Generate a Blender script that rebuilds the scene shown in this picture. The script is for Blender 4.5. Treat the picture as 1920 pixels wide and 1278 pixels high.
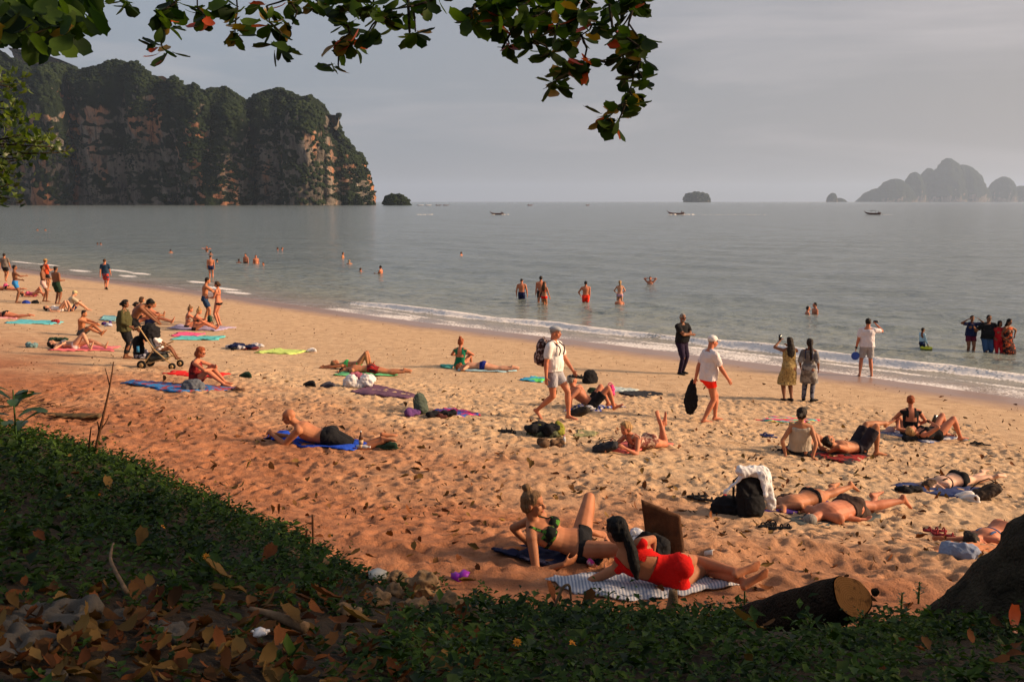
import bpy, math, random
import numpy as np
from mathutils import Vector, Matrix

for _o in list(bpy.data.objects): bpy.data.objects.remove(_o)
SC = bpy.context.scene
COL = SC.collection
R = math.radians
rng = np.random.default_rng(7)
random.seed(7)

# ---------------------------------------------------------------- camera
CAM_H = 5.2
FPX = 1866.7
cam = bpy.data.cameras.new('camera'); camo = bpy.data.objects.new('camera', cam); COL.objects.link(camo)
cam.lens = 35; cam.sensor_width = 36; cam.clip_end = 60000; cam.clip_start = .1
PITCH = math.atan((639-378)/FPX)
camo.location = (0, 0, CAM_H); camo.rotation_euler = (math.pi/2-PITCH, 0, 0)
SC.camera = camo
SC.view_settings.view_transform = 'Standard'; SC.view_settings.look = 'None'
SC.view_settings.exposure = 0.93; SC.view_settings.gamma = 1; SC.view_settings.use_curve_mapping = False

# ---------------------------------------------------------------- light
SUN_EL, SUN_AZ = R(22), R(92)      # azimuth clockwise from +Y (view direction): light from the right, a little behind
sdir = Vector((math.cos(SUN_EL)*math.sin(SUN_AZ), math.cos(SUN_EL)*math.cos(SUN_AZ), math.sin(SUN_EL)))
sl = bpy.data.lights.new('sun', 'SUN'); so = bpy.data.objects.new('sun', sl); COL.objects.link(so)
sl.energy = 4.7; sl.angle = R(12.0); sl.color = (1.0, .70, .44)
so.rotation_euler = sdir.to_track_quat('Z', 'Y').to_euler()
so.location = (30, -10, 30)

def NT(mat): return mat.node_tree
class NB:
    """small node-building helper"""
    def __init__(s, tree): s.t = tree; s.t.nodes.clear()
    def n(s, typ, **kw):
        nd = s.t.nodes.new(typ)
        for k, v in kw.items():
            if k.startswith('i_'):
                key = k[2:]
                nd.inputs[int(key) if key.isdigit() else key.replace('_', ' ')].default_value = v
            else: setattr(nd, k, v)
        return nd
    def l(s, a, b): s.t.links.new(a, b)
    def math(s, op, a, b=None, c=None, clamp=False):
        nd = s.t.nodes.new('ShaderNodeMath'); nd.operation = op; nd.use_clamp = clamp
        for i, v in enumerate((a, b, c)):
            if v is None: continue
            if isinstance(v, (int, float)): nd.inputs[i].default_value = v
            else: s.l(v, nd.inputs[i])
        return nd.outputs[0]
    def ramp(s, fac, stops, interp='LINEAR'):
        nd = s.t.nodes.new('ShaderNodeValToRGB'); cr = nd.color_ramp; cr.interpolation = interp
        while len(cr.elements) > 1: cr.elements.remove(cr.elements[-1])
        cr.elements[0].position = stops[0][0]; cr.elements[0].color = col4(stops[0][1])
        for p, c in stops[1:]:
            e = cr.elements.new(p); e.color = col4(c)
        s.l(fac, nd.inputs[0]); return nd.outputs[0]
    def mix(s, fac, a, b, blend='MIX'):
        nd = s.t.nodes.new('ShaderNodeMix'); nd.data_type = 'RGBA'; nd.blend_type = blend
        for i, v in ((0, fac), (6, a), (7, b)):
            if isinstance(v, (int, float)): nd.inputs[i].default_value = v
            elif isinstance(v, (tuple, list)): nd.inputs[i].default_value = col4(v)
            else: s.l(v, nd.inputs[i])
        return nd.outputs[2]
    def noise(s, vec, scale, detail=3, rough=.55, dist=0, out=0):
        nd = s.t.nodes.new('ShaderNodeTexNoise'); nd.inputs['Scale'].default_value = scale
        nd.inputs['Detail'].default_value = detail; nd.inputs['Roughness'].default_value = rough
        nd.inputs['Distortion'].default_value = dist
        if vec is not None: s.l(vec, nd.inputs['Vector'])
        return nd.outputs[out]
    def mapping(s, vec, scale=(1, 1, 1), rot=(0, 0, 0), loc=(0, 0, 0)):
        nd = s.t.nodes.new('ShaderNodeMapping'); nd.inputs['Scale'].default_value = scale
        nd.inputs['Rotation'].default_value = rot; nd.inputs['Location'].default_value = loc
        s.l(vec, nd.inputs['Vector']); return nd.outputs[0]
def col4(c):
    if isinstance(c, (int, float)): return (c, c, c, 1)
    return (c[0], c[1], c[2], 1)

# sky
W = bpy.data.worlds.new('World'); SC.world = W; W.use_nodes = True
b = NB(W.node_tree)
tc = b.n('ShaderNodeTexCoord')
sky = b.n('ShaderNodeTexSky', sky_type='NISHITA', sun_disc=False, sun_elevation=SUN_EL, sun_rotation=SUN_AZ, air_density=1.4, dust_density=4.0, ozone_density=1.5)
bg1 = b.n('ShaderNodeBackground', i_Strength=0.11); b.l(sky.outputs[0], bg1.inputs[0])
sep = b.n('ShaderNodeSeparateXYZ'); b.l(tc.outputs['Generated'], sep.inputs[0])
# haze and thin cloud: grey lavender overhead, warmer and brighter low down and towards the sun
elev = b.math('MAXIMUM', sep.outputs[2], 0.0)
left = b.ramp(elev, [(0, (.150, .170, .190)), (.07, (.150, .172, .202)), (.25, (.168, .192, .232)), (1, (.14, .16, .20))])
right = b.ramp(elev, [(0, (.192, .182, .180)), (.05, (.206, .190, .187)), (.25, (.200, .189, .200)), (1, (.17, .18, .215))])
az = b.math('MULTIPLY_ADD', sep.outputs[0], 1.3, .36, clamp=True)
base = b.mix(az, left, right)
cm = b.mapping(tc.outputs['Generated'], scale=(1.2, 1.2, 9), rot=(0, R(6), 0))
cn = b.noise(cm, 2.2, 6, .55, .3)
cn = b.ramp(cn, [(.46, 0), (.72, 1)])
base = b.mix(b.math('MULTIPLY', cn, .55), base, (.33, .300, .305))
bg2 = b.n('ShaderNodeBackground', i_Strength=1.0); b.l(base, bg2.inputs[0])
mx = b.n('ShaderNodeMixShader', i_Fac=.95); b.l(bg1.outputs[0], mx.inputs[1]); b.l(bg2.outputs[0], mx.inputs[2])
wo = b.n('ShaderNodeOutputWorld'); b.l(mx.outputs[0], wo.inputs[0])

# ---------------------------------------------------------------- noise helpers
def _hash(ix, iy, seed):
    h = (ix.astype(np.int64)*374761393 + iy.astype(np.int64)*668265263 + seed*1442695041) & 0xffffffff
    h = ((h ^ (h >> 13))*1274126177) & 0xffffffff
    return ((h ^ (h >> 16)) & 0xffff)/65535.0
def vnoise(x, y, seed=0):
    xi = np.floor(x); yi = np.floor(y); fx = x-xi; fy = y-yi
    fx = fx*fx*(3-2*fx); fy = fy*fy*(3-2*fy)
    xi = xi.astype(np.int64); yi = yi.astype(np.int64)
    a = _hash(xi, yi, seed); b_ = _hash(xi+1, yi, seed); c = _hash(xi, yi+1, seed); d = _hash(xi+1, yi+1, seed)
    return (a*(1-fx)+b_*fx)*(1-fy)+(c*(1-fx)+d*fx)*fy-.5
def fbm(x, y, oct=4, seed=0, gain=.5):
    s = 0; a = 1.0
    for i in range(oct):
        s = s+a*vnoise(x*2**i+i*17.3, y*2**i-i*9.1, seed+i); a *= gain
    return s
def vnoise3(p, seed=0):
    return (vnoise(p[:, 0]+p[:, 2]*.73, p[:, 1]-p[:, 2]*.61, seed)+vnoise(p[:, 1]*1.1+p[:, 0]*.37+5, p[:, 2]*1.1+9, seed+3)+vnoise(p[:, 2]+3, p[:, 0]*1.07-p[:, 1]*.2, seed+5))*.62
def fbm3(p, oct=4, seed=0, gain=.5):
    s = 0; a = 1.0
    for i in range(oct): s = s+a*vnoise3(p*2**i+i*7.7, seed+11*i); a *= gain
    return s
def sstep(a, b_, x):
    t = np.clip((x-a)/(b_-a), 0, 1); return t*t*(3-2*t)

# ---------------------------------------------------------------- terrain
RT2 = math.sqrt(.5)
def s_of(x, y): return (x+y-39.8)*RT2 + .5*np.sin((x-y)*.11+1)*.6
BX = [-40, -20, -11, -7.9, -6.0, -4.2, -2.8, -1.72, -.93, -.35, .17, 1.94, 3.4, 4.6, 6, 8, 12, 40]
BY = [41, 23, 16.4, 14.4, 12.95, 11.35, 9.65, 8.5, 7.7, 7.3, 7.15, 7.15, 7.25, 7.4, 7.6, 8.0, 8.3, 8.5]
def bank_t(x, y): return np.interp(x, BX, BY)-y
def ground(x, y):
    x = np.asarray(x, float); y = np.asarray(y, float)
    s = s_of(x, y)
    z = np.interp(s, [-80, -24, -21, -18, -14.5, -12, -9, -4.5, 0, 5, 12, 30, 100, 400], [2.1, 1.78, 1.62, 1.42, 1.12, .83, .56, .27, 0, -.30, -.8, -1.9, -4, -9])
    z = z-.22*sstep(19, 27, y)*sstep(-8, -14, s)
    z = z+.36*sstep(11.8, 8.8, y)
    t = bank_t(x, y)
    z = z+np.where(t > 0, 2.15*(1-np.exp(-np.maximum(t, 0)/5.0))*sstep(0, 1.0, t), 0)
    return z
def gz(x, y): return float(ground(np.array([x]), np.array([y]))[0])
_cp, _sp = math.cos(PITCH), math.sin(PITCH)
def ray(px, py):
    dx = (px-960)/FPX; dz = (639-py)/FPX
    return np.array([dx, _cp+dz*_sp, -_sp+dz*_cp])
def G(px, py, water=False):
    """place in the world that lies under a point of the photograph"""
    d = ray(px, py); o = np.array([0, 0, CAM_H])
    t = np.linspace(2, 400, 40000)
    z = o[2]+d[2]*t; g = ground(d[0]*t, d[1]*t)
    if water: g = np.maximum(g, 0)
    i = int(np.argmax(z <= g))
    if i == 0: i = len(t)-1
    return np.array([d[0]*t[i], d[1]*t[i], g[i]])
def D(px, py, dist):
    d = ray(px, py); k = dist/d[1]
    return np.array([d[0]*k, dist, CAM_H+d[2]*k])

# ---------------------------------------------------------------- mesh helpers
def mkmesh(name, v, f, smooth=True):
    v = np.asarray(v, np.float32)
    me = bpy.data.meshes.new(name)
    if isinstance(f, np.ndarray):
        n = f.shape[1]; nf = len(f)
        me.vertices.add(len(v)); me.vertices.foreach_set('co', v.ravel())
        me.loops.add(nf*n); me.loops.foreach_set('vertex_index', f.ravel().astype(np.int32))
        me.polygons.add(nf); me.polygons.foreach_set('loop_start', np.arange(0, nf*n, n, dtype=np.int32))
        me.update(calc_edges=True)
    else:
        me.from_pydata([tuple(p) for p in v], [], f)
    if smooth: me.polygons.foreach_set('use_smooth', np.ones(len(me.polygons), bool))
    me.update()
    return me
def link(name, me, mat=None, parent=None, loc=None):
    o = bpy.data.objects.new(name, me); COL.objects.link(o)
    if mat is not None and me is not None and len(me.materials) == 0: me.materials.append(mat)
    if parent is not None: o.parent = parent
    if loc is not None: o.location = loc
    return o
def tag(o, label=None, cat=None, group=None, kind=None):
    if label: o['label'] = label
    if cat: o['category'] = cat
    if group: o['group'] = group
    if kind: o['kind'] = kind
    return o
def empty(name, loc, rz=0, label=None, cat=None, group=None):
    o = bpy.data.objects.new(name, None); COL.objects.link(o); o.location = loc; o.rotation_euler = (0, 0, rz)
    o.empty_display_size = .1
    return tag(o, label, cat, group)
def grid_faces(nu, nv, wrap=False):
    i = np.arange(nv-1)[:, None]; j = np.arange(nu if wrap else nu-1)[None, :]
    a = i*nu+j; b_ = i*nu+(j+1) % nu; c = (i+1)*nu+(j+1) % nu; d = (i+1)*nu+j
    return np.stack([a, b_, c, d], -1).reshape(-1, 4)
def set_attr(me, name, vals):
    at = me.attributes.new(name, 'FLOAT', 'POINT'); at.data.foreach_set('value', np.asarray(vals, np.float32))

def mat_new(name):
    m = bpy.data.materials.new(name); m.use_nodes = True; return m, NB(m.node_tree)
def principled(b, color=None, rough=.7, spec=.3, normal=None, metal=0, **kw):
    p = b.n('ShaderNodeBsdfPrincipled')
    if color is not None:
        if isinstance(color, (tuple, list)): p.inputs['Base Color'].default_value = col4(color)
        else: b.l(color, p.inputs['Base Color'])
    if isinstance(rough, (int, float)): p.inputs['Roughness'].default_value = rough
    else: b.l(rough, p.inputs['Roughness'])
    p.inputs['Specular IOR Level'].default_value = spec; p.inputs['Metallic'].default_value = metal
    if normal is not None: b.l(normal, p.inputs['Normal'])
    for k, v in kw.items(): p.inputs[k.replace('_', ' ')].default_value = v
    o = b.n('ShaderNodeOutputMaterial'); b.l(p.outputs[0], o.inputs[0])
    return p
def bump(b, h, strength=.5, dist=.02):
    nd = b.n('ShaderNodeBump', i_Strength=strength, i_Distance=dist); b.l(h, nd.inputs['Height']); return nd.outputs[0]
_mc = {}
def M(name, color, rough=.75, var=.12, scale=9, spec=.25, bumpy=.0, metal=0, bscale=60):
    """plain material with procedural variation of its colour"""
    if name in _mc: return _mc[name]
    m, b = mat_new(name); tc = b.n('ShaderNodeTexCoord'); oi = b.n('ShaderNodeObjectInfo')
    nz = b.noise(tc.outputs['Object'], scale, 4, .6)
    lo = tuple(c*(1-var) for c in color); hi = tuple(min(1, c*(1+var)) for c in color)
    c = b.ramp(nz, [(.3, lo), (.7, hi)])
    nrm = None
    if bumpy: nrm = bump(b, b.noise(tc.outputs['Object'], bscale, 4, .6), bumpy, .01)
    principled(b, c, rough, spec, nrm, metal)
    _mc[name] = m; return m
# ---------------------------------------------------------------- sand
def axis(lo, hi, fine_lo, fine_hi, step, grow):
    a = list(np.arange(fine_lo, fine_hi, step)); st = step
    while a[-1] < hi: st *= grow; a.append(a[-1]+st)
    st = step; f = [a[0]]
    while f[-1] > lo: st *= grow; f.append(f[-1]-st)
    return np.array(f[::-1][:-1]+a)
xs = axis(-600, 600, -8.5, 9.5, .036, 1.04)
ys = axis(-60, 620, 7.2, 19.0, .038, 1.013)
X, Y = np.meshgrid(xs, ys)
Xf, Yf = X.ravel(), Y.ravel()
S = s_of(Xf, Yf); BT = bank_t(Xf, Yf)
Z = ground(Xf, Yf)
dry = sstep(-3.5, -7.5, S)
lump = fbm(Xf*1.3, Yf*1.3, 2, 3)*.040+fbm(Xf*6.5, Yf*6.5, 3, 21)*.030
lump += -np.abs(fbm(Xf*4.6+3, Yf*5.2, 2, 33))*.030
amp = dry*(0.45+.55*sstep(-9, -14, S))*(.75+.5*vnoise(Xf*.25, Yf*.25, 5))
Z = Z+lump*amp
# footprints: pits with a soft rim
def pits(n, xr, yr, seed):
    r = np.random.default_rng(seed)
    px = r.uniform(*xr, n); py = r.uniform(*yr, n); pa = r.uniform(0, math.pi, n); ps = r.uniform(.55, 1.3, n); pd = r.uniform(.008, .034, n)
    Zg = Z.reshape(X.shape)
    for i in range(n):
        if s_of(px[i], py[i]) > -6 or bank_t(px[i], py[i]) > 0: continue
        i0, i1 = np.searchsorted(xs, (px[i]-.3, px[i]+.3)); j0, j1 = np.searchsorted(ys, (py[i]-.3, py[i]+.3))
        if i1 <= i0 or j1 <= j0: continue
        dx = X[j0:j1, i0:i1]-px[i]; dy = Y[j0:j1, i0:i1]-py[i]
        u = (dx*math.cos(pa[i])+dy*math.sin(pa[i]))/(.10*ps[i]); v = (-dx*math.sin(pa[i])+dy*math.cos(pa[i]))/(.05*ps[i])
        q = u*u+v*v
        Zg[j0:j1, i0:i1] += pd[i]*(-np.exp(-q)+.45*np.exp(-(np.sqrt(q)-1.7)**2*3))
    return Zg.ravel()
Z = pits(13000, (-10, 10), (8, 24), 3)
# shallow dug hollow in front of the log, and low hummocks on the upper beach
hx, hy, _ = G(1558, 1052)
q = ((Xf-hx)/.75)**2+((Yf-hy)/.42)**2
Z += -.10*np.exp(-q)+.045*np.exp(-(np.sqrt(q)-1.6)**2*5)
# ripple lines left by the tide at the lower beach
Z += (1-dry)*sstep(1, -1, S)*fbm(Xf*.8, Yf*.8, 3, 55)*.012
me = mkmesh('sand', np.stack([Xf, Yf, Z], 1), grid_faces(len(xs), len(ys)))
set_attr(me, 'shore', S); set_attr(me, 'bank', BT)
m, b = mat_new('beach_sand')
tc = b.n('ShaderNodeTexCoord'); P = tc.outputs['Object']
sh = b.n('ShaderNodeAttribute', attribute_name='shore').outputs['Fac']
bk = b.n('ShaderNodeAttribute', attribute_name='bank').outputs['Fac']
n1 = b.noise(P, 3.2, 5, .65); n2 = b.noise(P, 38, 5, .75); n3 = b.noise(P, .45, 3, .5)
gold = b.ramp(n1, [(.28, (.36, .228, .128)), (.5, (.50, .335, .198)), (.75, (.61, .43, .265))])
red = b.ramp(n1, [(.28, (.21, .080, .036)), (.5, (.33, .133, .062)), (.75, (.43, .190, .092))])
# sand reddens and darkens towards the bank: warm light and shade painted in
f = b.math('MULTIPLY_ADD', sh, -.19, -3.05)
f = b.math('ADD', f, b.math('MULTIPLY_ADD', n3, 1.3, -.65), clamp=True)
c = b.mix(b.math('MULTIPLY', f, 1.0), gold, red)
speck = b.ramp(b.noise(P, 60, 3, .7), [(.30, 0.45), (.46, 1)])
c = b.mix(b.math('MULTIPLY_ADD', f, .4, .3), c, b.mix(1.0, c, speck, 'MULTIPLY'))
# wet band
w = b.math('MULTIPLY_ADD', sh, .55, 1.75); w = b.math('ADD', w, b.math('MULTIPLY_ADD', b.noise(P, .6, 3), .7, -.35), clamp=True)
c = b.mix(w, c, (.26, .165, .125))
soil = b.math('MULTIPLY', bk, 1.2, clamp=True)
c = b.mix(soil, c, b.ramp(n2, [(.3, (.015, .011, .007)), (.7, (.06, .038, .02))]))
rough = b.math('MULTIPLY_ADD', w, -.66, .95)
hh = b.math('ADD', b.math('MULTIPLY', n2, .5), b.math('MULTIPLY', b.noise(P, 14, 5, .7), 1.2))
bs = b.math('MULTIPLY_ADD', w, -.95, 1.0)
nd = b.n('ShaderNodeBump', i_Distance=.03); b.l(hh, nd.inputs['Height']); b.l(b.math('MULTIPLY', bs, .8), nd.inputs['Strength'])
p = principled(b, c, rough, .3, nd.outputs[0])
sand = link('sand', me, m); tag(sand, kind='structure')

# ---------------------------------------------------------------- sea
ss = axis(-1.2, 30000, -1.2, 6.0, .06, 1.035); ss = ss[ss > -1.3]
aa = axis(-20000, 20000, -60, 30, .16, 1.07)
A, Sg = np.meshgrid(aa, ss)
Af, Sf = A.ravel(), Sg.ravel()
# a runs along the shore (x - y direction), s seaward
sx = (Sf/RT2+39.8); X2 = (sx+Af/RT2)/2; Y2 = (sx-Af/RT2)/2
Sr = s_of(X2, Y2)
near = sstep(400, 60, Sf)
wv = (fbm(Af*.16, Sf*.55, 3, 7)*.10+fbm(Af*.7, Sf*1.5, 3, 9)*.07)*near*sstep(.8, 9, Sr)
swell = np.sin(Sr*.62+2.2*vnoise(Af*.05, Sf*.05, 4)*2)*.045*sstep(3, 10, Sr)*near
# position of every shore breaker (metres off the edge) and its strength along the shore
br_s = 2.5+.9*vnoise(Af*.10, 0*Af, 12)+.35*vnoise(Af*.6, 0*Af, 13)
alo = Af
br_h = .02+.20*sstep(-46, -36, alo)*(.75+.9*vnoise(Af*.22, 0*Af, 14))
u = Sr-br_s
crest = np.where(u < 0, np.exp(-(u/.28)**2), np.exp(-(u/.75)**2))*br_h
u2 = Sr-br_s-2.6-1.0*vnoise(Af*.08, 0*Af+3, 16)
crest2 = np.exp(-(u2/.6)**2)*.10*sstep(-30, -12, alo)
Zs = .012+wv+swell+crest+crest2+.02*fbm(Af*2, Sf*3, 2, 15)*sstep(-.3, 1.0, Sr)
foam = np.exp(-((u+.15)/.42)**2)*sstep(.05, .16, br_h)*1.15
foam = np.maximum(foam, sstep(-.55, -.25, Sr)*sstep(2.4, .3, Sr)*.62*sstep(-47, -38, alo))
foam = np.maximum(foam, np.exp(-((Sr-.9*vnoise(Af*.13, 0*Af, 31)-1.0)/.25)**2)*.75*sstep(-46, -38, alo))
foam = np.maximum(foam, np.exp(-((Sr+.15-.4*vnoise(Af*.3, 0*Af, 19))/.12)**2)*.55)
foam *= np.clip(.80+.95*vnoise(Af*.45, Sf*.9, 41)+.5*vnoise(Af*1.3, Sf*2, 43), .15, 1.15)
# scattered foam patches at the far left
for (fx, fy, fl) in ((225, 508, 1.9), (262, 513, 1.5), (240, 518, 1.2), (375, 530, 1.6), (415, 541, 2.2), (445, 549, 1.4), (40, 492, 2), (90, 497, 2.2), (150, 508, 1.8)):
    g = G(fx, fy, True); ga = (g[0]-g[1])*RT2; gs = (g[0]+g[1]-39.8)*RT2
    foam = np.maximum(foam, 1.15*np.exp(-((Af-ga)/fl)**2-((Sf-gs)/.42)**2))
me = mkmesh('sea', np.stack([X2, Y2, Zs], 1), grid_faces(len(aa), len(ss))[:, ::-1])
set_attr(me, 'shore', Sr); set_attr(me, 'foam', foam)
m, b = mat_new('sea_water')
tc = b.n('ShaderNodeTexCoord'); P = tc.outputs['Object']
R45 = b.mapping(P, rot=(0, 0, R(45)))
sh = b.n('ShaderNodeAttribute', attribute_name='shore').outputs['Fac']
fo = b.n('ShaderNodeAttribute', attribute_name='foam').outputs['Fac']
dpt = b.math('MULTIPLY', sh, .05, clamp=True)
c = b.ramp(dpt, [(0, (.30, .22, .17)), (.06, (.26, .225, .175)), (.2, (.21, .225, .19)), (.6, (.165, .195, .18)), (1, (.135, .165, .165))])
fn = b.noise(P, 7, 6, .7, .4); vr = b.n('ShaderNodeTexVoronoi', feature='DISTANCE_TO_EDGE', i_Scale=7.0)
wp = b.n('ShaderNodeVectorMath', operation='ADD'); b.l(P, wp.inputs[0])
nv = b.n('ShaderNodeTexNoise', i_Scale=5.0, i_Detail=3.0); b.l(P, nv.inputs['Vector'])
sc_ = b.n('ShaderNodeVectorMath', operation='SCALE'); sc_.inputs['Scale'].default_value = .25; b.l(nv.outputs['Color'], sc_.inputs[0]); b.l(sc_.outputs[0], wp.inputs[1]); b.l(wp.outputs[0], vr.inputs['Vector'])
lace = b.math('SUBTRACT', .30, b.math('MULTIPLY', vr.outputs['Distance'], 2.4))
ff = b.math('ADD', b.math('MULTIPLY', fo, 1.25), b.math('MULTIPLY_ADD', fn, 1.3, -1.0))
ff = b.math('ADD', ff, b.math('MULTIPLY', lace, fo))
ff = b.ramp(ff, [(.18, 0), (.42, 1)])
c = b.mix(ff, c, (.72, .68, .65))
w1 = b.mapping(P, scale=(.35, 1, 1), rot=(0, 0, R(20)))
h1 = b.noise(b.mapping(P, scale=(.45, 1.0, 1), rot=(0, 0, R(12))), .9, 5, .62)
h2 = b.noise(b.mapping(P, scale=(.4, 1.0, 1), rot=(0, 0, R(8))), .13, 5, .6)
h3 = b.noise(b.mapping(P, scale=(.6, 1.0, 1), rot=(0, 0, R(25))), 5, 3, .6)
hh = b.math('ADD', b.math('MULTIPLY', h1, .95), b.math('MULTIPLY', h2, 1.9))
hh = b.math('ADD', hh, b.math('MULTIPLY', h3, .08))
calm = b.math('MULTIPLY_ADD', sh, .25, .12, clamp=True)
nd = b.n('ShaderNodeBump', i_Distance=1.0); b.l(hh, nd.inputs['Height']); b.l(b.math('MULTIPLY', calm, .55), nd.inputs['Strength'])
rg = b.math('MULTIPLY_ADD', ff, .6, .13)
principled(b, c, rg, .5, nd.outputs[0], IOR=1.33)
sea = link('sea', me, m); tag(sea, kind='structure')

# ---------------------------------------------------------------- limestone headland and islands
def rockmat(name, cover, orange=.5):
    m, b = mat_new(name); tc = b.n('ShaderNodeTexCoord'); P = tc.outputs['Object']; ge = b.n('ShaderNodeNewGeometry')
    sp = b.n('ShaderNodeSeparateXYZ'); b.l(ge.outputs['Normal'], sp.inputs[0])
    pz = b.n('ShaderNodeSeparateXYZ'); b.l(P, pz.inputs[0])
    st = b.noise(b.mapping(P, scale=(1, 1, .22)), .045, 6, .62, .3)
    rock = b.ramp(st, [(.25, (.05, .043, .038)), (.46, (.17, .145, .122)), (.60, (.29, .245, .205)), (.8, (.42, .36, .30))])
    on = b.noise(b.mapping(P, scale=(1, 1, .35), loc=(300, 0, 0)), .017, 4, .6)
    rock = b.mix(b.ramp(on, [(.52, 0), (.60, orange)]), rock, (.55, .23, .11))
    crack = b.ramp(b.noise(b.mapping(P, scale=(1, 1, .16)), .16, 6, .75), [(.38, .22), (.50, 1)])
    rock = b.mix(1.0, rock, crack, 'MULTIPLY')
    g = b.noise(P, .10, 6, .75); green = b.ramp(g, [(.3, (.005, .010, .005)), (.6, (.014, .024, .009)), (.8, (.03, .042, .015))])
    cov = b.math('ADD', b.math('MULTIPLY', sp.outputs[2], 1.0), b.math('MULTIPLY', b.noise(b.mapping(P, scale=(1, 1, .30)), .020, 6, .66), 2.6))
    cov = b.math('ADD', cov, b.math('MULTIPLY', pz.outputs[2], .0028))
    cov = b.ramp(b.math('ADD', cov, -1.0+cover), [(.42, 0), (.56, 1)])
    c = b.mix(cov, rock, green)
    hh = b.math('ADD', b.math('MULTIPLY', st, 14), b.math('MULTIPLY', g, 10))
    principled(b, c, .95, .1, bump(b, hh, .9, 1.0)); return m
def tower(px, top, hw, dist, rx_y=1.0, p=4.0, seed=0, nu=120, nv=80, lean=0, foot=0, base=384, rough=1.0):
    """karst tower: steep ridged sides under a domed top; returns vertices and faces"""
    c = D(px, base, dist); k = dist/FPX
    H = (384-top)*k*1.0+CAM_H*0+6; Rx = hw*k; Ry = Rx*rx_y
    t = np.linspace(0, 1, nv)**.9; th = np.linspace(0, 2*math.pi, nu, endpoint=False)
    T, TH = np.meshgrid(t, th, indexing='ij')
    prof = (1-T**p)**.55*(1+foot*np.exp(-T*9))+.02*(1-T)
    x = np.cos(TH)*Rx*prof+lean*Rx*T; y = np.sin(TH)*Ry*prof; z = T*H-8
    v = np.stack([x.ravel(), y.ravel(), z.ravel()], 1)
    q = v/(.30*H); q[:, 2] *= .35; q += seed*3.7
    rid = fbm3(q, 4, seed)
    q2 = v/(.06*H)+seed; q2[:, 2] *= .6
    fine = fbm3(q2, 3, seed+5)
    n = np.stack([np.cos(TH).ravel(), np.sin(TH).ravel(), 0*TH.ravel()], 1)
    env = np.sin(np.clip(T.ravel(), 0, 1)*math.pi*.5+.9).clip(.25, 1)
    amt = (rid*.26*min(Rx, .6*H)+fine*.055*H*rough)*env
    v = v+n*amt[:, None]; v[:, 2] += (fbm3(q2*1.4, 3, seed+9)*.035*H*rough)*T.ravel()
    return v+np.array([c[0], dist, 0]), grid_faces(nu, nv, True)
def join(parts):
    V, F, o = [], [], 0
    for v, f in parts: V.append(v); F.append(f+o); o += len(v)
    return np.concatenate(V), np.concatenate(F)
HD = 1500
def massif():
    """one continuous limestone headland: a ridged wall that leans back into a forested crest and wraps round its seaward end"""
    k = HD/FPX
    SX = [-900, -420, -200, -60, 0, 40, 76, 90, 130, 140, 190, 240, 290, 302, 308, 325, 350, 362, 372, 395, 410, 440, 470, 482, 500, 525, 550, 558, 572, 586, 598, 618, 640, 656, 680]
    SH = [330, 330, 345, 320, 294, 264, 236, 262, 250, 247, 264, 258, 220, 207, 226, 230, 212, 214, 222, 202, 208, 210, 192, 188, 206, 210, 192, 190, 198, 190, 174, 152, 138, 118, 92]
    us = np.concatenate([np.arange(-900, -100, 14), np.arange(-100, 608, 3.0)]); path = [((u-960)*k, HD+4+22*math.sin(u*.013)*float(sstep(600, 500, u) if False else 1-sstep(480, 600, u)), u, 0.) for u in us]
    cx, cy, R0 = (612-960)*k, HD+88, 84
    for th in np.linspace(-90, 100, 110)[2:]:
        a_ = R(th); path.append((cx+math.cos(a_)*R0*.60, cy+math.sin(a_)*R0, 612+math.cos(a_)*R0/k*.60+8*math.cos(a_), th))
    for d in np.linspace(20, 600, 30): path.append((cx-d, cy+R0*1.0+d*.3, 600-d/k, 100))
    p = np.array([(q[0], q[1]) for q in path]); uu = np.array([q[2] for q in path])
    T = np.gradient(p, axis=0); T /= np.linalg.norm(T, axis=1)[:, None]; Nin = np.stack([-T[:, 1], T[:, 0]], 1)
    H = np.interp(uu, SX, SH)*k; H = H+CAM_H
    nv = 96; v = np.linspace(0, 1, nv); zf = np.interp(v, [0, .62, .80, .92, 1], [0, .66, .90, .985, 1.0]); ins = np.interp(v, [0, .12, .62, .78, .90, 1], [0, 4, 11, 20, 33, 48])
    V = np.zeros((nv, len(p), 3))
    V[:, :, 0] = p[None, :, 0]+Nin[None, :, 0]*ins[:, None]; V[:, :, 1] = p[None, :, 1]+Nin[None, :, 1]*ins[:, None]; V[:, :, 2] = zf[:, None]*H[None]-4*(1-v[:, None])
    f = V.reshape(-1, 3); q = f/60.; q[:, 2] *= .28; rid = fbm3(q+3, 4, 17); q3 = f/24.; q3[:, 2] *= .32; rid2 = fbm3(q3, 3, 27); q2 = f/9.; fine = fbm3(q2, 3, 5)
    lob = -np.abs(np.sin(np.cumsum(np.concatenate([[0], np.hypot(*np.diff(p, axis=0).T)]))/33.+2.2*vnoise(uu*.02, uu*0, 8)))**.7; lob = np.tile(lob, nv)
    cav = -10*np.exp(-((f[:, 2]-14)/9)**2)*(fbm3(f/40., 2, 51) > .05)
    amt = rid*34+rid2*13+fine*5.5-lob*25-12+cav*0; N3 = np.tile(np.concatenate([-Nin, np.zeros((len(p), 1))], 1), (nv, 1))
    f = f+N3*(amt*np.clip(1.25-.6*np.repeat(v, len(p)), .3, 1))[:, None]; f[:, 2] += fine*3.5*np.repeat(v, len(p))
    return f, grid_faces(len(p), nv)
tw = [(568, 194, 37, HD-2, 1.0, 7.0), (372, 176, 30, HD-4, 1.0, 5.0), (437, 192, 36, HD+4, 1.0, 4.6), (100, 132, 34, HD+12, 1.0, 4.0), (322, 166, 20, HD+20, 1.0, 4.5)]
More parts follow.
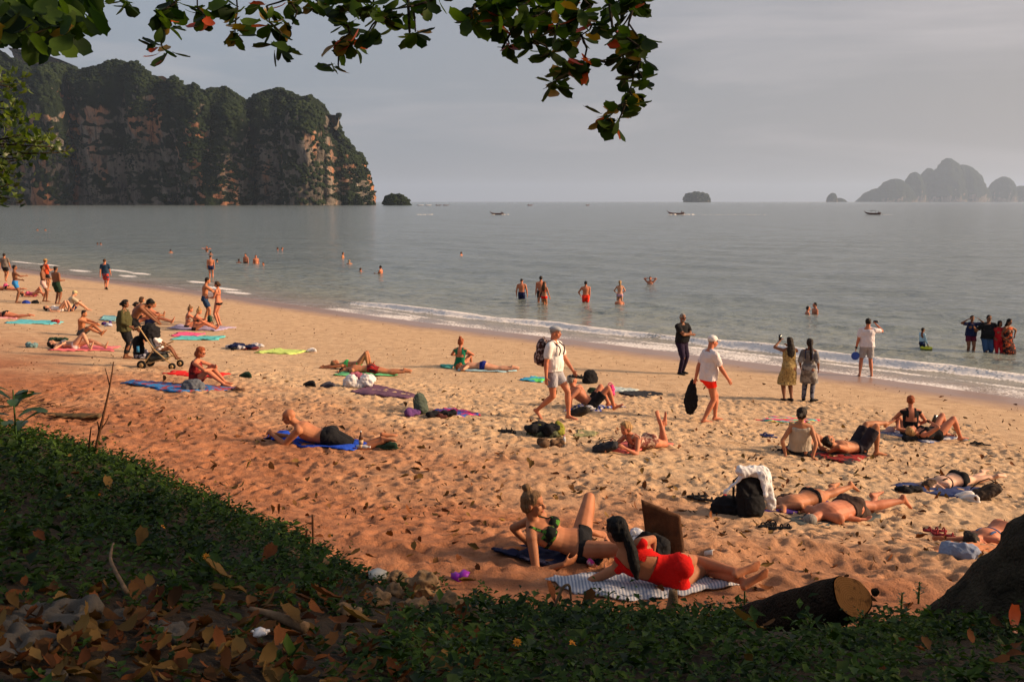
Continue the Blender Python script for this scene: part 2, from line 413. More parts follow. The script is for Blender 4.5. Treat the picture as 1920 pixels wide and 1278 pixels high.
parts = [massif()]+[tower(px, top, hw, d, ry, p, seed=i+1, nu=110, nv=86, rough=.8) for i, (px, top, hw, d, ry, p) in enumerate(tw)]
hv, hf = join(parts)
head = link('headland', mkmesh('headland', hv, hf), rockmat('limestone', -.09, .8)); tag(head, kind='structure')
def blobs(pts, size, seed=1, squash=.8):
    """irregular tree-crown clumps, one mesh"""
    r = np.random.default_rng(seed); t = (1+5**.5)/2
    iv = np.array([(-1, t, 0), (1, t, 0), (-1, -t, 0), (1, -t, 0), (0, -1, t), (0, 1, t), (0, -1, -t), (0, 1, -t), (t, 0, -1), (t, 0, 1), (-t, 0, -1), (-t, 0, 1)])/1.9
    jf = np.array([(0, 11, 5), (0, 5, 1), (0, 1, 7), (0, 7, 10), (0, 10, 11), (1, 5, 9), (5, 11, 4), (11, 10, 2), (10, 7, 6), (7, 1, 8), (3, 9, 4), (3, 4, 2), (3, 2, 6), (3, 6, 8), (3, 8, 9), (4, 9, 5), (2, 4, 11), (6, 2, 10), (8, 6, 7), (9, 8, 1)])
    n = len(pts); s = size*r.uniform(.5, 1.5, (n, 1, 1))
    V = iv[None]*s*r.uniform(.65, 1.35, (n, 12, 1))*np.array([1, 1, squash])+pts[:, None]
    F = jf[None]+np.arange(n)[:, None, None]*12
    return V.reshape(-1, 3), F.reshape(-1, 3)
def canopy_on(v, f, n, size, seed, zmin=.25, H=200):
    r = np.random.default_rng(seed)
    a, b_, c = v[f[:, 0]], v[f[:, 1]], v[f[:, 3]]
    nn = np.cross(b_-a, c-a); ar = np.linalg.norm(nn, axis=1)+1e-9; nz = nn[:, 2]/ar
    cen = (a+c)/2
    w = ar*(np.clip(nz*1.3+.06+fbm3(cen/(H*.22), 3, 77)*1.5, 0, 1)**1.5)*(cen[:, 1] < np.median(cen[:, 1])+160)*(cen[:, 2] > 2)
    idx = r.choice(len(f), n, p=w/w.sum())
    return blobs(cen[idx]+r.normal(0, size*.3, (n, 3)), size, seed)
m, b = mat_new('forest_leaves'); tc = b.n('ShaderNodeTexCoord')
c = b.ramp(b.noise(tc.outputs['Object'], .05, 5, .7), [(.3, (.006, .011, .005)), (.55, (.014, .024, .009)), (.8, (.034, .046, .015))])
principled(b, c, .95, .1); FOREST = m
v, f = canopy_on(hv, hf, 26000, 2.7, 5)
o = link('forest_cover', mkmesh('forest_cover', v, f, False), FOREST); tag(o, kind='stuff', label='dense dark green trees clinging to the limestone headland')
# rock islets
def island(name, tws, dist, mat, nb=0, bs=5, **k):
    pr = [tower(px, top, hw, dist+(i*.01*dist), ry, p, seed=40+i+int(px), nu=80, nv=50, lean=ln, base=384, rough=k.get('rough', 1)) for i, (px, top, hw, ry, p, ln) in enumerate(tws)]
    v, f = join(pr); v[:, 2] -= 0
    o = link(name, mkmesh(name, v, f), mat); tag(o, kind='structure')
    if nb:
        bv, bf = canopy_on(v, f, nb, bs, 9, H=40); o2 = link(name+'_trees', mkmesh(name, bv, bf, False), FOREST); tag(o2, kind='stuff', label='trees covering the '+name.replace('_', ' '))
RM2 = rockmat('island_rock', .10, .2)
island('islet_by_headland', [(746, 365, 27, .8, 2.2, -.05), (736, 366, 16, .8, 2.5, 0)], 1400, rockmat('islet_rock', .75, .1), 500, 3.2)
island('foot_rocks', [(672, 362, 10, 1, 2, 0), (692, 376, 8, 1, 2, 0), (655, 358, 14, 1, 2, 0)], 1420, rockmat('foot_rock', .5, .1), 160, 2.4)
island('round_island', [(1306, 368, 24, .8, 2.6, 0), (1297, 369, 13, .8, 2.6, 0), (1318, 370, 10, .8, 2.6, 0)], 7500, RM2, 500, 14)
island('sloping_rock_island', [(1560, 367, 10, .9, 2.2, 0), (1572, 376, 16, .8, 1.6, 0)], 12000, RM2)
island('karst_islands', [(1672, 341, 44, .6, 1.5, .1), (1645, 358, 40, .6, 1.2, .1), (1712, 329, 24, .6, 2.2, 0), (1690, 348, 50, .5, 1.5, 0), (1772, 304, 38, .7, 2.4, 0), (1800, 316, 44, .7, 2.0, 0), (1740, 322, 22, .7, 3.0, 0), (1760, 345, 75, .5, 1.6, 0), (1825, 345, 34, .5, 1.8, 0),
                         (1878, 337, 27, .7, 2.6, 0), (1915, 354, 30, .7, 2.5, 0), (1995, 340, 60, .7, 2.5, 0)], 14000, RM2, rough=.8)

# haze in the air
def box(name, lo, hi):
    v = [(x, y, z) for z in (lo[2], hi[2]) for y in (lo[1], hi[1]) for x in (lo[0], hi[0])]
    f = np.array([(0, 2, 3, 1), (4, 5, 7, 6), (0, 1, 5, 4), (2, 6, 7, 3), (0, 4, 6, 2), (1, 3, 7, 5)])
    return mkmesh(name, v, f, False)
hz = link('haze', box('haze', (-46000, -3000, -14), (46000, 46000, 760))); tag(hz, kind='stuff', label='pale warm haze hanging over the sea')
m = bpy.data.materials.new('haze_air'); m.use_nodes = True; b = NB(m.node_tree)
pv = b.n('ShaderNodeVolumePrincipled', i_Density=4.5e-5, i_Anisotropy=.2); pv.inputs['Color'].default_value = (.58, .74, 1.0, 1)
o_ = b.n('ShaderNodeOutputMaterial'); b.l(pv.outputs[0], o_.inputs['Volume']); hz.data.materials.append(m)
# ---------------------------------------------------------------- people
def V3(*a): return np.array(a, float)
def nrm(v):
    v = np.asarray(v, float); return v/(np.linalg.norm(v)+1e-9)
def orth(up, fw):
    up = nrm(up); fw = np.asarray(fw, float); fw = fw-up*np.dot(fw, up)
    if np.linalg.norm(fw) < 1e-4: fw = np.array([1, .3, .2])-up*up[0]
    fw = nrm(fw); return up, fw, np.cross(fw, up)
class Soup:
    def __init__(s): s.v = []; s.t = []; s.n = 0
    def add(s, v, t): s.v.append(v); s.t.append(t+s.n); s.n += len(v)
    def loft(s, C, Xa, Ya, rx, ry, n=14, dome=True):
        C = np.asarray(C, float); k = len(C); Xa = np.broadcast_to(Xa, (k, 3)); Ya = np.broadcast_to(Ya, (k, 3))
        rx = np.asarray(rx, float); ry = np.asarray(ry, float)
        a = np.linspace(0, 2*math.pi, n, endpoint=False)
        v = C[:, None]+Xa[:, None]*(np.cos(a)[None, :, None]*rx[:, None, None])+Ya[:, None]*(np.sin(a)[None, :, None]*ry[:, None, None])
        v = v.reshape(-1, 3); q = grid_faces(n, k, True)
        t = np.concatenate([q[:, [0, 1, 2]], q[:, [0, 2, 3]]])
        v = np.concatenate([v, C[:1], C[-1:]]); i = np.arange(n); j = (i+1) % n
        t = np.concatenate([t, np.stack([j, i, np.full(n, k*n)], 1), np.stack([(k-1)*n+i, (k-1)*n+j, np.full(n, k*n+1)], 1)])
        s.add(v, t)
    def limb(s, A, B, prof, n=12, xax=None, flat=1.0, ends=True):
        """tapered limb from A to B; prof = [(t, r)], hemispherical ends"""
        A = np.asarray(A, float); B = np.asarray(B, float); L = np.linalg.norm(B-A)+1e-6; d = (B-A)/L
        x = nrm(np.cross(d, xax if xax is not None else (V3(0, 0, 1) if abs(d[2]) < .9 else V3(0, 1, 0)))); y = np.cross(d, x)
        pt = [p[0] for p in prof]; pr = [p[1] for p in prof]; C, r = [], []
        if ends:
            for a in (-.95, -.7, -.35): C.append(A+d*(pt[0]*L+pr[0]*a)); r.append(pr[0]*math.sqrt(1-a*a))
        for t in np.linspace(pt[0], pt[-1], max(5, len(pt)*2)): C.append(A+d*L*t); r.append(float(np.interp(t, pt, pr)))
        if ends:
            for a in (.35, .7, .95): C.append(A+d*(pt[-1]*L+pr[-1]*a)); r.append(pr[-1]*math.sqrt(1-a*a))
        r = np.array(r); s.loft(C, x, y, r, r*flat, n)
    def ell(s, c, rx, ry, rz, X=V3(1, 0, 0), Y=V3(0, 1, 0), Z=V3(0, 0, 1), n=14, k=9):
        ph = np.linspace(-.47*math.pi, .47*math.pi, k)
        s.loft([np.asarray(c)+Z*math.sin(p)*rz for p in ph], X, Y, np.cos(ph)*rx, np.cos(ph)*ry, n)
    def data(s): return np.concatenate(s.v), np.concatenate(s.t)
JOBS = []
def remesh_job(soup, voxel, smooth, done):
    v, t = soup.data(); me = mkmesh('tmp', v, t, False); o = bpy.data.objects.new('tmp', me); COL.objects.link(o)
    m = o.modifiers.new('r', 'REMESH'); m.mode = 'VOXEL'; m.voxel_size = voxel; m.use_smooth_shade = True
    if smooth:
        m = o.modifiers.new('s', 'SMOOTH'); m.factor = .5; m.iterations = smooth
    JOBS.append((o, done))
def run_jobs():
    while JOBS:
        cur = JOBS[:]; JOBS.clear()
        dg = bpy.context.evaluated_depsgraph_get(); dg.update()
        outs = []
        for o, done in cur:
            me = bpy.data.meshes.new_from_object(o.evaluated_get(dg)); outs.append((o, me, done))
        for o, me, done in outs:
            old = o.data; bpy.data.objects.remove(o); bpy.data.meshes.remove(old); done(me)

SKINC = {'fair': (.52, .27, .17), 'tan': (.40, .165, .080), 'red': (.47, .175, .095), 'brown': (.21, .088, .045), 'dark': (.15, .070, .040), 'pale': (.56, .34, .24)}
def skin_mat(kind):
    nm = 'skin_'+kind
    if nm in _mc: return _mc[nm]
    m, b = mat_new(nm); tc = b.n('ShaderNodeTexCoord'); c0 = SKINC[kind]
    nz = b.noise(tc.outputs['Object'], 7, 4, .6)
    c = b.ramp(nz, [(.3, tuple(x*.72 for x in c0)), (.7, tuple(min(1, x*1.14) for x in c0))])
    c = b.mix(b.ramp(b.noise(tc.outputs['Object'], 2.2, 3, .5), [(.4, 0), (.7, .45)]), c, (c0[0]*.95, c0[1]*.72, c0[2]*.66))
    p = principled(b, c, .58, .22, bump(b, b.noise(tc.outputs['Object'], 90, 3, .6), .12, .01))
    _mc[nm] = m; return m
HAIRC = {'blond': (.34, .20, .085), 'darkblond': (.17, .095, .045), 'brown': (.065, .032, .016), 'dark': (.018, .012, .009), 'red': (.24, .060, .020), 'grey': (.22, .20, .18), 'black': (.005, .0045, .0045)}
def hair_mat(kind):
    nm = 'hair_'+kind
    if nm in _mc: return _mc[nm]
    m, b = mat_new(nm); tc = b.n('ShaderNodeTexCoord'); c0 = HAIRC[kind]
    nz = b.noise(b.mapping(tc.outputs['Object'], scale=(60, 60, 9)), 1.5, 4, .7)
    c = b.ramp(nz, [(.3, tuple(x*.45 for x in c0)), (.7, tuple(x*1.5 for x in c0))])
    principled(b, c, .62, .18, bump(b, nz, .8, .012)); _mc[nm] = m; return m
def cloth(color, name=None, rough=.9, var=.10, pattern=None, c2=None, scale=8):
    nm = name or 'cloth_%02x%02x%02x%s' % (int(color[0]*255), int(color[1]*255), int(color[2]*255), pattern or '')
    if nm in _mc: return _mc[nm]
    m, b = mat_new(nm); tc = b.n('ShaderNodeTexCoord'); P = tc.outputs['Object']
    nz = b.noise(P, 6, 4, .6)
    c = b.ramp(nz, [(.3, tuple(x*(1-var) for x in color)), (.7, tuple(min(1, x*(1+var)) for x in color))])
    if pattern == 'spots':
        vo = b.n('ShaderNodeTexVoronoi', i_Scale=float(scale)); b.l(P, vo.inputs['Vector'])
        c = b.mix(b.ramp(vo.outputs['Distance'], [(.30, 1), (.38, 0)]), c, c2)
    elif pattern == 'blotch':
        c = b.mix(b.ramp(b.noise(P, scale, 3, .6), [(.50, 0), (.55, 1)]), c, c2)
    elif pattern == 'stripes':
        wv = b.n('ShaderNodeTexWave', i_Scale=float(scale), i_Distortion=.6); b.l(P, wv.inputs['Vector'])
        c = b.mix(b.ramp(wv.outputs['Fac'], [(.45, 0), (.55, 1)]), c, c2)
    elif pattern == 'rainbow':
        sp = b.n('ShaderNodeSeparateXYZ'); b.l(P, sp.inputs[0])
        fr = b.math('FRACT', b.math('MULTIPLY', sp.outputs[1], float(scale)))
        c = b.ramp(fr, [(0, c2[0]), (.2, c2[1]), (.4, c2[2]), (.6, c2[3]), (.8, c2[4])], 'CONSTANT')
    fold = b.noise(P, 5, 4, .55, .6)
    principled(b, c, rough, .12, bump(b, b.math('ADD', fold, b.math('MULTIPLY', b.noise(P, 300, 2), .03)), .5, .06)); _mc[nm] = m; return m

TORSO = {  # distance up the spine from the pelvis centre, half width, half depth, centre offset forward
 'm': [(-.145, .04, .05, 0), (-.115, .125, .090, -.01), (-.06, .168, .115, -.008), (0, .170, .112, 0), (.08, .157, .104, .006), (.16, .150, .102, .008), (.25, .160, .112, .006), (.34, .178, .120, .0), (.40, .178, .112, -.004), (.445, .150, .088, -.008), (.475, .095, .066, -.010), (.50, .06, .058, -.006)],
 'f': [(-.140, .04, .05, 0), (-.110, .135, .098, -.012), (-.055, .180, .122, -.010), (0, .170, .110, 0), (.07, .142, .094, .006), (.13, .128, .088, .008), (.22, .138, .096, .006), (.31, .150, .102, .0), (.375, .152, .094, -.004), (.415, .130, .076, -.008), (.445, .080, .058, -.010), (.47, .052, .050, -.006)]}
class Body:
    """a posed figure: joints worked out from a short description, in metres, local to the person"""
    def __init__(s, q):
        h = q.get('h', 1.75); k = s.k = h/1.75; s.sex = q.get('sex', 'm'); fat = s.fat = q.get('fat', 1.0)
        s.q = q
        P = s.P = V3(*q['P'])
        s.up, s.fw, s.rt = orth(q.get('up', (0, 0, 1)), q.get('fw', (0, 1, 0)))
        s.cup, s.cfw, s.crt = orth(q.get('cup', q.get('up', (0, 0, 1))), q.get('cfw', q.get('fw', (0, 1, 0))))
        L = (.45 if s.sex == 'm' else .425)*k
        s.L = L
        s.S = P+(s.up+s.cup)*L*.5
        nup = nrm(q.get('nup', s.cup)); s.nup = nup
        s.hup, s.hfw, s.hrt = orth(q.get('hup', nup), q.get('hfw', s.cfw))
        s.H = s.S+nup*.142*k+s.hup*.055*k+s.hfw*.028*k
        sw = (.190 if s.sex == 'm' else .160)*k*(.5+.5*fat)
        arm = 1.0
        s.SL = s.S-s.crt*sw-s.cup*.030*k; s.SR = s.S+s.crt*sw-s.cup*.030*k
        s.SL = s.SL+V3(*q.get('sl', (0, 0, 0))); s.SR = s.SR+V3(*q.get('sr', (0, 0, 0)))
        hw = .092*k
        s.HL = P-s.rt*hw-s.up*.055*k; s.HR = P+s.rt*hw-s.up*.055*k
        s.KL, s.AL = s.ik(s.HL, q['LF'], .44*k, .425*k, q.get('lk', s.fw)); s.KR, s.AR = s.ik(s.HR, q['RF'], .44*k, .425*k, q.get('rk', s.fw))
        s.EL, s.WL = s.ik(s.SL, q['LH'], .295*k, .255*k, q.get('le', -s.cfw-s.crt*.4)); s.ER, s.WR = s.ik(s.SR, q['RH'], .295*k, .255*k, q.get('re', -s.cfw+s.crt*.4))
        # spine curve
        t = np.linspace(0, 1, 21)[:, None]; m0, m1 = s.up*L, s.cup*L
        s.spt = (2*t**3-3*t**2+1)*P+(t**3-2*t**2+t)*m0+(-2*t**3+3*t**2)*s.S+(t**3-t**2)*m1
        s.sfw = np.array([nrm(s.fw*(1-a)+s.cfw*a) for a in t[:, 0]])
        s.stn = np.gradient(s.spt, axis=0); s.stn /= np.linalg.norm(s.stn, axis=1)[:, None]
        s.sfw = s.sfw-s.stn*np.sum(s.sfw*s.stn, 1)[:, None]; s.sfw /= np.linalg.norm(s.sfw, axis=1)[:, None]
        s.srt = np.cross(s.sfw, s.stn)
    def ik(s, A, B, l1, l2, pole):
        B = V3(*B); d = B-A; D_ = np.linalg.norm(d)
        if D_ > (l1+l2)*.995: d = d/D_*(l1+l2)*.995; D_ = (l1+l2)*.995; B = A+d
        dn = d/D_; a = (l1*l1-l2*l2+D_*D_)/(2*D_); hh = math.sqrt(max(l1*l1-a*a, 0))
        p = np.asarray(pole, float); p = p-dn*np.dot(p, dn)
        if np.linalg.norm(p) < 1e-3: p = V3(0, 0, 1)-dn*dn[2]
        return A+dn*a+nrm(p)*hh, B
    def sp(s, d):
        """point and axes at distance d up the spine (metres, scaled)"""
        t = d/.45 if s.sex == 'm' else d/.425
        if t < 0: return s.P+s.up*(d*s.k), s.rt, s.fw
        if t > 1: return s.S+s.cup*((t-1)*s.L), s.crt, s.cfw
        i = min(int(t*20), 19); f = t*20-i
        return s.spt[i]*(1-f)+s.spt[i+1]*f, s.srt[i]*(1-f)+s.srt[i+1]*f, s.sfw[i]*(1-f)+s.sfw[i+1]*f
    def torso(s, so, d0=-.2, d1=.6, inf=0, prof=None, n=18, minw=0):
        T = prof or TORSO[s.sex]; ds = [x[0] for x in T]
        dd = sorted(set([d for d in ds if d0 < d < d1]+[max(d0, ds[0]), min(d1, ds[-1])])); C, Xa, Ya, rx, ry = [], [], [], [], []
        belly = s.q.get('belly', 0)
        for d in dd:
            c, x, y = s.sp(d); w, dp, off = [float(np.interp(d, ds, [r[i] for r in T])) for i in (1, 2, 3)]
            f = 1+(s.fat-1)*(1.2 if d < .3 else .6)
            bl = belly*math.exp(-((d-.09)/.12)**2)
            C.append(c+y*(off+bl*.5)*s.k); Xa.append(x); Ya.append(y); rx.append(max(w*f*s.k+inf, minw)); ry.append(dp*f*s.k+inf+bl*.6*s.k)
        so.loft(C, np.array(Xa), np.array(Ya), rx, ry, n)
    def skin(s, vox, near=False):
        k = s.k; q = s.q; so = Soup(); F = s.sex == 'f'; fa = (.5+.5*s.fat)*1.07; ft = s.fat*1.05
        s.torso(so)
        if F:
            for sg in (-1, 1):
                c, x, y = s.sp(.275); so.ell(c+x*sg*.068*k+y*.082*k*fa, .062*k*fa, .056*k*fa, .058*k*fa, x, y, np.cross(x, y))
        else:
            for sg in (-1, 1):
                c, x, y = s.sp(.335); so.ell(c+x*sg*.078*k+y*.070*k, .075*k, .040*k, .055*k, x, y, np.cross(x, y))
        for sg in (-1, 1):      # buttocks, shoulder blades
            so.ell(s.P+s.rt*sg*.078*k-s.up*.075*k-s.fw*(.055 if F else .048)*k, .082*k*ft, .075*k*ft, .085*k*ft, s.rt, s.fw, s.up)
        # neck and trapezius
        nb = s.S-s.cfw*.012*k; so.limb(nb-s.cup*.03*k, s.H-s.hup*.06*k-s.hfw*.03*k, [(0, (.056 if F else .066)*k), (.5, (.047 if F else .058)*k), (1, (.050 if F else .060)*k)])
        for E in (s.SL, s.SR): so.limb(s.S+s.cup*.035*k-s.cfw*.01*k, E, [(0, .045*k), (1, (.048 if F else .058)*k*fa)])
        # limbs
        th = [(0, .090), (.25, .084), (.6, .068), (.92, .053), (1, .052)] if F else [(0, .088), (.25, .083), (.6, .068), (.92, .055), (1, .054)]
        sh = [(0, .052), (.1, .052), (.28, .056), (.5, .050), (.8, .036), (1, .034)]
        ua = [(0, .044), (.3, .043), (.7, .036), (1, .033)] if F else [(0, .054), (.3, .052), (.65, .045), (1, .039)]
        fo = [(0, .034), (.2, .037), (.6, .028), (1, .022)] if F else [(0, .040), (.2, .043), (.6, .033), (1, .026)]
        z = lambda pr, m: [(a, r*k*m) for a, r in pr]
        for Hp, K, A in ((s.HL, s.KL, s.AL), (s.HR, s.KR, s.AR)):
            so.limb(Hp, K, z(th, ft)); so.limb(K, A, z(sh, fa))
            ca = nrm(np.cross(np.cross(K-Hp, A-K), A-K)) if np.linalg.norm(np.cross(K-Hp, A-K)) > .002 else -s.fw
            cd = K+(A-K)*.3; so.limb(cd-(A-K)*.18+ca*.016*k, cd+(A-K)*.22+ca*.014*k, [(0, .030*k*fa), (.5, .042*k*fa), (1, .026*k*fa)])
        for Sh, E, Wr in ((s.SL, s.EL, s.WL), (s.SR, s.ER, s.WR)):
            so.limb(Sh, E, z(ua, fa)); so.limb(E, Wr, z(fo, fa))
        # feet
        for nm, K, A in (('lf', s.KL, s.AL), ('rf', s.KR, s.AR)):
            sd = nrm(A-K); fd = q.get(nm+'d')
            if fd is None:
                fd = s.fw-sd*np.dot(s.fw, sd); fd = V3(fd[0], fd[1], 0) if abs(sd[2]) > .6 else fd
            fd = nrm(fd); dn = nrm(sd-fd*np.dot(sd, fd)); sd_ = np.cross(fd, dn)
            heel = A+dn*.045*k-fd*.035*k; ball = A+dn*.060*k+fd*.130*k; toe = A+dn*.064*k+fd*.190*k
            so.limb(A, heel, [(0, .036*k), (1, .032*k)])
            C = [heel-fd*.02*k, heel, A+dn*.038*k+fd*.02*k, A+dn*.046*k+fd*.07*k, ball, toe-fd*.012*k, toe]
            so.loft(C, sd_, dn, np.array([.018, .030, .034, .036, .044, .042, .026])*k, np.array([.015, .030, .038, .030, .020, .014, .008])*k, 12)
            if near:
                for i in range(5):
                    b0 = ball+sd_*(i-2)*.018*k+fd*.02*k; so.limb(b0, b0+fd*(.062-.009*abs(i-1.2)-.004*i)*k+dn*.006*k, [(0, .011*k), (1, .0095*k)], 8)
        # hands
        for nm, E, Wr, sg in (('lh', s.EL, s.WL, -1), ('rh', s.ER, s.WR, 1)):
            hd = nrm(q.get(nm+'d', nrm(Wr-E))); pn = q.get(nm+'p')
            if pn is None: pn = -s.crt*sg
            pn = V3(*pn); pn = pn-hd*np.dot(pn, hd); pn = nrm(pn) if np.linalg.norm(pn) > .05 else nrm(np.cross(hd, V3(.1, .2, 1)))
            sd_ = np.cross(hd, pn); thumb_side = sd_*(1 if np.dot(sd_, s.cfw*.6+V3(0, 0, .3)) > 0 else -1)
            so.loft([Wr-hd*.01*k, Wr+hd*.02*k, Wr+hd*.055*k, Wr+hd*.088*k], sd_, pn, np.array([.024, .032, .040, .038])*k, np.array([.02, .018, .015, .011])*k, 12)
            cu = q.get(nm+'c', .35); fr = max(.0078*k, vox*.62)
            for i, ln in enumerate((.070, .080, .074, .058)):
                o_ = thumb_side*(1.5-i)*.0195*k; b0 = Wr+hd*.084*k+o_
                d1 = nrm(hd*math.cos(cu*.8)+pn*math.sin(cu*.8)+o_*.8); d2 = nrm(hd*math.cos(cu*2)+pn*math.sin(cu*2))
                b1 = b0+d1*ln*.52*k; so.limb(b0, b1, [(0, fr*1.1), (1, fr)], 8); so.limb(b1, b1+d2*ln*.48*k, [(0, fr), (1, fr*.8)], 8)
            b0 = Wr+hd*.025*k+thumb_side*.028*k; b1 = b0+nrm(hd*.7+thumb_side*.8+pn*.3)*.045*k
            so.limb(b0, b1, [(0, fr*1.5), (1, fr*1.15)], 8); so.limb(b1, b1+nrm(hd*.9+thumb_side*.3+pn*.45)*.032*k, [(0, fr*1.1), (1, fr*.85)], 8)
        s.head(so, near)
        return so
    def hp(s, x, y, z): return s.H+(s.hrt*x+s.hfw*y+s.hup*z)*s.k
    def head(s, so, near):
        k = s.k; X, Y, Z = s.hrt, s.hfw, s.hup; e = lambda c, r, n=12: so.ell(s.hp(*c), r[0]*k, r[1]*k, r[2]*k, X, Y, Z, n)
        e((0, -.012, .028), (.074, .092, .086), 18); e((0, .026, -.040), (.054, .058, .068), 16); e((0, .058, -.082), (.024, .022, .022))
        e((0, .066, .024), (.050, .024, .022)); e((0, .018, .045), (.066, .07, .055), 16)
        e((-.034, .052, -.026), (.024, .026, .024)); e((.034, .052, -.026), (.024, .026, .024))
        so.limb(s.hp(0, .082, .012), s.hp(0, .106, -.026), [(0, .009*k), (1, .014*k)], 8); e((0, .092, -.030), (.019, .014, .010))
        e((0, .080, -.056), (.024, .013, .007)); e((0, .077, -.067), (.020, .012, .007))
        e((-.077, -.008, -.012), (.009, .018, .030)); e((.077, -.008, -.012), (.009, .018, .030))
    def hairsoup(s, style):
        so = Soup(); k = s.k; X, Y, Z = s.hrt, s.hfw, s.hup; e = lambda c, r, n=14: so.ell(s.hp(*c), r[0]*k, r[1]*k, r[2]*k, X, Y, Z, n)
        if style == 'shaved': e((0, -.018, .034), (.0765, .090, .084)); return so
        if style in ('short', 'fringe'):
            e((0, -.022, .040), (.083, .092, .086)); e((0, -.045, .005), (.079, .066, .075))
            if style == 'fringe': e((0, .030, .075), (.07, .055, .040))
            return so
        e((0, -.020, .040), (.087, .098, .090)); e((0, -.045, -.005), (.084, .070, .085)); e((0, .010, .085), (.070, .070, .040))
        d = nrm(-s.cup*.0+V3(0, 0, -1)); bk = -s.hfw
        if style == 'bun': e((0, -.125, .075), (.045, .042, .045)); e((0, -.100, .05), (.045, .04, .04))
        elif style == 'topbun': e((0, -.055, .150), (.042, .042, .038)); e((0, -.04, .12), (.035, .035, .03))
        elif style == 'lowbun': e((0, -.125, -.01), (.046, .042, .045)); e((0, -.095, .0), (.045, .05, .045))
        elif style in ('pony', 'long', 'bob'):
            hang = s.q.get('hang')
            hang = nrm(hang) if hang is not None else nrm(-s.cup*1.0+V3(0, 0, -.35)+bk*.1)
            if style == 'bob':
                e((0, -.055, -.045), (.088, .075, .080)); e((-.065, -.01, -.045), (.026, .055, .075)); e((.065, -.01, -.045), (.026, .055, .075))
            elif style == 'pony':
                a = s.hp(0, -.10, .02); ln = s.q.get('hairlen', .34)
                so.limb(a, a+bk*.03*k+hang*ln*.4*k, [(0, .036*k), (.5, .042*k), (1, .046*k)]); so.limb(a+bk*.03*k+hang*ln*.4*k, a+hang*ln*k+bk*.02, [(0, .046*k), (.6, .040*k), (1, .016*k)])
            else:
                ln = s.q.get('hairlen', .36); a = s.hp(0, -.06, 0)
                C = [a+s.hup*.03*k, a-s.hup*.03*k, a+bk*.02*k+hang*.10*k, a+bk*.045*k+hang*.22*k, a+bk*.045*k+hang*ln*k, a+bk*.04*k+hang*(ln+.06)*k]
                so.loft(C, X, Y, np.array([.07, .085, .10, .115, .095, .03])*k, np.array([.06, .07, .06, .05, .038, .012])*k, 16)
        elif style == 'messy': e((0, -.05, .075), (.085, .07, .06)); e((0, -.08, .02), (.07, .06, .06))
        return so
def seg_dist(p, A, B):
    d = B-A; t = np.clip(((p-A)@d)/(d@d+1e-9), 0, 1); c = A+t[:, None]*d; return np.linalg.norm(p-c, axis=1), t
class Person: pass
NP = [0]
def person(loc, yaw, pose, label, vox=.014, near=False, skin='tan', hair=('short', 'dark'), wear=(), extra=None, group=None, name='person', **kw):
    """one figure: skin is a single continuous mesh, hair and clothing are its children"""
    NP[0] += 1
    q = dict(pose); q.update(kw); B = Body(q)
    root = empty(name, tuple(loc), R(yaw), label, 'person', group)
    pr = Person(); pr.root = root; pr.B = B
    sm = 5 if not near else 4
    def done(me):
        me.name = 'body'; me.materials.append(skin_mat(skin)); o = link('body', me, None, root)
        co = np.empty(len(me.vertices)*3, np.float32); me.vertices.foreach_get('co', co); co = co.reshape(-1, 3).astype(float)
        for w in wear:
            if w[0] in TIGHT: tight(B, me, co, w, root)
    remesh_job(B.skin(vox, near), vox, sm, done)
    if hair and hair[0] != 'bald':
        def hd(me):
            me.materials.append(hair_mat(hair[1])); n = len(me.vertices); co = np.empty(n*3, np.float32); me.vertices.foreach_get('co', co); co = co.reshape(-1, 3).astype(float)
            no = np.empty(n*3, np.float32); me.vertices.foreach_get('normal', no); no = no.reshape(-1, 3)
            if hair[0] != 'shaved':
                co = co+no*(fbm3(co*np.array([45, 45, 22]), 3, NP[0])*(.010 if near else .014))[:, None]; me.vertices.foreach_set('co', co.astype(np.float32).ravel()); me.update()
            link('hair', me, None, root)
        remesh_job(B.hairsoup(hair[0]), min(vox, .012), 2, hd)
        if len(hair) > 2 and hair[2] == 'beard':
            so = Soup(); k = B.k
            so.ell(B.hp(0, .034, -.066), .055*k, .056*k, .050*k, B.hrt, B.hfw, B.hup); remesh_job(so, .010, 2, lambda me: (me.materials.append(hair_mat(hair[1])), link('beard', me, None, root)))
    if near or q.get('face'):
        k = B.k
        for sx_ in (-1, 1):
            so = Soup(); so.ell(B.hp(sx_*.031, .078, .004), .011*k, .009*k, .0055*k, B.hrt, B.hfw, B.hup, 10, 7); v, t = so.data()
            link('eye', mkmesh('eye', v, t), M('eye', (.02, .015, .012), .25, 0, spec=.5), root)
            so = Soup(); so.limb(B.hp(sx_*.016, .088, .024), B.hp(sx_*.046, .076, .027), [(0, .0028*k), (1, .002*k)], 6); v, t = so.data(); link('eyebrow', mkmesh('eyebrow', v, t), hair_mat(hair[1] if hair and hair[0] != 'bald' else 'brown'), root)
        so = Soup(); so.ell(B.hp(0, .087, -.0605), .023*k, .0085*k, .0075*k, B.hrt, B.hfw, B.hup, 10, 7); v, t = so.data(); link('mouth', mkmesh('mouth', v, t), M('lips', (.38, .09, .07), .5, .05), root)
    for w in wear:
        if w[0] in LOOSE: loose(B, w, root, vox)
    pr.world = lambda p: (Matrix.Translation(root.location) @ Matrix.Rotation(R(yaw), 4, 'Z')) @ Vector(p)
    return pr
TIGHT = ('brief', 'bikini_top', 'swimsuit', 'tight_shorts', 'string', 'towelwrap')
LOOSE = ('tee', 'tank', 'shorts', 'trousers', 'dress', 'cap', 'sunhat', 'flatcap', 'cardigan', 'shoes', 'glasses', 'skirt', 'straps', 'watch', 'longtee')
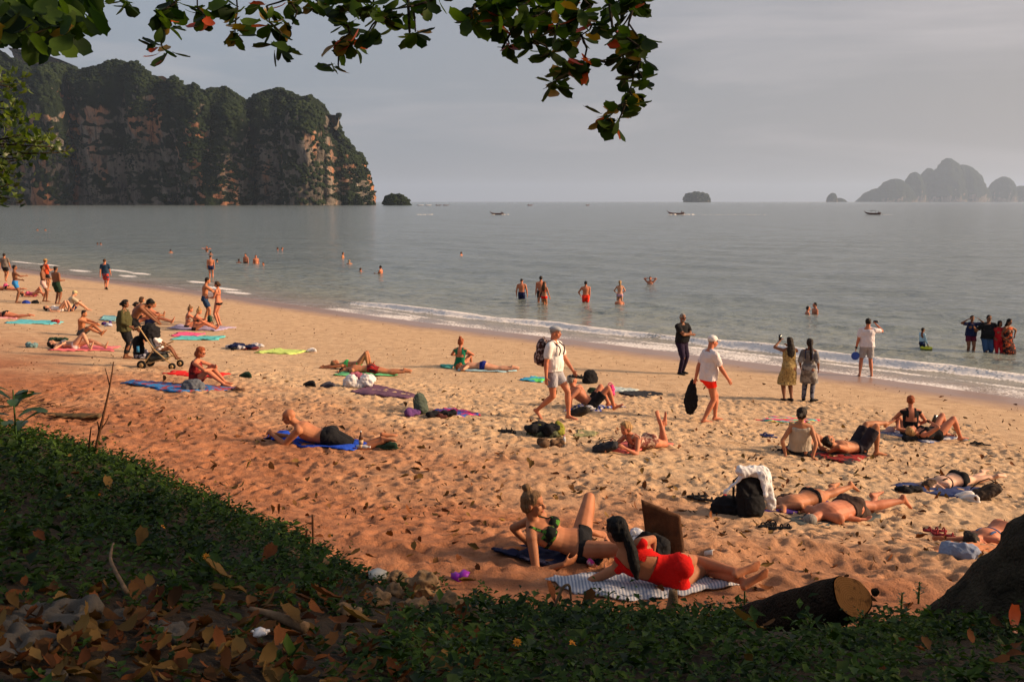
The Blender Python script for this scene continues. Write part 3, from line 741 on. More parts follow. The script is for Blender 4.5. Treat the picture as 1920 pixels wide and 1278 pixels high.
def tight(B, me, co, w, root):
    kind, mat = w[0], w[1]; k = B.k
    n = len(me.polygons); fc = np.empty(len(me.loops), np.int32); me.loops.foreach_get('vertex_index', fc)
    ls = np.empty(n, np.int32); me.polygons.foreach_get('loop_start', ls); lt = np.empty(n, np.int32); me.polygons.foreach_get('loop_total', lt)
    if not (lt == 4).all(): return
    F = fc.reshape(-1, 4); cen = co[F].mean(1)
    # spine coordinates
    sp = np.concatenate([[B.P-B.up*.2*k], B.spt, [B.S+B.cup*.15*k]]); fwv = np.concatenate([[B.fw], B.sfw, [B.cfw]]); rtv = np.concatenate([[B.rt], B.srt, [B.crt]])
    L = B.L/k; dist = np.concatenate([[-.2], np.linspace(0, L, 21), [L+.15]])
    best = np.full(len(cen), 9.); sd = np.zeros(len(cen)); X = np.zeros(len(cen)); Yv = np.zeros(len(cen))
    for i in range(len(sp)-1):
        dd, t = seg_dist(cen, sp[i], sp[i+1]); msk = dd < best; best[msk] = dd[msk]
        sd[msk] = (dist[i]+(dist[i+1]-dist[i])*t)[msk]; rel = cen-(sp[i]+(sp[i+1]-sp[i])*t[:, None])
        X[msk] = (rel@rtv[i])[msk]/k; Yv[msk] = (rel@fwv[i])[msk]/k
    arm = np.zeros(len(cen), bool)
    for a, b_ in ((B.SL, B.EL), (B.EL, B.WL), (B.SR, B.ER), (B.ER, B.WR)):
        dd, t = seg_dist(cen, a, b_); arm |= (dd < .072*k) & (t > .06)
        if a is B.EL or a is B.ER: arm |= dd < .06*k
    leg = np.zeros(len(cen)); inleg = np.zeros(len(cen), bool)
    for a, b_, c_ in ((B.HL, B.KL, B.AL), (B.HR, B.KR, B.AR)):
        dd, t = seg_dist(cen, a, b_); m_ = (dd < .115*k*B.fat) & (t > 0.02); leg = np.where(m_, np.maximum(leg, t), leg)
        dd, t = seg_dist(cen, b_, c_); leg = np.where((dd < .08*k), 1, leg)
    ax = np.abs(X)
    low = (~arm) & (best < .235*k*B.fat)
    if kind == 'brief': s_ = low & (sd < (w[2] if len(w) > 2 else -.005)) & (sd > -.26) & (leg < .16-.0*ax) & ~((sd < -.06) & (ax > .135) & (Yv > .02))
    elif kind == 'string': s_ = low & (((sd < .0) & (sd > -.035)) | ((sd < 0) & (sd > -.2) & (ax < .035-.25*(sd+.035).clip(-.2, 0)*.5) & (leg < .12)))
    elif kind == 'tight_shorts': s_ = low & (sd < .03) & (leg < (w[2] if len(w) > 2 else .34)) & (best < .24*k)
    elif kind == 'bikini_top':
        cup = (Yv > .03) & (sd > .225) & (sd < .335) & (ax < .135) & (ax > .012)
        band = (sd > .232) & (sd < .258)
        strap = (sd > .3) & (np.abs(ax-.085) < .011) & (sd < .47)
        s_ = low & (cup | band | strap)
    elif kind == 'swimsuit':
        back = w[2] if len(w) > 2 else .12
        front = (Yv > -.01) & (sd < .33); bk_ = (Yv <= -.01) & ((sd < back) | ((sd < .42) & (ax > .10+(.36-sd).clip(0, .3)*.12)))
        strap = (sd > .28) & (np.abs(ax-.082) < .020)
        s_ = low & (front | bk_ | strap) & (leg < .12) & (sd > -.3) & (sd < .475) & ~((sd < -.05) & (ax > .15) & (Yv > .0))
    elif kind == 'towelwrap': s_ = low & (sd < .33) & (leg < .3)
    if s_.sum() < 8: return
    Fs = F[s_]; used, inv = np.unique(Fs, return_inverse=True); inv = inv.reshape(Fs.shape)
    no = np.empty(len(me.vertices)*3, np.float32); me.vertices.foreach_get('normal', no); no = no.reshape(-1, 3).astype(float)
    base = co[used]; nn = no[used]
    # smooth the cut edge
    e = np.concatenate([inv[:, [0, 1]], inv[:, [1, 2]], inv[:, [2, 3]], inv[:, [3, 0]]]); key = np.sort(e, 1); uq, cnt = np.unique(key, axis=0, return_counts=True)
    be = uq[cnt == 1]
    for _ in range(3):
        acc = np.zeros_like(base); c_ = np.zeros(len(base))
        for a, b_ in ((0, 1), (1, 0)): np.add.at(acc, be[:, a], base[be[:, b_]]); np.add.at(c_, be[:, a], 1)
        mk_ = c_ > 0; base[mk_] = base[mk_]*.5+.5*acc[mk_]/c_[mk_][:, None]
    th = (w[3] if len(w) > 3 else .006)
    n0 = len(base); out = base+nn*th; inn = base-nn*.004
    side = np.stack([be[:, 0], be[:, 1], be[:, 1]+n0, be[:, 0]+n0], 1)
    Fa = np.concatenate([inv, inv[:, ::-1]+n0, side])
    link({'brief': 'bikini_bottom' if B.sex == 'f' else 'swim_trunks', 'string': 'bikini_bottom', 'tight_shorts': 'shorts', 'bikini_top': 'bikini_top', 'swimsuit': 'swimsuit', 'towelwrap': 'dress'}[kind], mkmesh(kind, np.concatenate([out, inn]), Fa), mat, root)
def loose(B, w, root, vox):
    kind, mat = w[0], w[1]; k = B.k; so = Soup(); nm = kind; fa = .5+.5*B.fat; F = B.sex == 'f'; o = w[2] if len(w) > 2 else {}
    vx = max(vox*.9, .010); sm = 3
    ua = .050 if F else .060
    if kind in ('tee', 'tank', 'cardigan', 'longtee'):
        hem = o.get('hem', -.06); T = TORSO[B.sex]; loosen = o.get('loose', .018)
        prof = [(hem, max(.185, T[3][1])+.012, .128, 0), (0, .178, .122, 0), (.1, .170, .118, .004), (.2, .170, .118, .004)]+[r for r in T if r[0] > .24]
        prof = [r for r in prof if r[0] <= (.47 if not F else .44)]
        B.torso(so, hem, .49 if not F else .455, loosen, prof)
        if F:
            for sg in (-1, 1):
                c, x, y = B.sp(.275); so.ell(c+x*sg*.068*k+y*.080*k, .066*k, .064*k, .064*k, x, y, np.cross(x, y))
        if kind != 'tank':
            en = o.get('sleeve', .55 if kind != 'cardigan' else 1.0)
            for Sh, E, Wr in ((B.SL, B.EL, B.WL), (B.SR, B.ER, B.WR)):
                so.limb(B.S+B.cup*.02*k, Sh, [(0, .045*k), (1, (ua+.012)*k*fa)])
                so.limb(Sh, Sh+(E-Sh)*en, [(0, (ua+.012)*k*fa), (1, (ua+.014)*k*fa)], 14)
                if kind == 'cardigan' or o.get('fore'): so.limb(E, E+(Wr-E)*o.get('fore', .75), [(0, (ua+.010)*k), (1, .048*k)])
        nm = {'tee': 'shirt', 'tank': 'vest', 'cardigan': 'cardigan', 'longtee': 'shirt'}[kind]
    elif kind in ('shorts', 'trousers'):
        B.torso(so, -.13, o.get('waist', .06), .014)
        en = o.get('len', .55)
        for Hp, K, A in ((B.HL, B.KL, B.AL), (B.HR, B.KR, B.AR)):
            so.limb(Hp, Hp+(K-Hp)*(en if kind == 'shorts' else 1.0), [(0, .108*k*B.fat), (1, (.098 if kind == 'shorts' else .072)*k*B.fat)], 16, ends=False)
            if kind == 'trousers': so.limb(K, K+(A-K)*o.get('len2', .95), [(0, .070*k), (1, o.get('cuff', .055)*k)], 14)
        for sg in (-1, 1): so.ell(B.P+B.rt*sg*.078*k-B.up*.075*k-B.fw*.05*k, .096*k*B.fat, .088*k*B.fat, .098*k*B.fat, B.rt, B.fw, B.up)
        nm = kind
    elif kind in ('dress', 'skirt'):
        if kind == 'dress': B.torso(so, -.12, .43, .013)
        C, rx, ry, d0 = [], [], [], []
        m1 = (B.KL+B.KR)/2; m2 = (B.AL+B.AR)/2; ln = o.get('len', .9); wd = o.get('wide', .22)
        pts = [B.P+B.up*.05*k, B.P-B.up*.06*k, (B.HL+B.HR)/2*.4+m1*.6, m1]+([m1+(m2-m1)*(ln-1)] if ln > 1 else [])
        if ln < 1: pts[-1] = (B.HL+B.HR)/2*(1-ln)+m1*ln
        w_ = [.175, .20, wd*.95, wd]+([wd*1.05] if ln > 1 else [])
        so.loft(pts, B.rt, B.fw, np.array(w_)*k*fa, np.array(w_)*.78*k*fa, 18)
        if o.get('sleeve'):
            for Sh, E in ((B.SL, B.EL), (B.SR, B.ER)): so.limb(Sh, Sh+(E-Sh)*o['sleeve'], [(0, .06*k), (1, .062*k)])
        nm = kind
    elif kind == 'cap':
        so.ell(B.hp(0, -.018, .058), .089*k, .104*k, .078*k, B.hrt, B.hfw, B.hup, 18); fl = B.hfw*(-1 if o.get('back') else 1)
        so.loft([B.H+(fl*a+B.hup*(.052-.12*max(0, a-.06)))*k for a in (.06, .10, .135, .155)], B.hrt, B.hup, np.array([.078, .072, .055, .02])*k, np.array([.011]*4)*k, 14); nm = 'cap'; vx = .009; sm = 2
    elif kind == 'flatcap':
        so.ell(B.hp(0, -.010, .075), .092*k, .112*k, .052*k, B.hrt, B.hfw, B.hup, 18); so.ell(B.hp(0, .085, .055), .072*k, .045*k, .018*k, B.hrt, B.hfw, B.hup); nm = 'flat_cap'; vx = .009
    elif kind == 'sunhat':
        so.ell(B.hp(0, -.01, .075), .088*k, .1*k, .07*k, B.hrt, B.hfw, B.hup, 18); so.ell(B.hp(0, 0, .055), .16*k, .17*k, .014*k, B.hrt, B.hfw, B.hup, 22); nm = 'sun_hat'; vx = .010
    elif kind == 'shoes':
        for nm_, K, A in (('lf', B.KL, B.AL), ('rf', B.KR, B.AR)):
            so = Soup(); sd = nrm(A-K); fd = B.q.get(nm_+'d'); fd = nrm(fd if fd is not None else V3(B.fw[0], B.fw[1], 0)); dn = nrm(sd-fd*np.dot(sd, fd)); sx_ = np.cross(fd, dn)
            so.loft([A+dn*.05*k-fd*.07*k, A+dn*.04*k-fd*.05*k, A+dn*.04*k, A+dn*.05*k+fd*.08*k, A+dn*.056*k+fd*.16*k, A+dn*.06*k+fd*.21*k], sx_, dn, np.array([.02, .042, .044, .050, .050, .02])*k, np.array([.02, .040, .044, .034, .026, .012])*k, 14)
            v, t = so.data(); link('shoe', mkmesh('shoe', v, t), mat, root)
        return
    elif kind == 'glasses':
        for sx_ in (-1, 1):
            s2 = Soup(); s2.ell(B.hp(sx_*.032, .094, .004), .024*k, .006*k, .018*k, B.hrt, B.hfw, B.hup, 12, 7); s2.limb(B.hp(sx_*.056, .086, .01), B.hp(sx_*.078, .0, .008), [(0, .004), (1, .004)], 6); v, t = s2.data(); link('sunglasses', mkmesh('sunglasses', v, t), mat, root)
        return
    elif kind == 'straps':
        for sg in (-1, 1):
            C = []
            for d, y_ in ((.26, .9), (.34, 1.04), (.41, 1.0), (.45, .2), (.455, -.3), (.40, -1.03), (.33, -1.08), (.24, -1.05)):
                c, x, y = B.sp(d*(.944 if F else 1)); T = TORSO[B.sex]; dp = float(np.interp(d*(.944 if F else 1), [r[0] for r in T], [r[2] for r in T]))
                C.append(c+x*sg*.088*k+y*(dp+.048)*y_*k+(B.cup*.052*k if abs(y_) < .5 else 0))
            s2 = Soup()
            for a, b_ in zip(C[:-1], C[1:]): s2.limb(a, b_, [(0, .011*k), (1, .011*k)], 6)
            v, t = s2.data(); link('strap', mkmesh('strap', v, t), mat, root)
        return
    elif kind == 'watch':
        a, b_ = (B.EL, B.WL) if o.get('side') != 'r' else (B.ER, B.WR); so.limb(b_-(b_-a)*.1, b_-(b_-a)*.02, [(0, .034*k), (1, .034*k)]); v, t = so.data(); link('watch', mkmesh('watch', v, t), mat, root); return
    def done(me):
        me.materials.append(mat); n = len(me.vertices); co = np.empty(n*3, np.float32); me.vertices.foreach_get('co', co); co = co.reshape(-1, 3).astype(float)
        no = np.empty(n*3, np.float32); me.vertices.foreach_get('normal', no); no = no.reshape(-1, 3)
        if kind not in ('cap', 'flatcap', 'sunhat'):
            co = co+no*(fbm3(co*np.array([9, 9, 6])+NP[0], 3, 5)*.020)[:, None]; me.vertices.foreach_set('co', co.astype(np.float32).ravel()); me.update()
        link(nm, me, None, root)
    remesh_job(so, vx, sm, done)

# poses, local frame: standing and sitting figures face +y; lying figures have the head towards +y
def stand(h=1.75, **k):
    s = h/1.75; d = dict(h=h, P=(0, 0, .965*s), LF=(-.10*s, 0, .085*s), RF=(.10*s, 0, .085*s), LH=(-.25*s, .03, .80*s), RH=(.25*s, .03, .80*s), le=(-.2, -1, 0), re=(.2, -1, 0)); d.update(k); return d
def walk(h=1.75, st=.30, **k):
    s = h/1.75; d = stand(h, P=(0, .0, .945*s), LF=(-.07*s, st*s, .10*s), RF=(.07*s, -st*.95*s, .15*s), LH=(-.25*s, -.12, .80*s), RH=(.25*s, .20, .82*s), rfd=(0, .75, -.65)); d.update(k); return d
def sit(h=1.7, lean=.15, **k):
    """sitting on the ground, knees up, arms round the knees"""
    s = h/1.75; d = dict(h=h, P=(0, 0, .13*s), up=(0, .05-lean*.3, 1), cup=(0, lean*2.2, 1), LF=(-.12*s, .62*s, .07*s), RF=(.12*s, .62*s, .07*s), lk=(-.3, 0, 1), rk=(.3, 0, 1), LH=(-.05, .38*s, .40*s), RH=(.04, .40*s, .36*s), le=(-1, 0, -.3), re=(1, 0, -.3)); d.update(k); return d
def prone(h=1.7, **k):
    s = h/1.75; d = dict(h=h, P=(0, 0, .13*s), up=(0, 1, 0), fw=(0, 0, -1), cup=(0, 1, -.04), LF=(-.12*s, -.93*s, .07*s), RF=(.13*s, -.93*s, .07*s), lk=(0, 0, -1), rk=(0, 0, -1), lfd=(-.3, -.9, -.35), rfd=(.3, -.9, -.35), hfw=(-1, .1, -.4), nup=(0, 1, -.1),
                         LH=(-.10, .76*s, .05), RH=(.10, .76*s, .05), le=(-1, 0, 0), re=(1, 0, 0))
    d.update(k); return d
def supine(h=1.7, **k):
    s = h/1.75; d = dict(h=h, P=(0, 0, .13*s), up=(0, 1, 0), fw=(0, 0, 1), cup=(0, 1, 0), LF=(.12*s, -.93*s, .07*s), RF=(-.12*s, -.93*s, .07*s), lk=(0, 0, 1), rk=(0, 0, 1), lfd=(0, -.3, 1), rfd=(0, -.3, 1), nup=(0, 1, .1), hfw=(0, -.1, 1),
                         LH=(.30, -.02, .05), RH=(-.30, -.02, .05), le=(1, 0, -.2), re=(-1, 0, -.2)); d.update(k); return d
# ---------------------------------------------------------------- the people on the beach
BLACK = cloth((.012, .012, .014), 'black_cloth'); WHITE = cloth((.66, .62, .60), 'white_cloth', var=.05); NAVY = cloth((.012, .018, .06), 'navy_cloth')
RED = cloth((.62, .012, .010), 'red_cloth'); GREY = cloth((.30, .29, .30), 'grey_cloth'); BLUE = cloth((.02, .09, .25), 'blue_cloth'); DKGREEN = cloth((.015, .035, .022), 'dark_green_cloth')
GL = M('dark_glass', (.01, .01, .012), .15, 0, spec=.6)
FLORALB = cloth((.012, .014, .012), 'leafy_bikini', pattern='blotch', c2=(.07, .20, .03), scale=14)
def P_(px, py, **k): return G(px, py, **k)
def put(px, py, yaw, pose, label, dz=0, **k):
    g = G(px, py); return person((g[0], g[1], g[2]+dz), yaw, pose, label, **k)
def wade(px, py, depth, yaw, pose, label, **k):
    """someone standing in the sea: the water line is seen at px, py and covers the legs up to depth"""
    g = G(px, py, water=True); return person((g[0], g[1], -depth), yaw, pose, label, **k)
hd = dict
# --- nearest pair
put(1078, 1049, 0, hd(h=1.76, sex='f', P=(0, 0, .155), up=(-1, 0, .12), fw=(.12, -.42, 1), cup=(-.74, -.05, .70), cfw=(.68, -.45, .55), nup=(-.25, 0, 1), hup=(-.05, 0, 1), hfw=(1, -.28, -.02),
    LF=(.17, .64, .07), RF=(.32, .12, .09), lk=(.1, .1, 1), rk=(.8, -1, .35), RH=(-.12, -.30, .07), LH=(-.40, .26, .04), re=(-.4, -.2, -1), le=(-1, .2, -.4), rhd=(.8, .3, .2), rfd=(.3, .9, .1), lfd=(.9, .1, -.1)),
    'woman in a dark leafy bikini propped on her elbows on the navy towel', vox=.0085, near=True, skin='tan', hair=('topbun', 'darkblond'), wear=[('bikini_top', FLORALB), ('brief', BLACK, -.02)])
put(1258, 1105, 0, hd(h=1.74, sex='f', fat=.97, P=(0, 0, .150), up=(-1, -.02, .14), fw=(.05, 1, .18), cup=(-.78, .06, .62), cfw=(.28, .96, .05), nup=(-.42, .10, .9), hup=(-.1, .1, 1), hfw=(-.62, .78, -.05),
    LF=(.61, .00, .07), RF=(.55, .07, .13), lk=(0, 1, .0), rk=(0, 1, -.22), LH=(-.52, .30, .04), RH=(-.12, .32, .12), le=(-.9, -.9, -.2), re=(.3, .3, .8), lfd=(.75, .15, .50), rfd=(.75, .3, .25), hang=(.22, -.28, -1), hairlen=.40),
    'woman in a red swimsuit lying on her side on the white striped towel', vox=.0085, near=True, skin='tan', hair=('pony', 'black'), wear=[('swimsuit', RED, .17)])
# --- middle of the beach
put(613, 834, 0, hd(h=1.80, sex='m', fat=1.08, P=(0, 0, .14), up=(-1, 0, .02), fw=(0, 0, -1), cup=(-.80, 0, .62), cfw=(-.6, 0, -.8), nup=(-.75, -.05, .72), hup=(-.25, 0, 1), hfw=(-1, -.12, -.22),
    LF=(.86, -.08, .07), RF=(.84, .16, .08), lk=(0, 0, -1), rk=(0, 0, -1), lfd=(.9, -.2, -.2), rfd=(.9, .2, -.2), LH=(-.80, -.05, .17), RH=(-.82, .10, .15), le=(.4, -.5, -1), re=(.4, .6, -1), lhc=.7, rhc=.7),
    'bald man with black shorts resting on his elbows on the blue towel', vox=.010, near=True, skin='tan', hair=('bald', 'brown'), wear=[('shorts', BLACK, hd(len=.75))])
g30 = put(1212, 842, 0, hd(h=1.64, sex='f', P=(0, 0, .13), up=(-.80, -.6, .02), fw=(0, 0, -1), cup=(-.62, -.45, .62), cfw=(-.5, -.4, -.75), nup=(-.5, -.35, .8), hup=(-.15, -.1, 1), hfw=(-.75, -.6, -.42),
    LF=(.26, .30, .40), RF=(.32, .38, .36), lk=(.6, .4, -1), rk=(.6, .4, -1), lfd=(-.2, 0, 1), rfd=(-.1, .1, 1), LH=(-.42, -.55, .16), RH=(-.60, -.28, .20), le=(.2, -.6, -1), re=(-.4, .6, -1), lhc=.5),
    'blonde woman reading face down on the coral towel with feet raised', vox=.011, face=1, skin='red', hair=('lowbun', 'blond'), wear=[('bikini_top', BLACK), ('dress', cloth((.16, .055, .045), 'brown_print', pattern='blotch', c2=(.45, .30, .22), scale=16), hd(len=.35, wide=.2))] and [('swimsuit', cloth((.16, .055, .045), 'brown_print', pattern='blotch', c2=(.45, .30, .22), scale=16), .20)])
put(668, 692, 90, supine(1.62, sex='f', LF=(.10, -.38, .07), RF=(-.10, -.34, .07), LH=(.10, 1.02, .05), RH=(-.14, .98, .05), le=(1, .2, .2), re=(-1, .2, .2)),
    'woman in a bright green bikini lying on her back with one knee raised', vox=.014, skin='tan', hair=('lowbun', 'darkblond'), wear=[('bikini_top', cloth((.06, .42, .12), 'green_bikini')), ('brief', cloth((.06, .42, .12), 'green_bikini'), -.03)])
put(692, 701, 90, prone(1.76, hfw=(-1, .2, -.5), LH=(-.30, .50, .05), RH=(.18, .78, .05)),
    'man in black trunks lying face down beside the woman in green', vox=.014, skin='tan', hair=('short', 'black'), wear=[('tight_shorts', cloth((.02, .015, .018), 'striped_trunks', pattern='stripes', c2=(.30, .02, .02), scale=3), .45)])
put(863, 690, -12, sit(1.68, .05, sex='f', LF=(-.10, .66, .07), RF=(.16, .62, .07), LH=(-.08, .30, .34), RH=(.12, .32, .36), hfw=(.25, .8, -.5)),
    'red-haired woman in a green swimsuit sitting with her back turned', vox=.013, skin='red', hair=('topbun', 'red'), wear=[('swimsuit', cloth((.01, .14, .075), 'green_suit'), .20)])
put(902, 694, 86, prone(1.66, sex='f', fat=1.1, hfw=(-.6, .4, -.6), LH=(-.22, .55, .05), RH=(.22, .72, .06)),
    'pale woman in navy bottoms lying face down beside the green swimsuit', vox=.014, skin='fair', hair=('lowbun', 'red'), wear=[('tight_shorts', cloth((.01, .02, .16), 'navy_bottoms'), .16)])
# walkers and standing figures
g8 = put(1038, 786, -118, walk(1.80, .26, fat=1.02, LF=(-.08, .27, .10), RF=(.08, -.30, .17), LH=(-.24, .30, .88), RH=(.30, -.02, .80), hfw=(-.1, 1, -.18), belly=.02),
    'man in a grey flat cap and white T-shirt walking with a backpack', vox=.011, face=1, skin='red', hair=('shaved', 'grey'), wear=[('tee', WHITE, hd(hem=-.05)), ('shorts', cloth((.33, .32, .35), 'grey_shorts', pattern='blotch', c2=(.20, .19, .23), scale=3), hd(len=.62)), ('flatcap', cloth((.30, .31, .33), 'grey_cap')), ('straps', cloth((.03, .012, .012), 'maroon_strap'))])
put(1106, 768, 0, hd(h=1.78, P=(0, 0, .14), up=(-.86, -.1, .5), fw=(.5, .35, .8), cup=(-.62, .0, .80), cfw=(.75, .45, .55), nup=(-.3, 0, .95), hup=(-.2, 0, 1), hfw=(1, .5, -.25),
    LF=(.42, .40, .07), RF=(.50, .02, .07), lk=(.1, .1, 1), rk=(.1, -.1, 1), LH=(-.05, .42, .22), RH=(-.42, -.28, .07), re=(-.6, -.8, 0), le=(0, .3, .7), rfd=(.75, -.1, .5), lfd=(.9, .2, .1)),
    'man in black shorts leaning back on the striped blue towel with knees bent', vox=.012, skin='red', hair=('short', 'grey'), wear=[('shorts', BLACK, hd(len=.62))])
put(1118, 742, -95, hd(supine(1.62), sex='f', LF=(.14, -.34, .07), RF=(-.10, -.50, .07), cup=(0, .8, .5), hfw=(0, -.4, .9)),
    'woman lying behind the man in black shorts, mostly hidden by him', vox=.014, skin='tan', hair=('lowbun', 'brown'), wear=[('bikini_top', BLACK), ('brief', BLACK, -.02)]) if False else None
put(1277, 701, -142, stand(1.76, fat=1.13, belly=.05, LH=(.10, .24, 1.17), RH=(-.08, .28, 1.16), le=(-1, .1, -.4), re=(1, .1, -.4), LF=(-.11, -.04, .085), RF=(.12, .05, .085), hfw=(.25, 1, -.08)),
    'man in a black T-shirt and dark trousers standing with folded arms', vox=.013, face=1, skin='brown', hair=('short', 'grey', 'beard'), wear=[('tee', BLACK, hd(hem=-.04)), ('trousers', cloth((.020, .013, .032), 'dark_trousers')), ('shoes', BLACK), ('glasses', GL)])
g11 = put(1326, 791, -72, walk(1.80, .14, fat=1.06, belly=.03, LF=(-.08, .22, .085), RF=(.08, -.12, .085), LH=(-.27, -.14, .86), RH=(.26, .30, .90), lfd=(-.1, 1, 0), rfd=(0, 1, 0), hfw=(.1, 1, -.5), cup=(0, .12, 1)),
    'man in a white cap, white T-shirt and bright red shorts walking right', vox=.011, face=1, skin='red', hair=('shaved', 'grey'), wear=[('tee', cloth((.62, .56, .56), 'pinkish_white'), hd(hem=-.10, loose=.028, sleeve=.62)), ('shorts', cloth((.85, .025, .012), 'bright_red'), hd(len=.42)), ('cap', WHITE)])
put(1477, 752, 8, stand(1.60, sex='f', fat=1.12, LH=(-.12, .32, 1.42), RH=(.10, .30, 1.30), le=(-1, 0, -.5), re=(1, .1, -.6), hairlen=.36),
    'long-haired woman in a knee-length leopard print dress taking a picture', vox=.013, skin='brown', hair=('long', 'dark'), wear=[('dress', cloth((.33, .24, .10), 'leopard_print', pattern='spots', c2=(.055, .03, .018), scale=30), hd(len=1.12, wide=.24)), ('shoes', BLACK)])
put(1514, 753, -22, walk(1.60, .10, sex='f', LF=(-.10, .03, .085), RF=(.10, .02, .085), rfd=(.5, .6, 0), LH=(-.20, .10, .82), RH=(.22, .06, .80), hairlen=.46, hfw=(-.5, 1, .05)),
    'woman in a long grey tunic and dark scarf with a low ponytail', vox=.013, skin='brown', hair=('pony', 'dark'), wear=[('dress', cloth((.26, .25, .24), 'grey_tunic', pattern='blotch', c2=(.13, .12, .12), scale=5), hd(len=1.02, wide=.24, sleeve=.9)), ('trousers', cloth((.16, .16, .19), 'patterned_trousers', pattern='blotch', c2=(.03, .03, .05), scale=11)), ('shoes', BLACK), ('straps', NAVY)])
g14 = put(1623, 706, -12, stand(1.78, fat=1.05, LH=(-.31, .0, .84), RH=(.30, .34, 1.52), re=(1, 0, -.6), LF=(-.17, 0, .085), RF=(.17, .03, .085), hfw=(.2, 1, .05)),
    'man in a white T-shirt and grey shorts filming at the water edge', vox=.013, skin='red', hair=('short', 'dark'), wear=[('tee', cloth((.60, .55, .56), 'white_tee'), hd(hem=-.07, loose=.024, sleeve=.6)), ('shorts', GREY, hd(len=.80)), ('watch', BLACK)])
# seated and lying on the right
put(1499, 853, -12, sit(1.70, 0, sex='f', up=(0, -.2, 1), cup=(0, -.30, 1), nup=(0, .1, 1), hfw=(.35, 1, .1), LF=(.04, .70, .07), RF=(.22, .66, .07), LH=(-.24, -.26, .05), RH=(.18, -.34, .05), le=(-1, -.4, 0), re=(1, -.4, 0), lhd=(-.3, -.9, -.1), rhd=(.6, -.8, -.1), lhp=(0, 0, -1), rhp=(0, 0, -1)),
    'woman in a pale crochet vest leaning back on her hands', vox=.011, skin='tan', hair=('lowbun', 'dark'), wear=[('tank', cloth((.40, .34, .27), 'beige_vest'), hd(hem=-.02)), ('shorts', BLACK, hd(len=.35))])
put(1604, 852, 0, hd(h=1.80, P=(0, 0, .13), up=(-.88, -.42, .06), fw=(0, 0, 1), cup=(-.86, -.42, .22), cfw=(.15, .1, 1), nup=(-.8, -.4, .45), hup=(-.75, -.4, .45), hfw=(.4, .25, .85), LF=(.66, .42, .47), RF=(.36, -.02, .07), lk=(-.3, 0, 1), rk=(-.1, 0, 1),
    lfd=(.75, .3, .5), rfd=(.9, .1, .0), LH=(-.66, -.16, .16), RH=(-.60, -.38, .14), le=(-.2, .8, .9), re=(.4, -1, .7), lhd=(.2, -.9, .1), rhd=(-.2, .9, .1)),
    'man in dark knee-length shorts lying with hands behind his head, one leg crossed', vox=.011, skin='tan', hair=('short', 'dark'), wear=[('shorts', cloth((.022, .018, .024), 'dark_shorts'), hd(len=.85))])
put(1706, 818, -8, sit(1.66, .10, sex='f', fat=1.1, LF=(-.10, .60, .07), RF=(.14, .55, .07), LH=(-.12, .32, .20), RH=(.16, .26, .16), hfw=(.2, .8, -.5)),
    'woman with short red hair in a black strappy swimsuit sitting upright', vox=.012, skin='red', hair=('short', 'red'), wear=[('swimsuit', BLACK, .20)])
put(1749, 826, 0, hd(h=1.68, sex='f', fat=1.15, P=(0, 0, .15), up=(-.90, -.40, .04), fw=(0, 0, 1), cup=(-.88, -.42, .12), nup=(-.85, -.4, .3), hup=(-.9, -.4, .2), hfw=(.3, .1, .9), LF=(.55, .10, .07), RF=(.40, .35, .07), lk=(0, 0, 1), rk=(0, 0, 1),
    lfd=(.9, -.1, .1), rfd=(.9, .1, .1), LH=(-.30, -.42, .10) , RH=(-.62, .12, .36), le=(.1, -1, -.4), re=(-.3, .9, .6)) | dict(LF=(.40, .34, .07), RF=(.56, .06, .07), LH=(-.60, .22, .30), RH=(-.12, -.18, .40), re=(0, -1, -.3)),
    'woman in a black swimsuit lying on her back with bent knees, holding a phone', vox=.012, skin='red', hair=('lowbun', 'blond'), wear=[('swimsuit', BLACK, .1)])
put(1790, 914, 0, hd(prone(1.66), sex='f', up=(-.86, -.50, 0), cup=(-.86, -.5, .02), nup=(-.86, -.5, -.05), hfw=(.3, -.9, -.2), LF=(.70, .55, .07), RF=(.82, .35, .07), lfd=(.8, .5, -.2), rfd=(.8, .5, -.2), LH=(-.78, -.02, .05), RH=(-.28, -.52, .05), le=(-.5, .9, 0), re=(0, -1, 0)),
    'pale woman in a black bikini face down on a dark blue towel', vox=.012, skin='pale', hair=('bob', 'brown'), wear=[('bikini_top', BLACK), ('brief', BLACK, .01)])
put(1586, 972, 0, hd(prone(1.84), fat=1.08, up=(-.80, -.60, 0), cup=(-.80, -.6, .02), nup=(-.8, -.6, -.08), hup=(-.8, -.6, -.1), hfw=(-.55, .55, -.6), LF=(.58, .62, .07), RF=(.86, .42, .10), lk=(.2, .2, -1), rk=(.2, .2, -1), lfd=(.8, .5, -.1), rfd=(.5, .3, -.8), LH=(-.55, .22, .06), RH=(.08, -.26, .07), le=(-.5, .9, 0), re=(0, -1, 0), rhd=(.9, .2, 0), rhp=(0, 0, 1)),
    'man in brown swim shorts lying face down on a grey towel', vox=.009, near=True, skin='red', hair=('shaved', 'grey'), wear=[('shorts', cloth((.050, .030, .025), 'brown_shorts'), hd(len=.60))])
put(1516, 951, 0, hd(prone(1.68), sex='f', up=(-.80, -.60, 0), cup=(-.80, -.6, .02), hfw=(-.5, .6, -.5), LF=(.55, .68, .07), RF=(.70, .52, .12), lfd=(.8, .5, -.1), rfd=(.5, .3, -.6), LH=(-.75, -.30, .05), RH=(-.50, -.62, .05), le=(-.5, .9, 0), re=(.3, -1, 0)),
    'woman in a black string bikini lying behind the draped backpack', vox=.011, skin='tan', hair=('lowbun', 'brown'), wear=[('string', BLACK)])
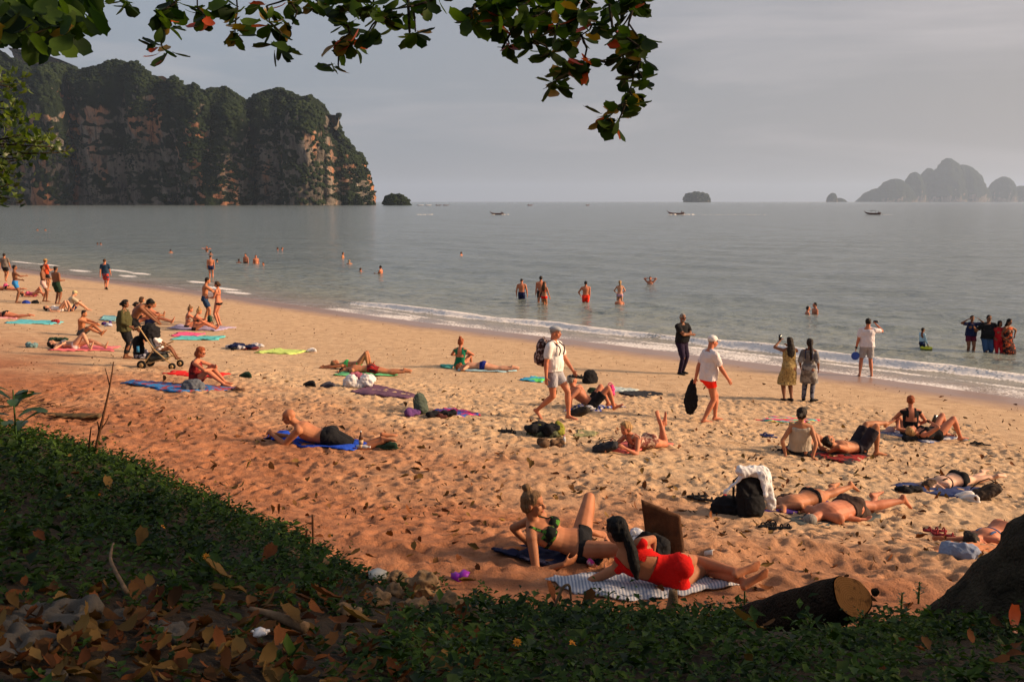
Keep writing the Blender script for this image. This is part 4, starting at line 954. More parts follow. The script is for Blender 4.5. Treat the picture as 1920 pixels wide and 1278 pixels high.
put(1876, 1018, 0, hd(prone(1.66), sex='f', fat=1.05, up=(-.80, -.60, .02), cup=(-.80, -.58, .06), nup=(-.8, -.55, .06), hup=(-.8, -.5, .2), hfw=(.15, -.75, -.35), LF=(.65, .62, .07), RF=(.78, .45, .07), lfd=(.8, .5, -.2), rfd=(.8, .5, -.2), LH=(-.80, -.12, .10), RH=(-.42, -.72, .10), le=(-.5, .9, 0), re=(.2, -1, 0)),
    'woman resting her cheek on a pale blue bag near the tree trunk', vox=.009, near=True, skin='red', hair=('lowbun', 'dark'), wear=[('bikini_top', cloth((.05, .10, .22), 'blue_strap'))])
# left part of the beach
put(366, 723, -88, sit(1.66, .14, sex='f', LF=(-.14, .56, .07), RF=(.12, .60, .07), LH=(-.04, .42, .40), RH=(.05, .40, .36), hfw=(0, 1, 0)),
    'woman with a red bob and sunglasses sitting hugging her knees', vox=.012, face=1, skin='red', hair=('bob', 'red'), wear=[('tank', cloth((.20, .018, .018), 'dark_red_top', pattern='blotch', c2=(.05, .01, .012), scale=9), hd(hem=-.08)), ('glasses', GL), ('shorts', cloth((.12, .014, .014), 'dark_red_shorts'), hd(len=.5))])
put(236, 672, -85, stand(1.58, sex='f', fat=1.22, cup=(0, .10, 1), hfw=(0, 1, -.3), LH=(-.24, .10, .80), RH=(.22, .22, .86)),
    'woman in an olive green cardigan and black leggings beside the pushchair', vox=.013, skin='brown', hair=('lowbun', 'black'), wear=[('cardigan', cloth((.060, .055, .022), 'olive_cardigan'), hd(hem=-.16, loose=.05)), ('trousers', BLACK, hd(len2=.72))])
put(262, 660, -80, stand(1.80, P=(0, -.12, .93), up=(0, .35, 1), cup=(0, 1.0, .72), nup=(0, 1, .35), hup=(0, .8, .8), hfw=(0, .8, -.9), LH=(-.12, .60, .74), RH=(.12, .62, .76), le=(-1, 0, 0), re=(1, 0, 0), LF=(-.13, -.08, .085), RF=(.14, .10, .085)),
    'shirtless bearded man in black shorts bending over the pushchair', vox=.013, skin='brown', hair=('messy', 'black', 'beard'), wear=[('shorts', BLACK, hd(len=.55))])
put(138, 655, 92, supine(1.66, sex='f', fat=1.08, LF=(.08, -.82, .07), RF=(-.10, -.48, .07), LH=(.22, .3, .20), RH=(-.26, .2, .18)),
    'woman lying on her back on a pink towel with one knee up, far left', vox=.014, skin='fair', hair=('lowbun', 'dark'), wear=[('bikini_top', cloth((.20, .19, .20), 'grey_bikini')), ('brief', WHITE, -.02)])
put(153, 628, -95, sit(1.60, .13, LF=(-.14, .62, .07), RF=(.12, .70, .07), LH=(-.05, .50, .38), RH=(.06, .52, .36)),
    'dark-haired boy sitting with his arms over his knees', vox=.014, skin='tan', hair=('short', 'dark'), wear=[('shorts', cloth((.07, .07, .07), 'grey_trunks'), hd(len=.55))])
put(133, 583, -55, sit(1.74, .20, LF=(-.14, .62, .07), RF=(.16, .62, .07), hfw=(.1, 1, -.4)),
    'man in a cream T-shirt and pale cap sitting on the sand', vox=.015, skin='fair', hair=('short', 'grey'), wear=[('tee', cloth((.45, .38, .27), 'cream_tee'), hd(hem=-.02)), ('cap', cloth((.45, .38, .20), 'straw_cap')), ('shorts', NAVY)])
put(112, 584, 88, supine(1.60, sex='f', LF=(.08, -.5, .07), RF=(-.10, -.40, .07)), 'woman lying down behind the man in the cream T-shirt', vox=.016, skin='fair', hair=('lowbun', 'black'), wear=[('swimsuit', WHITE, .3)])
put(252, 607, -60, sit(1.68, .1, sex='f', LF=(-.10, .80, .07), RF=(.12, .80, .07)), 'young woman sitting half hidden behind the cardigan woman', vox=.015, skin='red', hair=('lowbun', 'dark'), wear=[('bikini_top', BLACK), ('brief', BLACK)])
put(264, 596, -65, sit(1.70, .05, sex='f', LF=(-.10, .84, .07), RF=(.12, .86, .07)), 'long-haired seated woman, farthest of the seated trio', vox=.015, skin='tan', hair=('bob', 'brown'), wear=[('bikini_top', BLACK), ('brief', BLACK)])
put(278, 607, -72, sit(1.76, .25, LF=(-.10, .84, .07), RF=(.14, .80, .07), hfw=(0, 1, -.5)), 'blond man sitting with outstretched legs, right of the seated trio', vox=.015, skin='red', hair=('short', 'blond'), wear=[('shorts', NAVY)])
put(352, 615, -70, sit(1.64, .12, sex='f', LF=(-.10, .72, .07), RF=(.10, .78, .07)), 'woman with a small top bun sitting on the white towel', vox=.015, skin='red', hair=('topbun', 'darkblond'), wear=[('bikini_top', cloth((.4, .3, .25), 'pale_bikini')), ('brief', BLACK)])
put(366, 619, -75, sit(1.66, .18, sex='f', LF=(-.08, .74, .07), RF=(.14, .70, .07)), 'woman with blonde hair sitting with her hands on her knees', vox=.015, skin='red', hair=('topbun', 'blond'), wear=[('bikini_top', BLACK), ('brief', BLACK)])
put(386, 606, -72, stand(1.80, cup=(0, .25, 1), LH=(-.05, .42, 1.15), RH=(.14, .40, 1.18), re=(1, -.3, .2), le=(-1, 0, .1), LF=(-.16, -.05, .085), RF=(.16, .10, .085), hfw=(0, 1, -.5)), 'shirtless man in dark blue shorts standing face to face with a woman', vox=.014, skin='tan', hair=('short', 'dark'), wear=[('shorts', cloth((.02, .045, .10), 'slate_shorts'), hd(len=.70))])
put(411, 611, 82, stand(1.72, sex='f', LH=(-.10, .36, 1.08), RH=(.05, .38, 1.06), hfw=(0, 1, -.4)), 'woman in a black bikini standing and facing the man in blue shorts', vox=.014, skin='red', hair=('lowbun', 'brown'), wear=[('bikini_top', BLACK), ('brief', BLACK, -.06)])
put(31, 568, -60, stand(1.72, LH=(-.18, .25, 1.02), RH=(.22, .42, 1.22), re=(1, 0, -.6)), 'shirtless man in bright blue shorts holding up a hand', vox=.015, skin='brown', hair=('short', 'black'), wear=[('shorts', cloth((.03, .20, .50), 'bright_blue'), hd(len=.5))])
put(83, 566, -75, stand(1.70, LH=(-.10, .26, 1.06), RH=(.14, .28, 1.06), LF=(-.1, -.05, .085), RF=(.1, .12, .085)), 'shirtless man in pale pink shorts', vox=.015, skin='brown', hair=('short', 'dark'), wear=[('shorts', cloth((.50, .33, .30), 'pale_pink'), hd(len=.62))])
put(108, 570, -25, stand(1.72, fat=1.12, LH=(-.16, .26, 1.04), RH=(.18, .24, 1.06)), 'heavier shirtless man in dark green shorts seen from behind', vox=.015, skin='brown', hair=('short', 'dark'), wear=[('shorts', DKGREEN, hd(len=.8))])
put(11, 528, 5, walk(1.72, .12), 'person with a grey backpack walking away at the left edge', vox=.017, skin='tan', hair=('short', 'dark'), wear=[('tee', cloth((.13, .11, .10), 'brown_tee')), ('shorts', BLACK)])
put(88, 545, -30, stand(1.72, sex='f', LH=(-.14, .28, 1.1), RH=(.16, .30, 1.1)), 'person in a sun hat and orange red life vest behind the pink shorts man', vox=.016, skin='tan', hair=('short', 'brown'), wear=[('tee', cloth((.50, .06, .02), 'orange_vest')), ('shorts', BLACK), ('sunhat', cloth((.30, .18, .07), 'straw'))])
put(199, 543, 8, walk(1.76, .14), 'man in a navy T-shirt and patterned red shorts walking to the sea', vox=.016, skin='red', hair=('short', 'brown'), wear=[('tee', cloth((.015, .035, .07), 'dark_navy')), ('shorts', cloth((.45, .05, .03), 'red_print', pattern='blotch', c2=(.03, .04, .09), scale=8), hd(len=.85)), ('shoes', BLACK)])
put(62, 556, 80, supine(1.64, sex='f', LF=(.1, -.45, .07), RF=(-.1, -.8, .07)), 'woman lying on her back behind the blue shorts man', vox=.017, skin='red', hair=('lowbun', 'brown'), wear=[('swimsuit', cloth((.5, .08, .15), 'pink_suit'), .2)])
put(12, 544, 85, prone(1.66, sex='f'), 'sunbather lying face down at the left edge under the pink bag', vox=.017, skin='red', hair=('lowbun', 'brown'), wear=[('brief', BLACK)])
put(8, 595, 88, prone(1.70, sex='f'), 'sunbather with bare legs on a pink towel at the left edge', vox=.016, skin='red', hair=('lowbun', 'brown'), wear=[('brief', BLACK)])
# --- in the sea
wade(978, 563, .60, -8, stand(1.78, fat=1.03, LH=(-.28, .02, .86), RH=(.30, .05, .84), le=(-1, -.3, 0), re=(1, -.3, 0)), 'wading man in navy shorts, leftmost of the row in the water', vox=.015, skin='red', hair=('shaved', 'dark'), wear=[('shorts', NAVY, hd(len=.75))])
wade(1014, 569, .42, 5, stand(1.86), 'tall wading man standing behind the woman in a red bikini', vox=.015, skin='red', hair=('short', 'dark'), wear=[('shorts', BLACK, hd(len=.5))])
wade(1020, 573, .38, -25, walk(1.66, .14, sex='f', hairlen=.34), 'long-haired wading woman in red bikini bottoms', vox=.015, skin='tan', hair=('long', 'brown'), wear=[('brief', RED, -.03), ('bikini_top', RED)])
wade(1098, 568, .62, 0, stand(1.78, LH=(-.24, .20, .98), RH=(.20, .05, .84), le=(-1, -.3, 0)), 'wading man in bright red shorts seen from behind', vox=.015, skin='red', hair=('short', 'black'), wear=[('shorts', cloth((.70, .03, .012), 'scarlet'), hd(len=.55))])
wade(1162, 562, .62, 0, stand(1.70, sex='f', LH=(-.12, .2, .95), RH=(.12, .2, .95), le=(-1, 0, 0), re=(1, 0, 0), hairlen=.22), 'wading woman with blonde hair and lilac bottoms', vox=.015, skin='fair', hair=('pony', 'blond'), wear=[('brief', cloth((.35, .22, .30), 'lilac'), 0)])
wade(1162, 571, 1.22, 0, stand(1.7, cup=(0, .6, .8), hfw=(0, .5, -1)), 'swimmer bent forward with only the pink back above water', vox=.017, skin='red', hair=('shaved', 'brown'))
wade(1219, 533, 1.24, 170, stand(1.75, LH=(-.13, -.02, 1.62), RH=(.13, -.02, 1.62), le=(-1, 0, .1), re=(1, 0, .1)), 'swimmer with both hands behind the head', vox=.017, skin='red', hair=('short', 'dark'))
wade(1514, 590, 1.26, -90, stand(1.68), 'left head of the couple chatting neck deep in the sea', vox=.016, skin='red', hair=('short', 'dark'))
wade(1528, 587, 1.22, 100, stand(1.74), 'right head of the couple chatting neck deep in the sea', vox=.016, skin='red', hair=('short', 'black'))
g15 = wade(1728, 653, .42, -80, stand(1.18, LH=(-.2, .12, .52), RH=(.2, .12, .52)), 'small boy in a pale blue rash vest wading beside a yellow float', vox=.012, skin='brown', hair=('short', 'black'), wear=[('tee', cloth((.34, .50, .60), 'pale_blue'), hd(sleeve=1.0, fore=.7, loose=.004)), ('shorts', NAVY)])
wade(1819, 655, .34, 172, stand(1.60, sex='f', fat=1.12, LH=(-.22, .14, 1.42), RH=(.20, .16, 1.42), le=(-1, 0, -.5), re=(1, 0, -.5)), 'woman in navy shirt and short skirt raising both hands to her head', vox=.013, skin='brown', hair=('short', 'black'), wear=[('tee', NAVY), ('shorts', cloth((.10, .012, .03), 'maroon'), hd(len=.5))])
wade(1850, 657, .48, 180, stand(1.76, fat=1.22, belly=.04, LH=(-.48, .10, 1.30), RH=(.52, .08, 1.30), le=(-1, -.2, -1), re=(1, -.2, -1)), 'stout man in a black T-shirt and wet blue jeans with arms round his family', vox=.013, skin='brown', hair=('short', 'black'), wear=[('tee', BLACK), ('trousers', cloth((.035, .075, .16), 'wet_jeans')), ('glasses', GL)])
wade(1871, 658, .44, 178, stand(1.56, sex='f', LH=(-.18, .1, .9), RH=(.18, .1, .9)), 'woman in a red top and trousers in the wading family', vox=.013, skin='brown', hair=('bob', 'black'), wear=[('tee', cloth((.42, .015, .02), 'deep_red')), ('trousers', cloth((.42, .015, .02), 'deep_red'))])
wade(1888, 659, .44, -160, stand(1.64, sex='f', fat=1.1, LH=(-.30, .0, .98), RH=(.18, .1, .9), le=(-1, -.3, 0), hairlen=.3), 'woman in a flowered black dress, rightmost of the wading family', vox=.013, skin='brown', hair=('long', 'black'), wear=[('dress', cloth((.03, .015, .015), 'flower_print', pattern='blotch', c2=(.50, .09, .03), scale=9), hd(len=1.5, wide=.24))])
wade(396, 520, .22, 12, stand(1.76), 'man in dark trunks walking in knee-deep water near the left breakers', vox=.017, skin='red', hair=('shaved', 'dark'), wear=[('shorts', NAVY, hd(len=.35))])
wade(461, 493, .92, 160, stand(1.75), 'bather standing waist deep with folded arms', vox=.02, skin='red', hair=('short', 'dark'), wear=[('shorts', BLACK)])
wade(480, 494, .98, 200, stand(1.72), 'second bather waist deep beside the one with folded arms', vox=.02, skin='red', hair=('short', 'dark'))
wade(643, 485, 1.12, -100, stand(1.72), 'bather chest deep beyond the middle of the left bay', vox=.02, skin='tan', hair=('short', 'dark'))
wade(714, 514, 1.10, 70, stand(1.74, LH=(-.1, .4, 1.15)), 'dark-haired bather chest deep with one arm out in front', vox=.018, skin='red', hair=('short', 'black'))
wade(388, 471, 1.16, 150, stand(1.74, LH=(-.5, .1, 1.45), RH=(.5, .1, 1.45)), 'swimmer splashing with both arms near the wading man', vox=.02, skin='red', hair=('short', 'brown'))
for (x, y, sk, hr, yw, lb) in ((70, 432, 'tan', 'dark', 0, 'left of two tiny dark heads far out on the left'), (85, 432, 'tan', 'dark', 0, 'right of two tiny dark heads far out on the left'), (183, 460, 'red', 'brown', 0, 'left of two close heads off the left beach'), (189, 460, 'red', 'brown', 0, 'right of two close heads off the left beach'),
        (320, 474, 'tan', 'black', 20, 'single dark head off the left breakers'), (395, 478, 'tan', 'black', 0, 'dark head just behind the splashing swimmer'), (407, 493, 'tan', 'black', 0, 'dark head right of the wading man'), (448, 493, 'red', 'brown', 0, 'head left of the two waist deep bathers'),
        (494, 500, 'red', 'brown', 150, 'head and shoulders right of the two waist deep bathers'), (521, 470, 'red', 'brown', 90, 'left of two swimmers chatting far out'), (529, 470, 'red', 'brown', -90, 'right of two swimmers chatting far out'),
        (676, 511, 'red', 'brown', 0, 'head left of the bather with one arm out'), (655, 495, 'fair', 'blond', 0, 'faint blond head below the chest deep bather'), (865, 479, 'red', 'brown', 60, 'lone swimmer out in the middle of the bay')):
    wade(x, y, 1.34, yw, stand(1.72), lb, vox=.022, skin=sk, hair=('short', hr))
run_jobs(); run_jobs()
# ---------------------------------------------------------------- towels, bags and other belongings
def towel(q, mat, label, thick=.012, wr=.018, seed=0, n=26, cat='towel', name='towel', lift=.028, fringe=False):
    """cloth spread on the sand: corners in order round its outline, each the ground under a point of the photograph"""
    c = [G(*p) for p in q]; u, v = np.meshgrid(np.linspace(0, 1, n), np.linspace(0, 1, n)); u = u.ravel(); v = v.ravel()
    p = (c[0][None]*((1-u)*(1-v))[:, None]+c[1][None]*(u*(1-v))[:, None]+c[2][None]*(u*v)[:, None]+c[3][None]*((1-u)*v)[:, None])
    cen = p.mean(0); e = np.minimum(np.minimum(u, 1-u), np.minimum(v, 1-v))
    j = np.stack([fbm(p[:, 0]*2+seed, p[:, 1]*2, 3, seed), fbm(p[:, 0]*2+9, p[:, 1]*2+seed, 3, seed+4)], 1)*.22*(e < .08)[:, None]; p[:, :2] += j
    zz = ground(p[:, 0], p[:, 1])+lift+fbm(p[:, 0]*5+seed, p[:, 1]*7, 3, seed+2)*wr*2+np.abs(fbm(p[:, 0]*9, p[:, 1]*12+seed, 2, seed+5))*wr*1.4
    zz -= (e < .02)*lift*.7
    top = np.stack([p[:, 0]-cen[0], p[:, 1]-cen[1], zz-cen[2]], 1); bot = top-np.array([0, 0, thick]); N = n*n
    F = grid_faces(n, n); ed = [i for i in range(n)]+[i*n+n-1 for i in range(1, n)]+[n*n-1-i for i in range(1, n)]+[(n-1-i)*n for i in range(1, n-1)]
    sd = np.array([[a, b_, b_+N, a+N] for a, b_ in zip(ed, ed[1:]+ed[:1])])
    o = link(name, mkmesh(name, np.concatenate([top, bot]), np.concatenate([F, F[:, ::-1]+N, sd[:, ::-1]])), mat, loc=tuple(cen)); tag(o, label, cat); return o
def obj_soup(name, so, mat, parent=None, vox=0, sm=2, lump=0, seed=0, freq=14):
    if not vox:
        v, t = so.data(); return link(name, mkmesh(name, v, t), mat, parent)
    o = link(name, bpy.data.meshes.new(name), None, parent)
    def done(me):
        me.materials.append(mat); n = len(me.vertices); co = np.empty(n*3, np.float32); me.vertices.foreach_get('co', co); co = co.reshape(-1, 3).astype(float)
        no = np.empty(n*3, np.float32); me.vertices.foreach_get('normal', no); no = no.reshape(-1, 3)
        if lump: co = co+no*((fbm3(co*freq+seed*3.3, 3, seed+1)-np.abs(fbm3(co*freq*.8+seed, 2, seed+8))*.8)*lump)[:, None]; me.vertices.foreach_set('co', co.astype(np.float32).ravel()); me.update()
        o.data = me; me.name = name
    remesh_job(so, vox, sm, done); return o
def bundle(px, py, size, mat, label, cat='clothes', name='clothes_pile', seed=0, yaw=0, mats=()):
    """crumpled heap of cloth"""
    g = G(px, py); r = np.random.default_rng(seed+100); root = empty(name, tuple(g), R(yaw), label, cat)
    allm = [mat]+list(mats)
    for i, m in enumerate(allm):
        so = Soup()
        for _ in range(4):
            c = r.uniform(-.5, .5, 3)*np.array(size)*(.75 if i == 0 else .9); c[2] = size[2]*(.30+.45*i/len(allm))
            so.ell(c, size[0]*r.uniform(.2, .34), size[1]*r.uniform(.25, .4), size[2]*r.uniform(.28, .5))
        obj_soup('garment' if cat == 'clothes' else 'fold', so, m, root, .016, 1, .045, seed+i, 11)
    return root
def backpack(px, py, yaw, mat, label, h=.45, tilt=0, name='backpack', strapmat=None, loc=None, lying=False, cat='backpack', pocket=True):
    g = G(px, py) if loc is None else loc; root = empty(name, tuple(g), R(yaw), label, cat); root.rotation_euler = (R(tilt), 0, R(yaw))
    k = h/.45; so = Soup(); z = np.array([0, .03, .12, .25, .36, .43, .455])*k
    so.loft([V3(0, 0, a) for a in z], V3(1, 0, 0), V3(0, 1, 0), np.array([.11, .14, .155, .15, .135, .10, .04])*k, np.array([.06, .09, .10, .095, .08, .055, .02])*k, 18); obj_soup('pack_body', so, mat, root, .012, 2, .022, int(px) % 50)
    if pocket:
        so = Soup(); so.loft([V3(0, -.085*k, a*k) for a in (.04, .07, .15, .22, .24)], V3(1, 0, 0), V3(0, 1, 0), np.array([.06, .10, .11, .10, .05])*k, np.array([.03, .05, .055, .045, .02])*k, 14); obj_soup('front_pocket', so, mat, root, .012, 2, .015, 3)
    for sx_ in (-1, 1):
        so = Soup(); pts = [V3(sx_*.07, .07, .41)*k, V3(sx_*.085, .14, .36)*k, V3(sx_*.09, .15, .22)*k, V3(sx_*.10, .10, .07)*k]
        for a, b_ in zip(pts[:-1], pts[1:]): so.limb(a, b_, [(0, .014*k), (1, .014*k)], 6, flat=.5)
        obj_soup('strap', so, strapmat or mat, root)
    so = Soup(); pts = [V3(-.03, .02, .45)*k, V3(-.015, .02, .485)*k, V3(.015, .02, .485)*k, V3(.03, .02, .45)*k]
    for a, b_ in zip(pts[:-1], pts[1:]): so.limb(a, b_, [(0, .006), (1, .006)], 6)
    obj_soup('handle', so, strapmat or mat, root)
    return root
def bag(px, py, size, yaw, mat, label, name='bag', handles=True, lump=.03, cat='bag', seed=1, hm=None):
    g = G(px, py); root = empty(name, tuple(g), R(yaw), label, cat); a, b_, c = size; so = Soup()
    so.loft([V3(0, 0, z*c) for z in (0, .06, .3, .65, .9, 1)], V3(1, 0, 0), V3(0, 1, 0), np.array([.42, .5, .52, .46, .34, .15])*a, np.array([.40, .5, .52, .42, .25, .08])*b_, 16)
    obj_soup('bag_body', so, mat, root, max(.010, min(size)*.05), 2, lump, seed)
    if handles:
        for sy in (-1, 1):
            so = Soup(); P4 = [V3(math.cos(t)*a*.22, sy*b_*.08, c*.92+math.sin(t)*c*.30) for t in np.linspace(0, math.pi, 7)]
            for p, q_ in zip(P4[:-1], P4[1:]): so.limb(p, q_, [(0, .008), (1, .008)], 6)
            obj_soup('handle', so, hm or mat, root)
    return root
def shoe_pair(px, py, yaw, mat, label, kind='sandal', sep=.13, k=1.0, strap=None):
    g = G(px, py); root = empty({'sandal': 'sandals', 'flip': 'flip_flops', 'shoe': 'shoes'}[kind], tuple(g), R(yaw), label, {'sandal': 'sandals', 'flip': 'flip-flops', 'shoe': 'shoes'}[kind])
    for i, sx_ in enumerate((-1, 1)):
        o = V3(sx_*sep*.5, (.05 if i else -.03), .0); rot = R(14*sx_); 
        def T(x, y, z): return o+V3(x*math.cos(rot)-y*math.sin(rot), x*math.sin(rot)+y*math.cos(rot), z)*k
        so = Soup(); ys_ = np.array([-.135, -.12, -.06, 0, .06, .11, .135]); w = np.array([.016, .036, .040, .040, .052, .048, .020])
        X = V3(math.cos(rot), math.sin(rot), 0); Z = V3(0, 0, 1)
        so.loft([T(0, y, .035) for y in ys_], X, Z, w*k, np.full(7, .013)*k, 12); sole = obj_soup('sole', so, mat, root)
        if kind == 'shoe':
            so = Soup(); so.loft([T(0, y, .05+z) for y, z in ((-.12, .02), (-.08, .03), (0, .025), (.06, .01), (.11, 0), (.135, -.01))], X, Z, np.array([.02, .036, .038, .044, .038, .012])*k, np.array([.03, .05, .05, .035, .022, .01])*k, 12); obj_soup('upper', so, strap or mat, root)
        else:
            arcs = [(.06, 0), (-.02, -.02), (-.10, 0)] if kind == 'sandal' else [(.03, .05)]
            so = Soup()
            for (ya, yb) in arcs:
                if kind == 'sandal': P5 = [T(math.cos(t)*.044, ya, .035+math.sin(t)*.040) for t in np.linspace(0, math.pi, 8)]
                else: P5 = [T(-.038, -.02, .04), T(-.018, .03, .075), T(0, .075, .045), T(.018, .03, .075), T(.038, -.02, .04)]
                for p, q_ in zip(P5[:-1], P5[1:]): so.limb(p, q_, [(0, .0085*k), (1, .0085*k)], 6)
            obj_soup('strap', so, strap or mat, root)
    return root
def lathe(prof, n=18):
    so = Soup(); C = [V3(0, 0, z) for z, r in prof]; so.loft(C, V3(1, 0, 0), V3(0, 1, 0), [r for z, r in prof], [r for z, r in prof], n); return so
def bottle(px, py, label, glass=False, lying=0, h=.24, capc=(.7, .7, .72), mat=None):
    g = G(px, py); root = empty('bottle', tuple(g+V3(0, 0, .035 if lying else 0)), R(30), label, 'bottle'); k = h/.24
    if lying: root.rotation_euler = (R(90), 0, R(lying))
    m = mat or (M('brown_glass', (.07, .025, .008), .12, .05, spec=.6) if glass else M('clear_plastic', (.45, .47, .50), .12, .05, spec=.6))
    pr = [(0, .001), (.004, .030), (.13, .031), (.16, .026), (.185, .013), (.23, .012), (.235, .010)] if glass else [(0, .001), (.004, .030), (.06, .033), (.10, .030), (.15, .033), (.19, .022), (.205, .012), (.22, .012)]
    obj_soup('bottle_body', lathe([(z*k, r*k) for z, r in pr]), m, root)
    obj_soup('cap', lathe([(.222*k, .001), (.223*k, .014*k), (.242*k, .014*k), (.243*k, .001)]), M('capc%d' % int(capc[0]*100+capc[2]*10), capc, .5), root)
    obj_soup('paper_label', lathe([(.05*k, .001), (.051*k, .0335*k), (.11*k, .0335*k), (.111*k, .001)]), M('bottle_label', (.50, .34, .20) if glass else (.55, .35, .40), .7), root)
    return root

STR = cloth((.50, .50, .53), 'white_blue_stripes', pattern='stripes', c2=(.24, .27, .35), scale=11, var=.05)
towel([(1003, 1081), (1255, 1064), (1396, 1097), (1168, 1131)], STR, 'white towel with fine blue-grey stripes under the woman in red', wr=.020, seed=1, n=60)
towel([(906, 1042), (950, 1028), (1125, 1044), (1045, 1073)], cloth((.022, .024, .055), 'navy_towel'), 'navy towel under the woman in the leafy bikini', wr=.030, seed=2, n=40)
towel([(474, 820), (520, 814), (700, 833), (640, 846)], cloth((.015, .06, .42), 'royal_towel'), 'crumpled royal blue towel under the bald man', wr=.03, seed=3)
towel([(1128, 842), (1172, 828), (1278, 834), (1172, 851)], cloth((.72, .15, .12), 'coral_towel'), 'coral pink towel under the reading woman', seed=4)
towel([(630, 704), (640, 694), (738, 693), (745, 704)], cloth((.10, .35, .16), 'green_towel'), 'green towel under the pair lying left of centre', seed=5)
towel([(856, 696), (870, 688), (968, 690), (966, 697)], cloth((.30, .45, .50), 'pale_blue_towel'), 'pale blue towel under the woman in navy bottoms', seed=6)
towel([(822, 690), (832, 684), (880, 686), (872, 692)], cloth((.08, .35, .30), 'teal_towel'), 'teal towel beneath the woman in the green swimsuit', seed=7)
towel([(650, 735), (700, 722), (792, 742), (752, 747)], cloth((.12, .06, .10), 'plum_towel'), 'plum coloured towel trailing from the heap of white bags', seed=8)
towel([(815, 771), (850, 765), (906, 778), (862, 783)], cloth((.70, .03, .12), 'pink_pattern_towel', pattern='blotch', c2=(.05, .12, .40), scale=7), 'pink and blue patterned towel beside the green backpack', seed=9)
towel([(1058, 773), (1090, 758), (1165, 762), (1105, 775)], cloth((.04, .06, .25), 'blue_striped_towel', pattern='stripes', c2=(.35, .33, .36), scale=3), 'striped blue towel under the man in black shorts', seed=10)
towel([(976, 713), (998, 706), (1024, 708), (1018, 718)], cloth((.05, .30, .50), 'blue_green_towel', pattern='blotch', c2=(.12, .55, .12), scale=2), 'small blue and green towel behind the walking man', seed=11)
towel([(1140, 733), (1158, 727), (1196, 731), (1180, 738)], cloth((.42, .48, .46), 'mint_towel'), 'pale mint towel beside the pink bag', seed=12)
towel([(1158, 739), (1185, 734), (1246, 739), (1210, 746)], cloth((.03, .03, .035), 'charcoal_mat'), 'charcoal mat on the sand right of the pink bag', seed=13)
towel([(1418, 789), (1440, 782), (1534, 787), (1490, 796)], cloth((.6, .1, .2), 'rainbow_cloth', pattern='rainbow', c2=[(.55, .04, .06), (.60, .10, .28), (.55, .42, .12), (.08, .42, .30), (.12, .25, .35)], scale=4), 'rainbow striped cloth behind the woman in the vest', seed=14)
towel([(1442, 845), (1480, 836), (1638, 858), (1585, 873)], cloth((.022, .020, .024), 'black_red_mat', pattern='blotch', c2=(.22, .02, .02), scale=2.2), 'black mat with a red edge under the vest woman and the crossed-leg man', seed=15, wr=.025)
towel([(1642, 812), (1690, 803), (1800, 822), (1745, 832)], cloth((.12, .15, .28), 'blue_white_cloth', pattern='blotch', c2=(.45, .45, .48), scale=7), 'blue and white patterned cloth under the phone woman', seed=16)
towel([(1668, 914), (1712, 906), (1858, 918), (1800, 938)], cloth((.025, .04, .12), 'indigo_towel'), 'dark blue towel under the pale sunbather', seed=17)
towel([(1464, 978), (1520, 962), (1655, 966), (1548, 990)], cloth((.07, .08, .08), 'grey_green_towel'), 'dark grey towel under the man in brown shorts', seed=18)
towel([(1432, 962), (1490, 944), (1560, 944), (1500, 966)], cloth((.05, .02, .14), 'purple_towel'), 'purple towel behind the draped backpack', seed=19)
towel([(1744, 1041), (1785, 1024), (1900, 1020), (1830, 1052)], cloth((.55, .22, .10), 'orange_towel'), 'orange towel by the tree trunk', seed=20)
towel([(218, 718), (262, 713), (455, 731), (335, 737)], cloth((.03, .17, .42), 'blue_red_towel', pattern='blotch', c2=(.28, .05, .06), scale=5.5), 'blue towel with red motifs beside the red-haired woman', seed=21)
towel([(305, 702), (330, 696), (432, 702), (400, 709)], cloth((.62, .02, .02), 'scarlet_towel'), 'scarlet towel behind the seated red-haired woman', seed=22)
towel([(322, 637), (338, 630), (420, 631), (412, 638)], cloth((.10, .42, .42), 'turquoise_towel'), 'turquoise towel in front of the standing couple', seed=23)
towel([(320, 630), (336, 624), (386, 626), (372, 631)], cloth((.70, .10, .22), 'hot_pink_towel'), 'hot pink towel behind the turquoise one', seed=24)
towel([(312, 616), (334, 609), (442, 614), (404, 621)], cloth((.36, .30, .42), 'lilac_towel'), 'lilac and white towel under the two seated women', seed=25)
towel([(472, 662), (510, 654), (582, 658), (540, 665)], cloth((.48, .60, .16), 'lime_towel'), 'pale lime towel beside the heap of clothes', seed=26)
towel([(92, 657), (116, 646), (222, 650), (205, 658)], cloth((.60, .14, .16), 'rose_towel'), 'rose towel under the woman lying far left', seed=27)
towel([(14, 606), (34, 600), (124, 604), (98, 608)], cloth((.10, .40, .45), 'cyan_towel'), 'long cyan towel at the far left', seed=28)
towel([(-6, 597), (0, 590), (38, 592), (34, 598)], cloth((.60, .25, .26), 'pink_towel_edge'), 'pink towel cut off by the left edge of the photo', seed=29)
towel([(186, 600), (192, 592), (222, 594), (218, 602)], cloth((.20, .42, .45), 'aqua_towel'), 'aqua towel behind the cardigan woman', seed=30)
towel([(1068, 818), (1086, 808), (1130, 812), (1118, 822)], cloth((.26, .24, .12), 'olive_towel'), 'sand-covered olive towel behind the black backpack', seed=31, lift=.02)

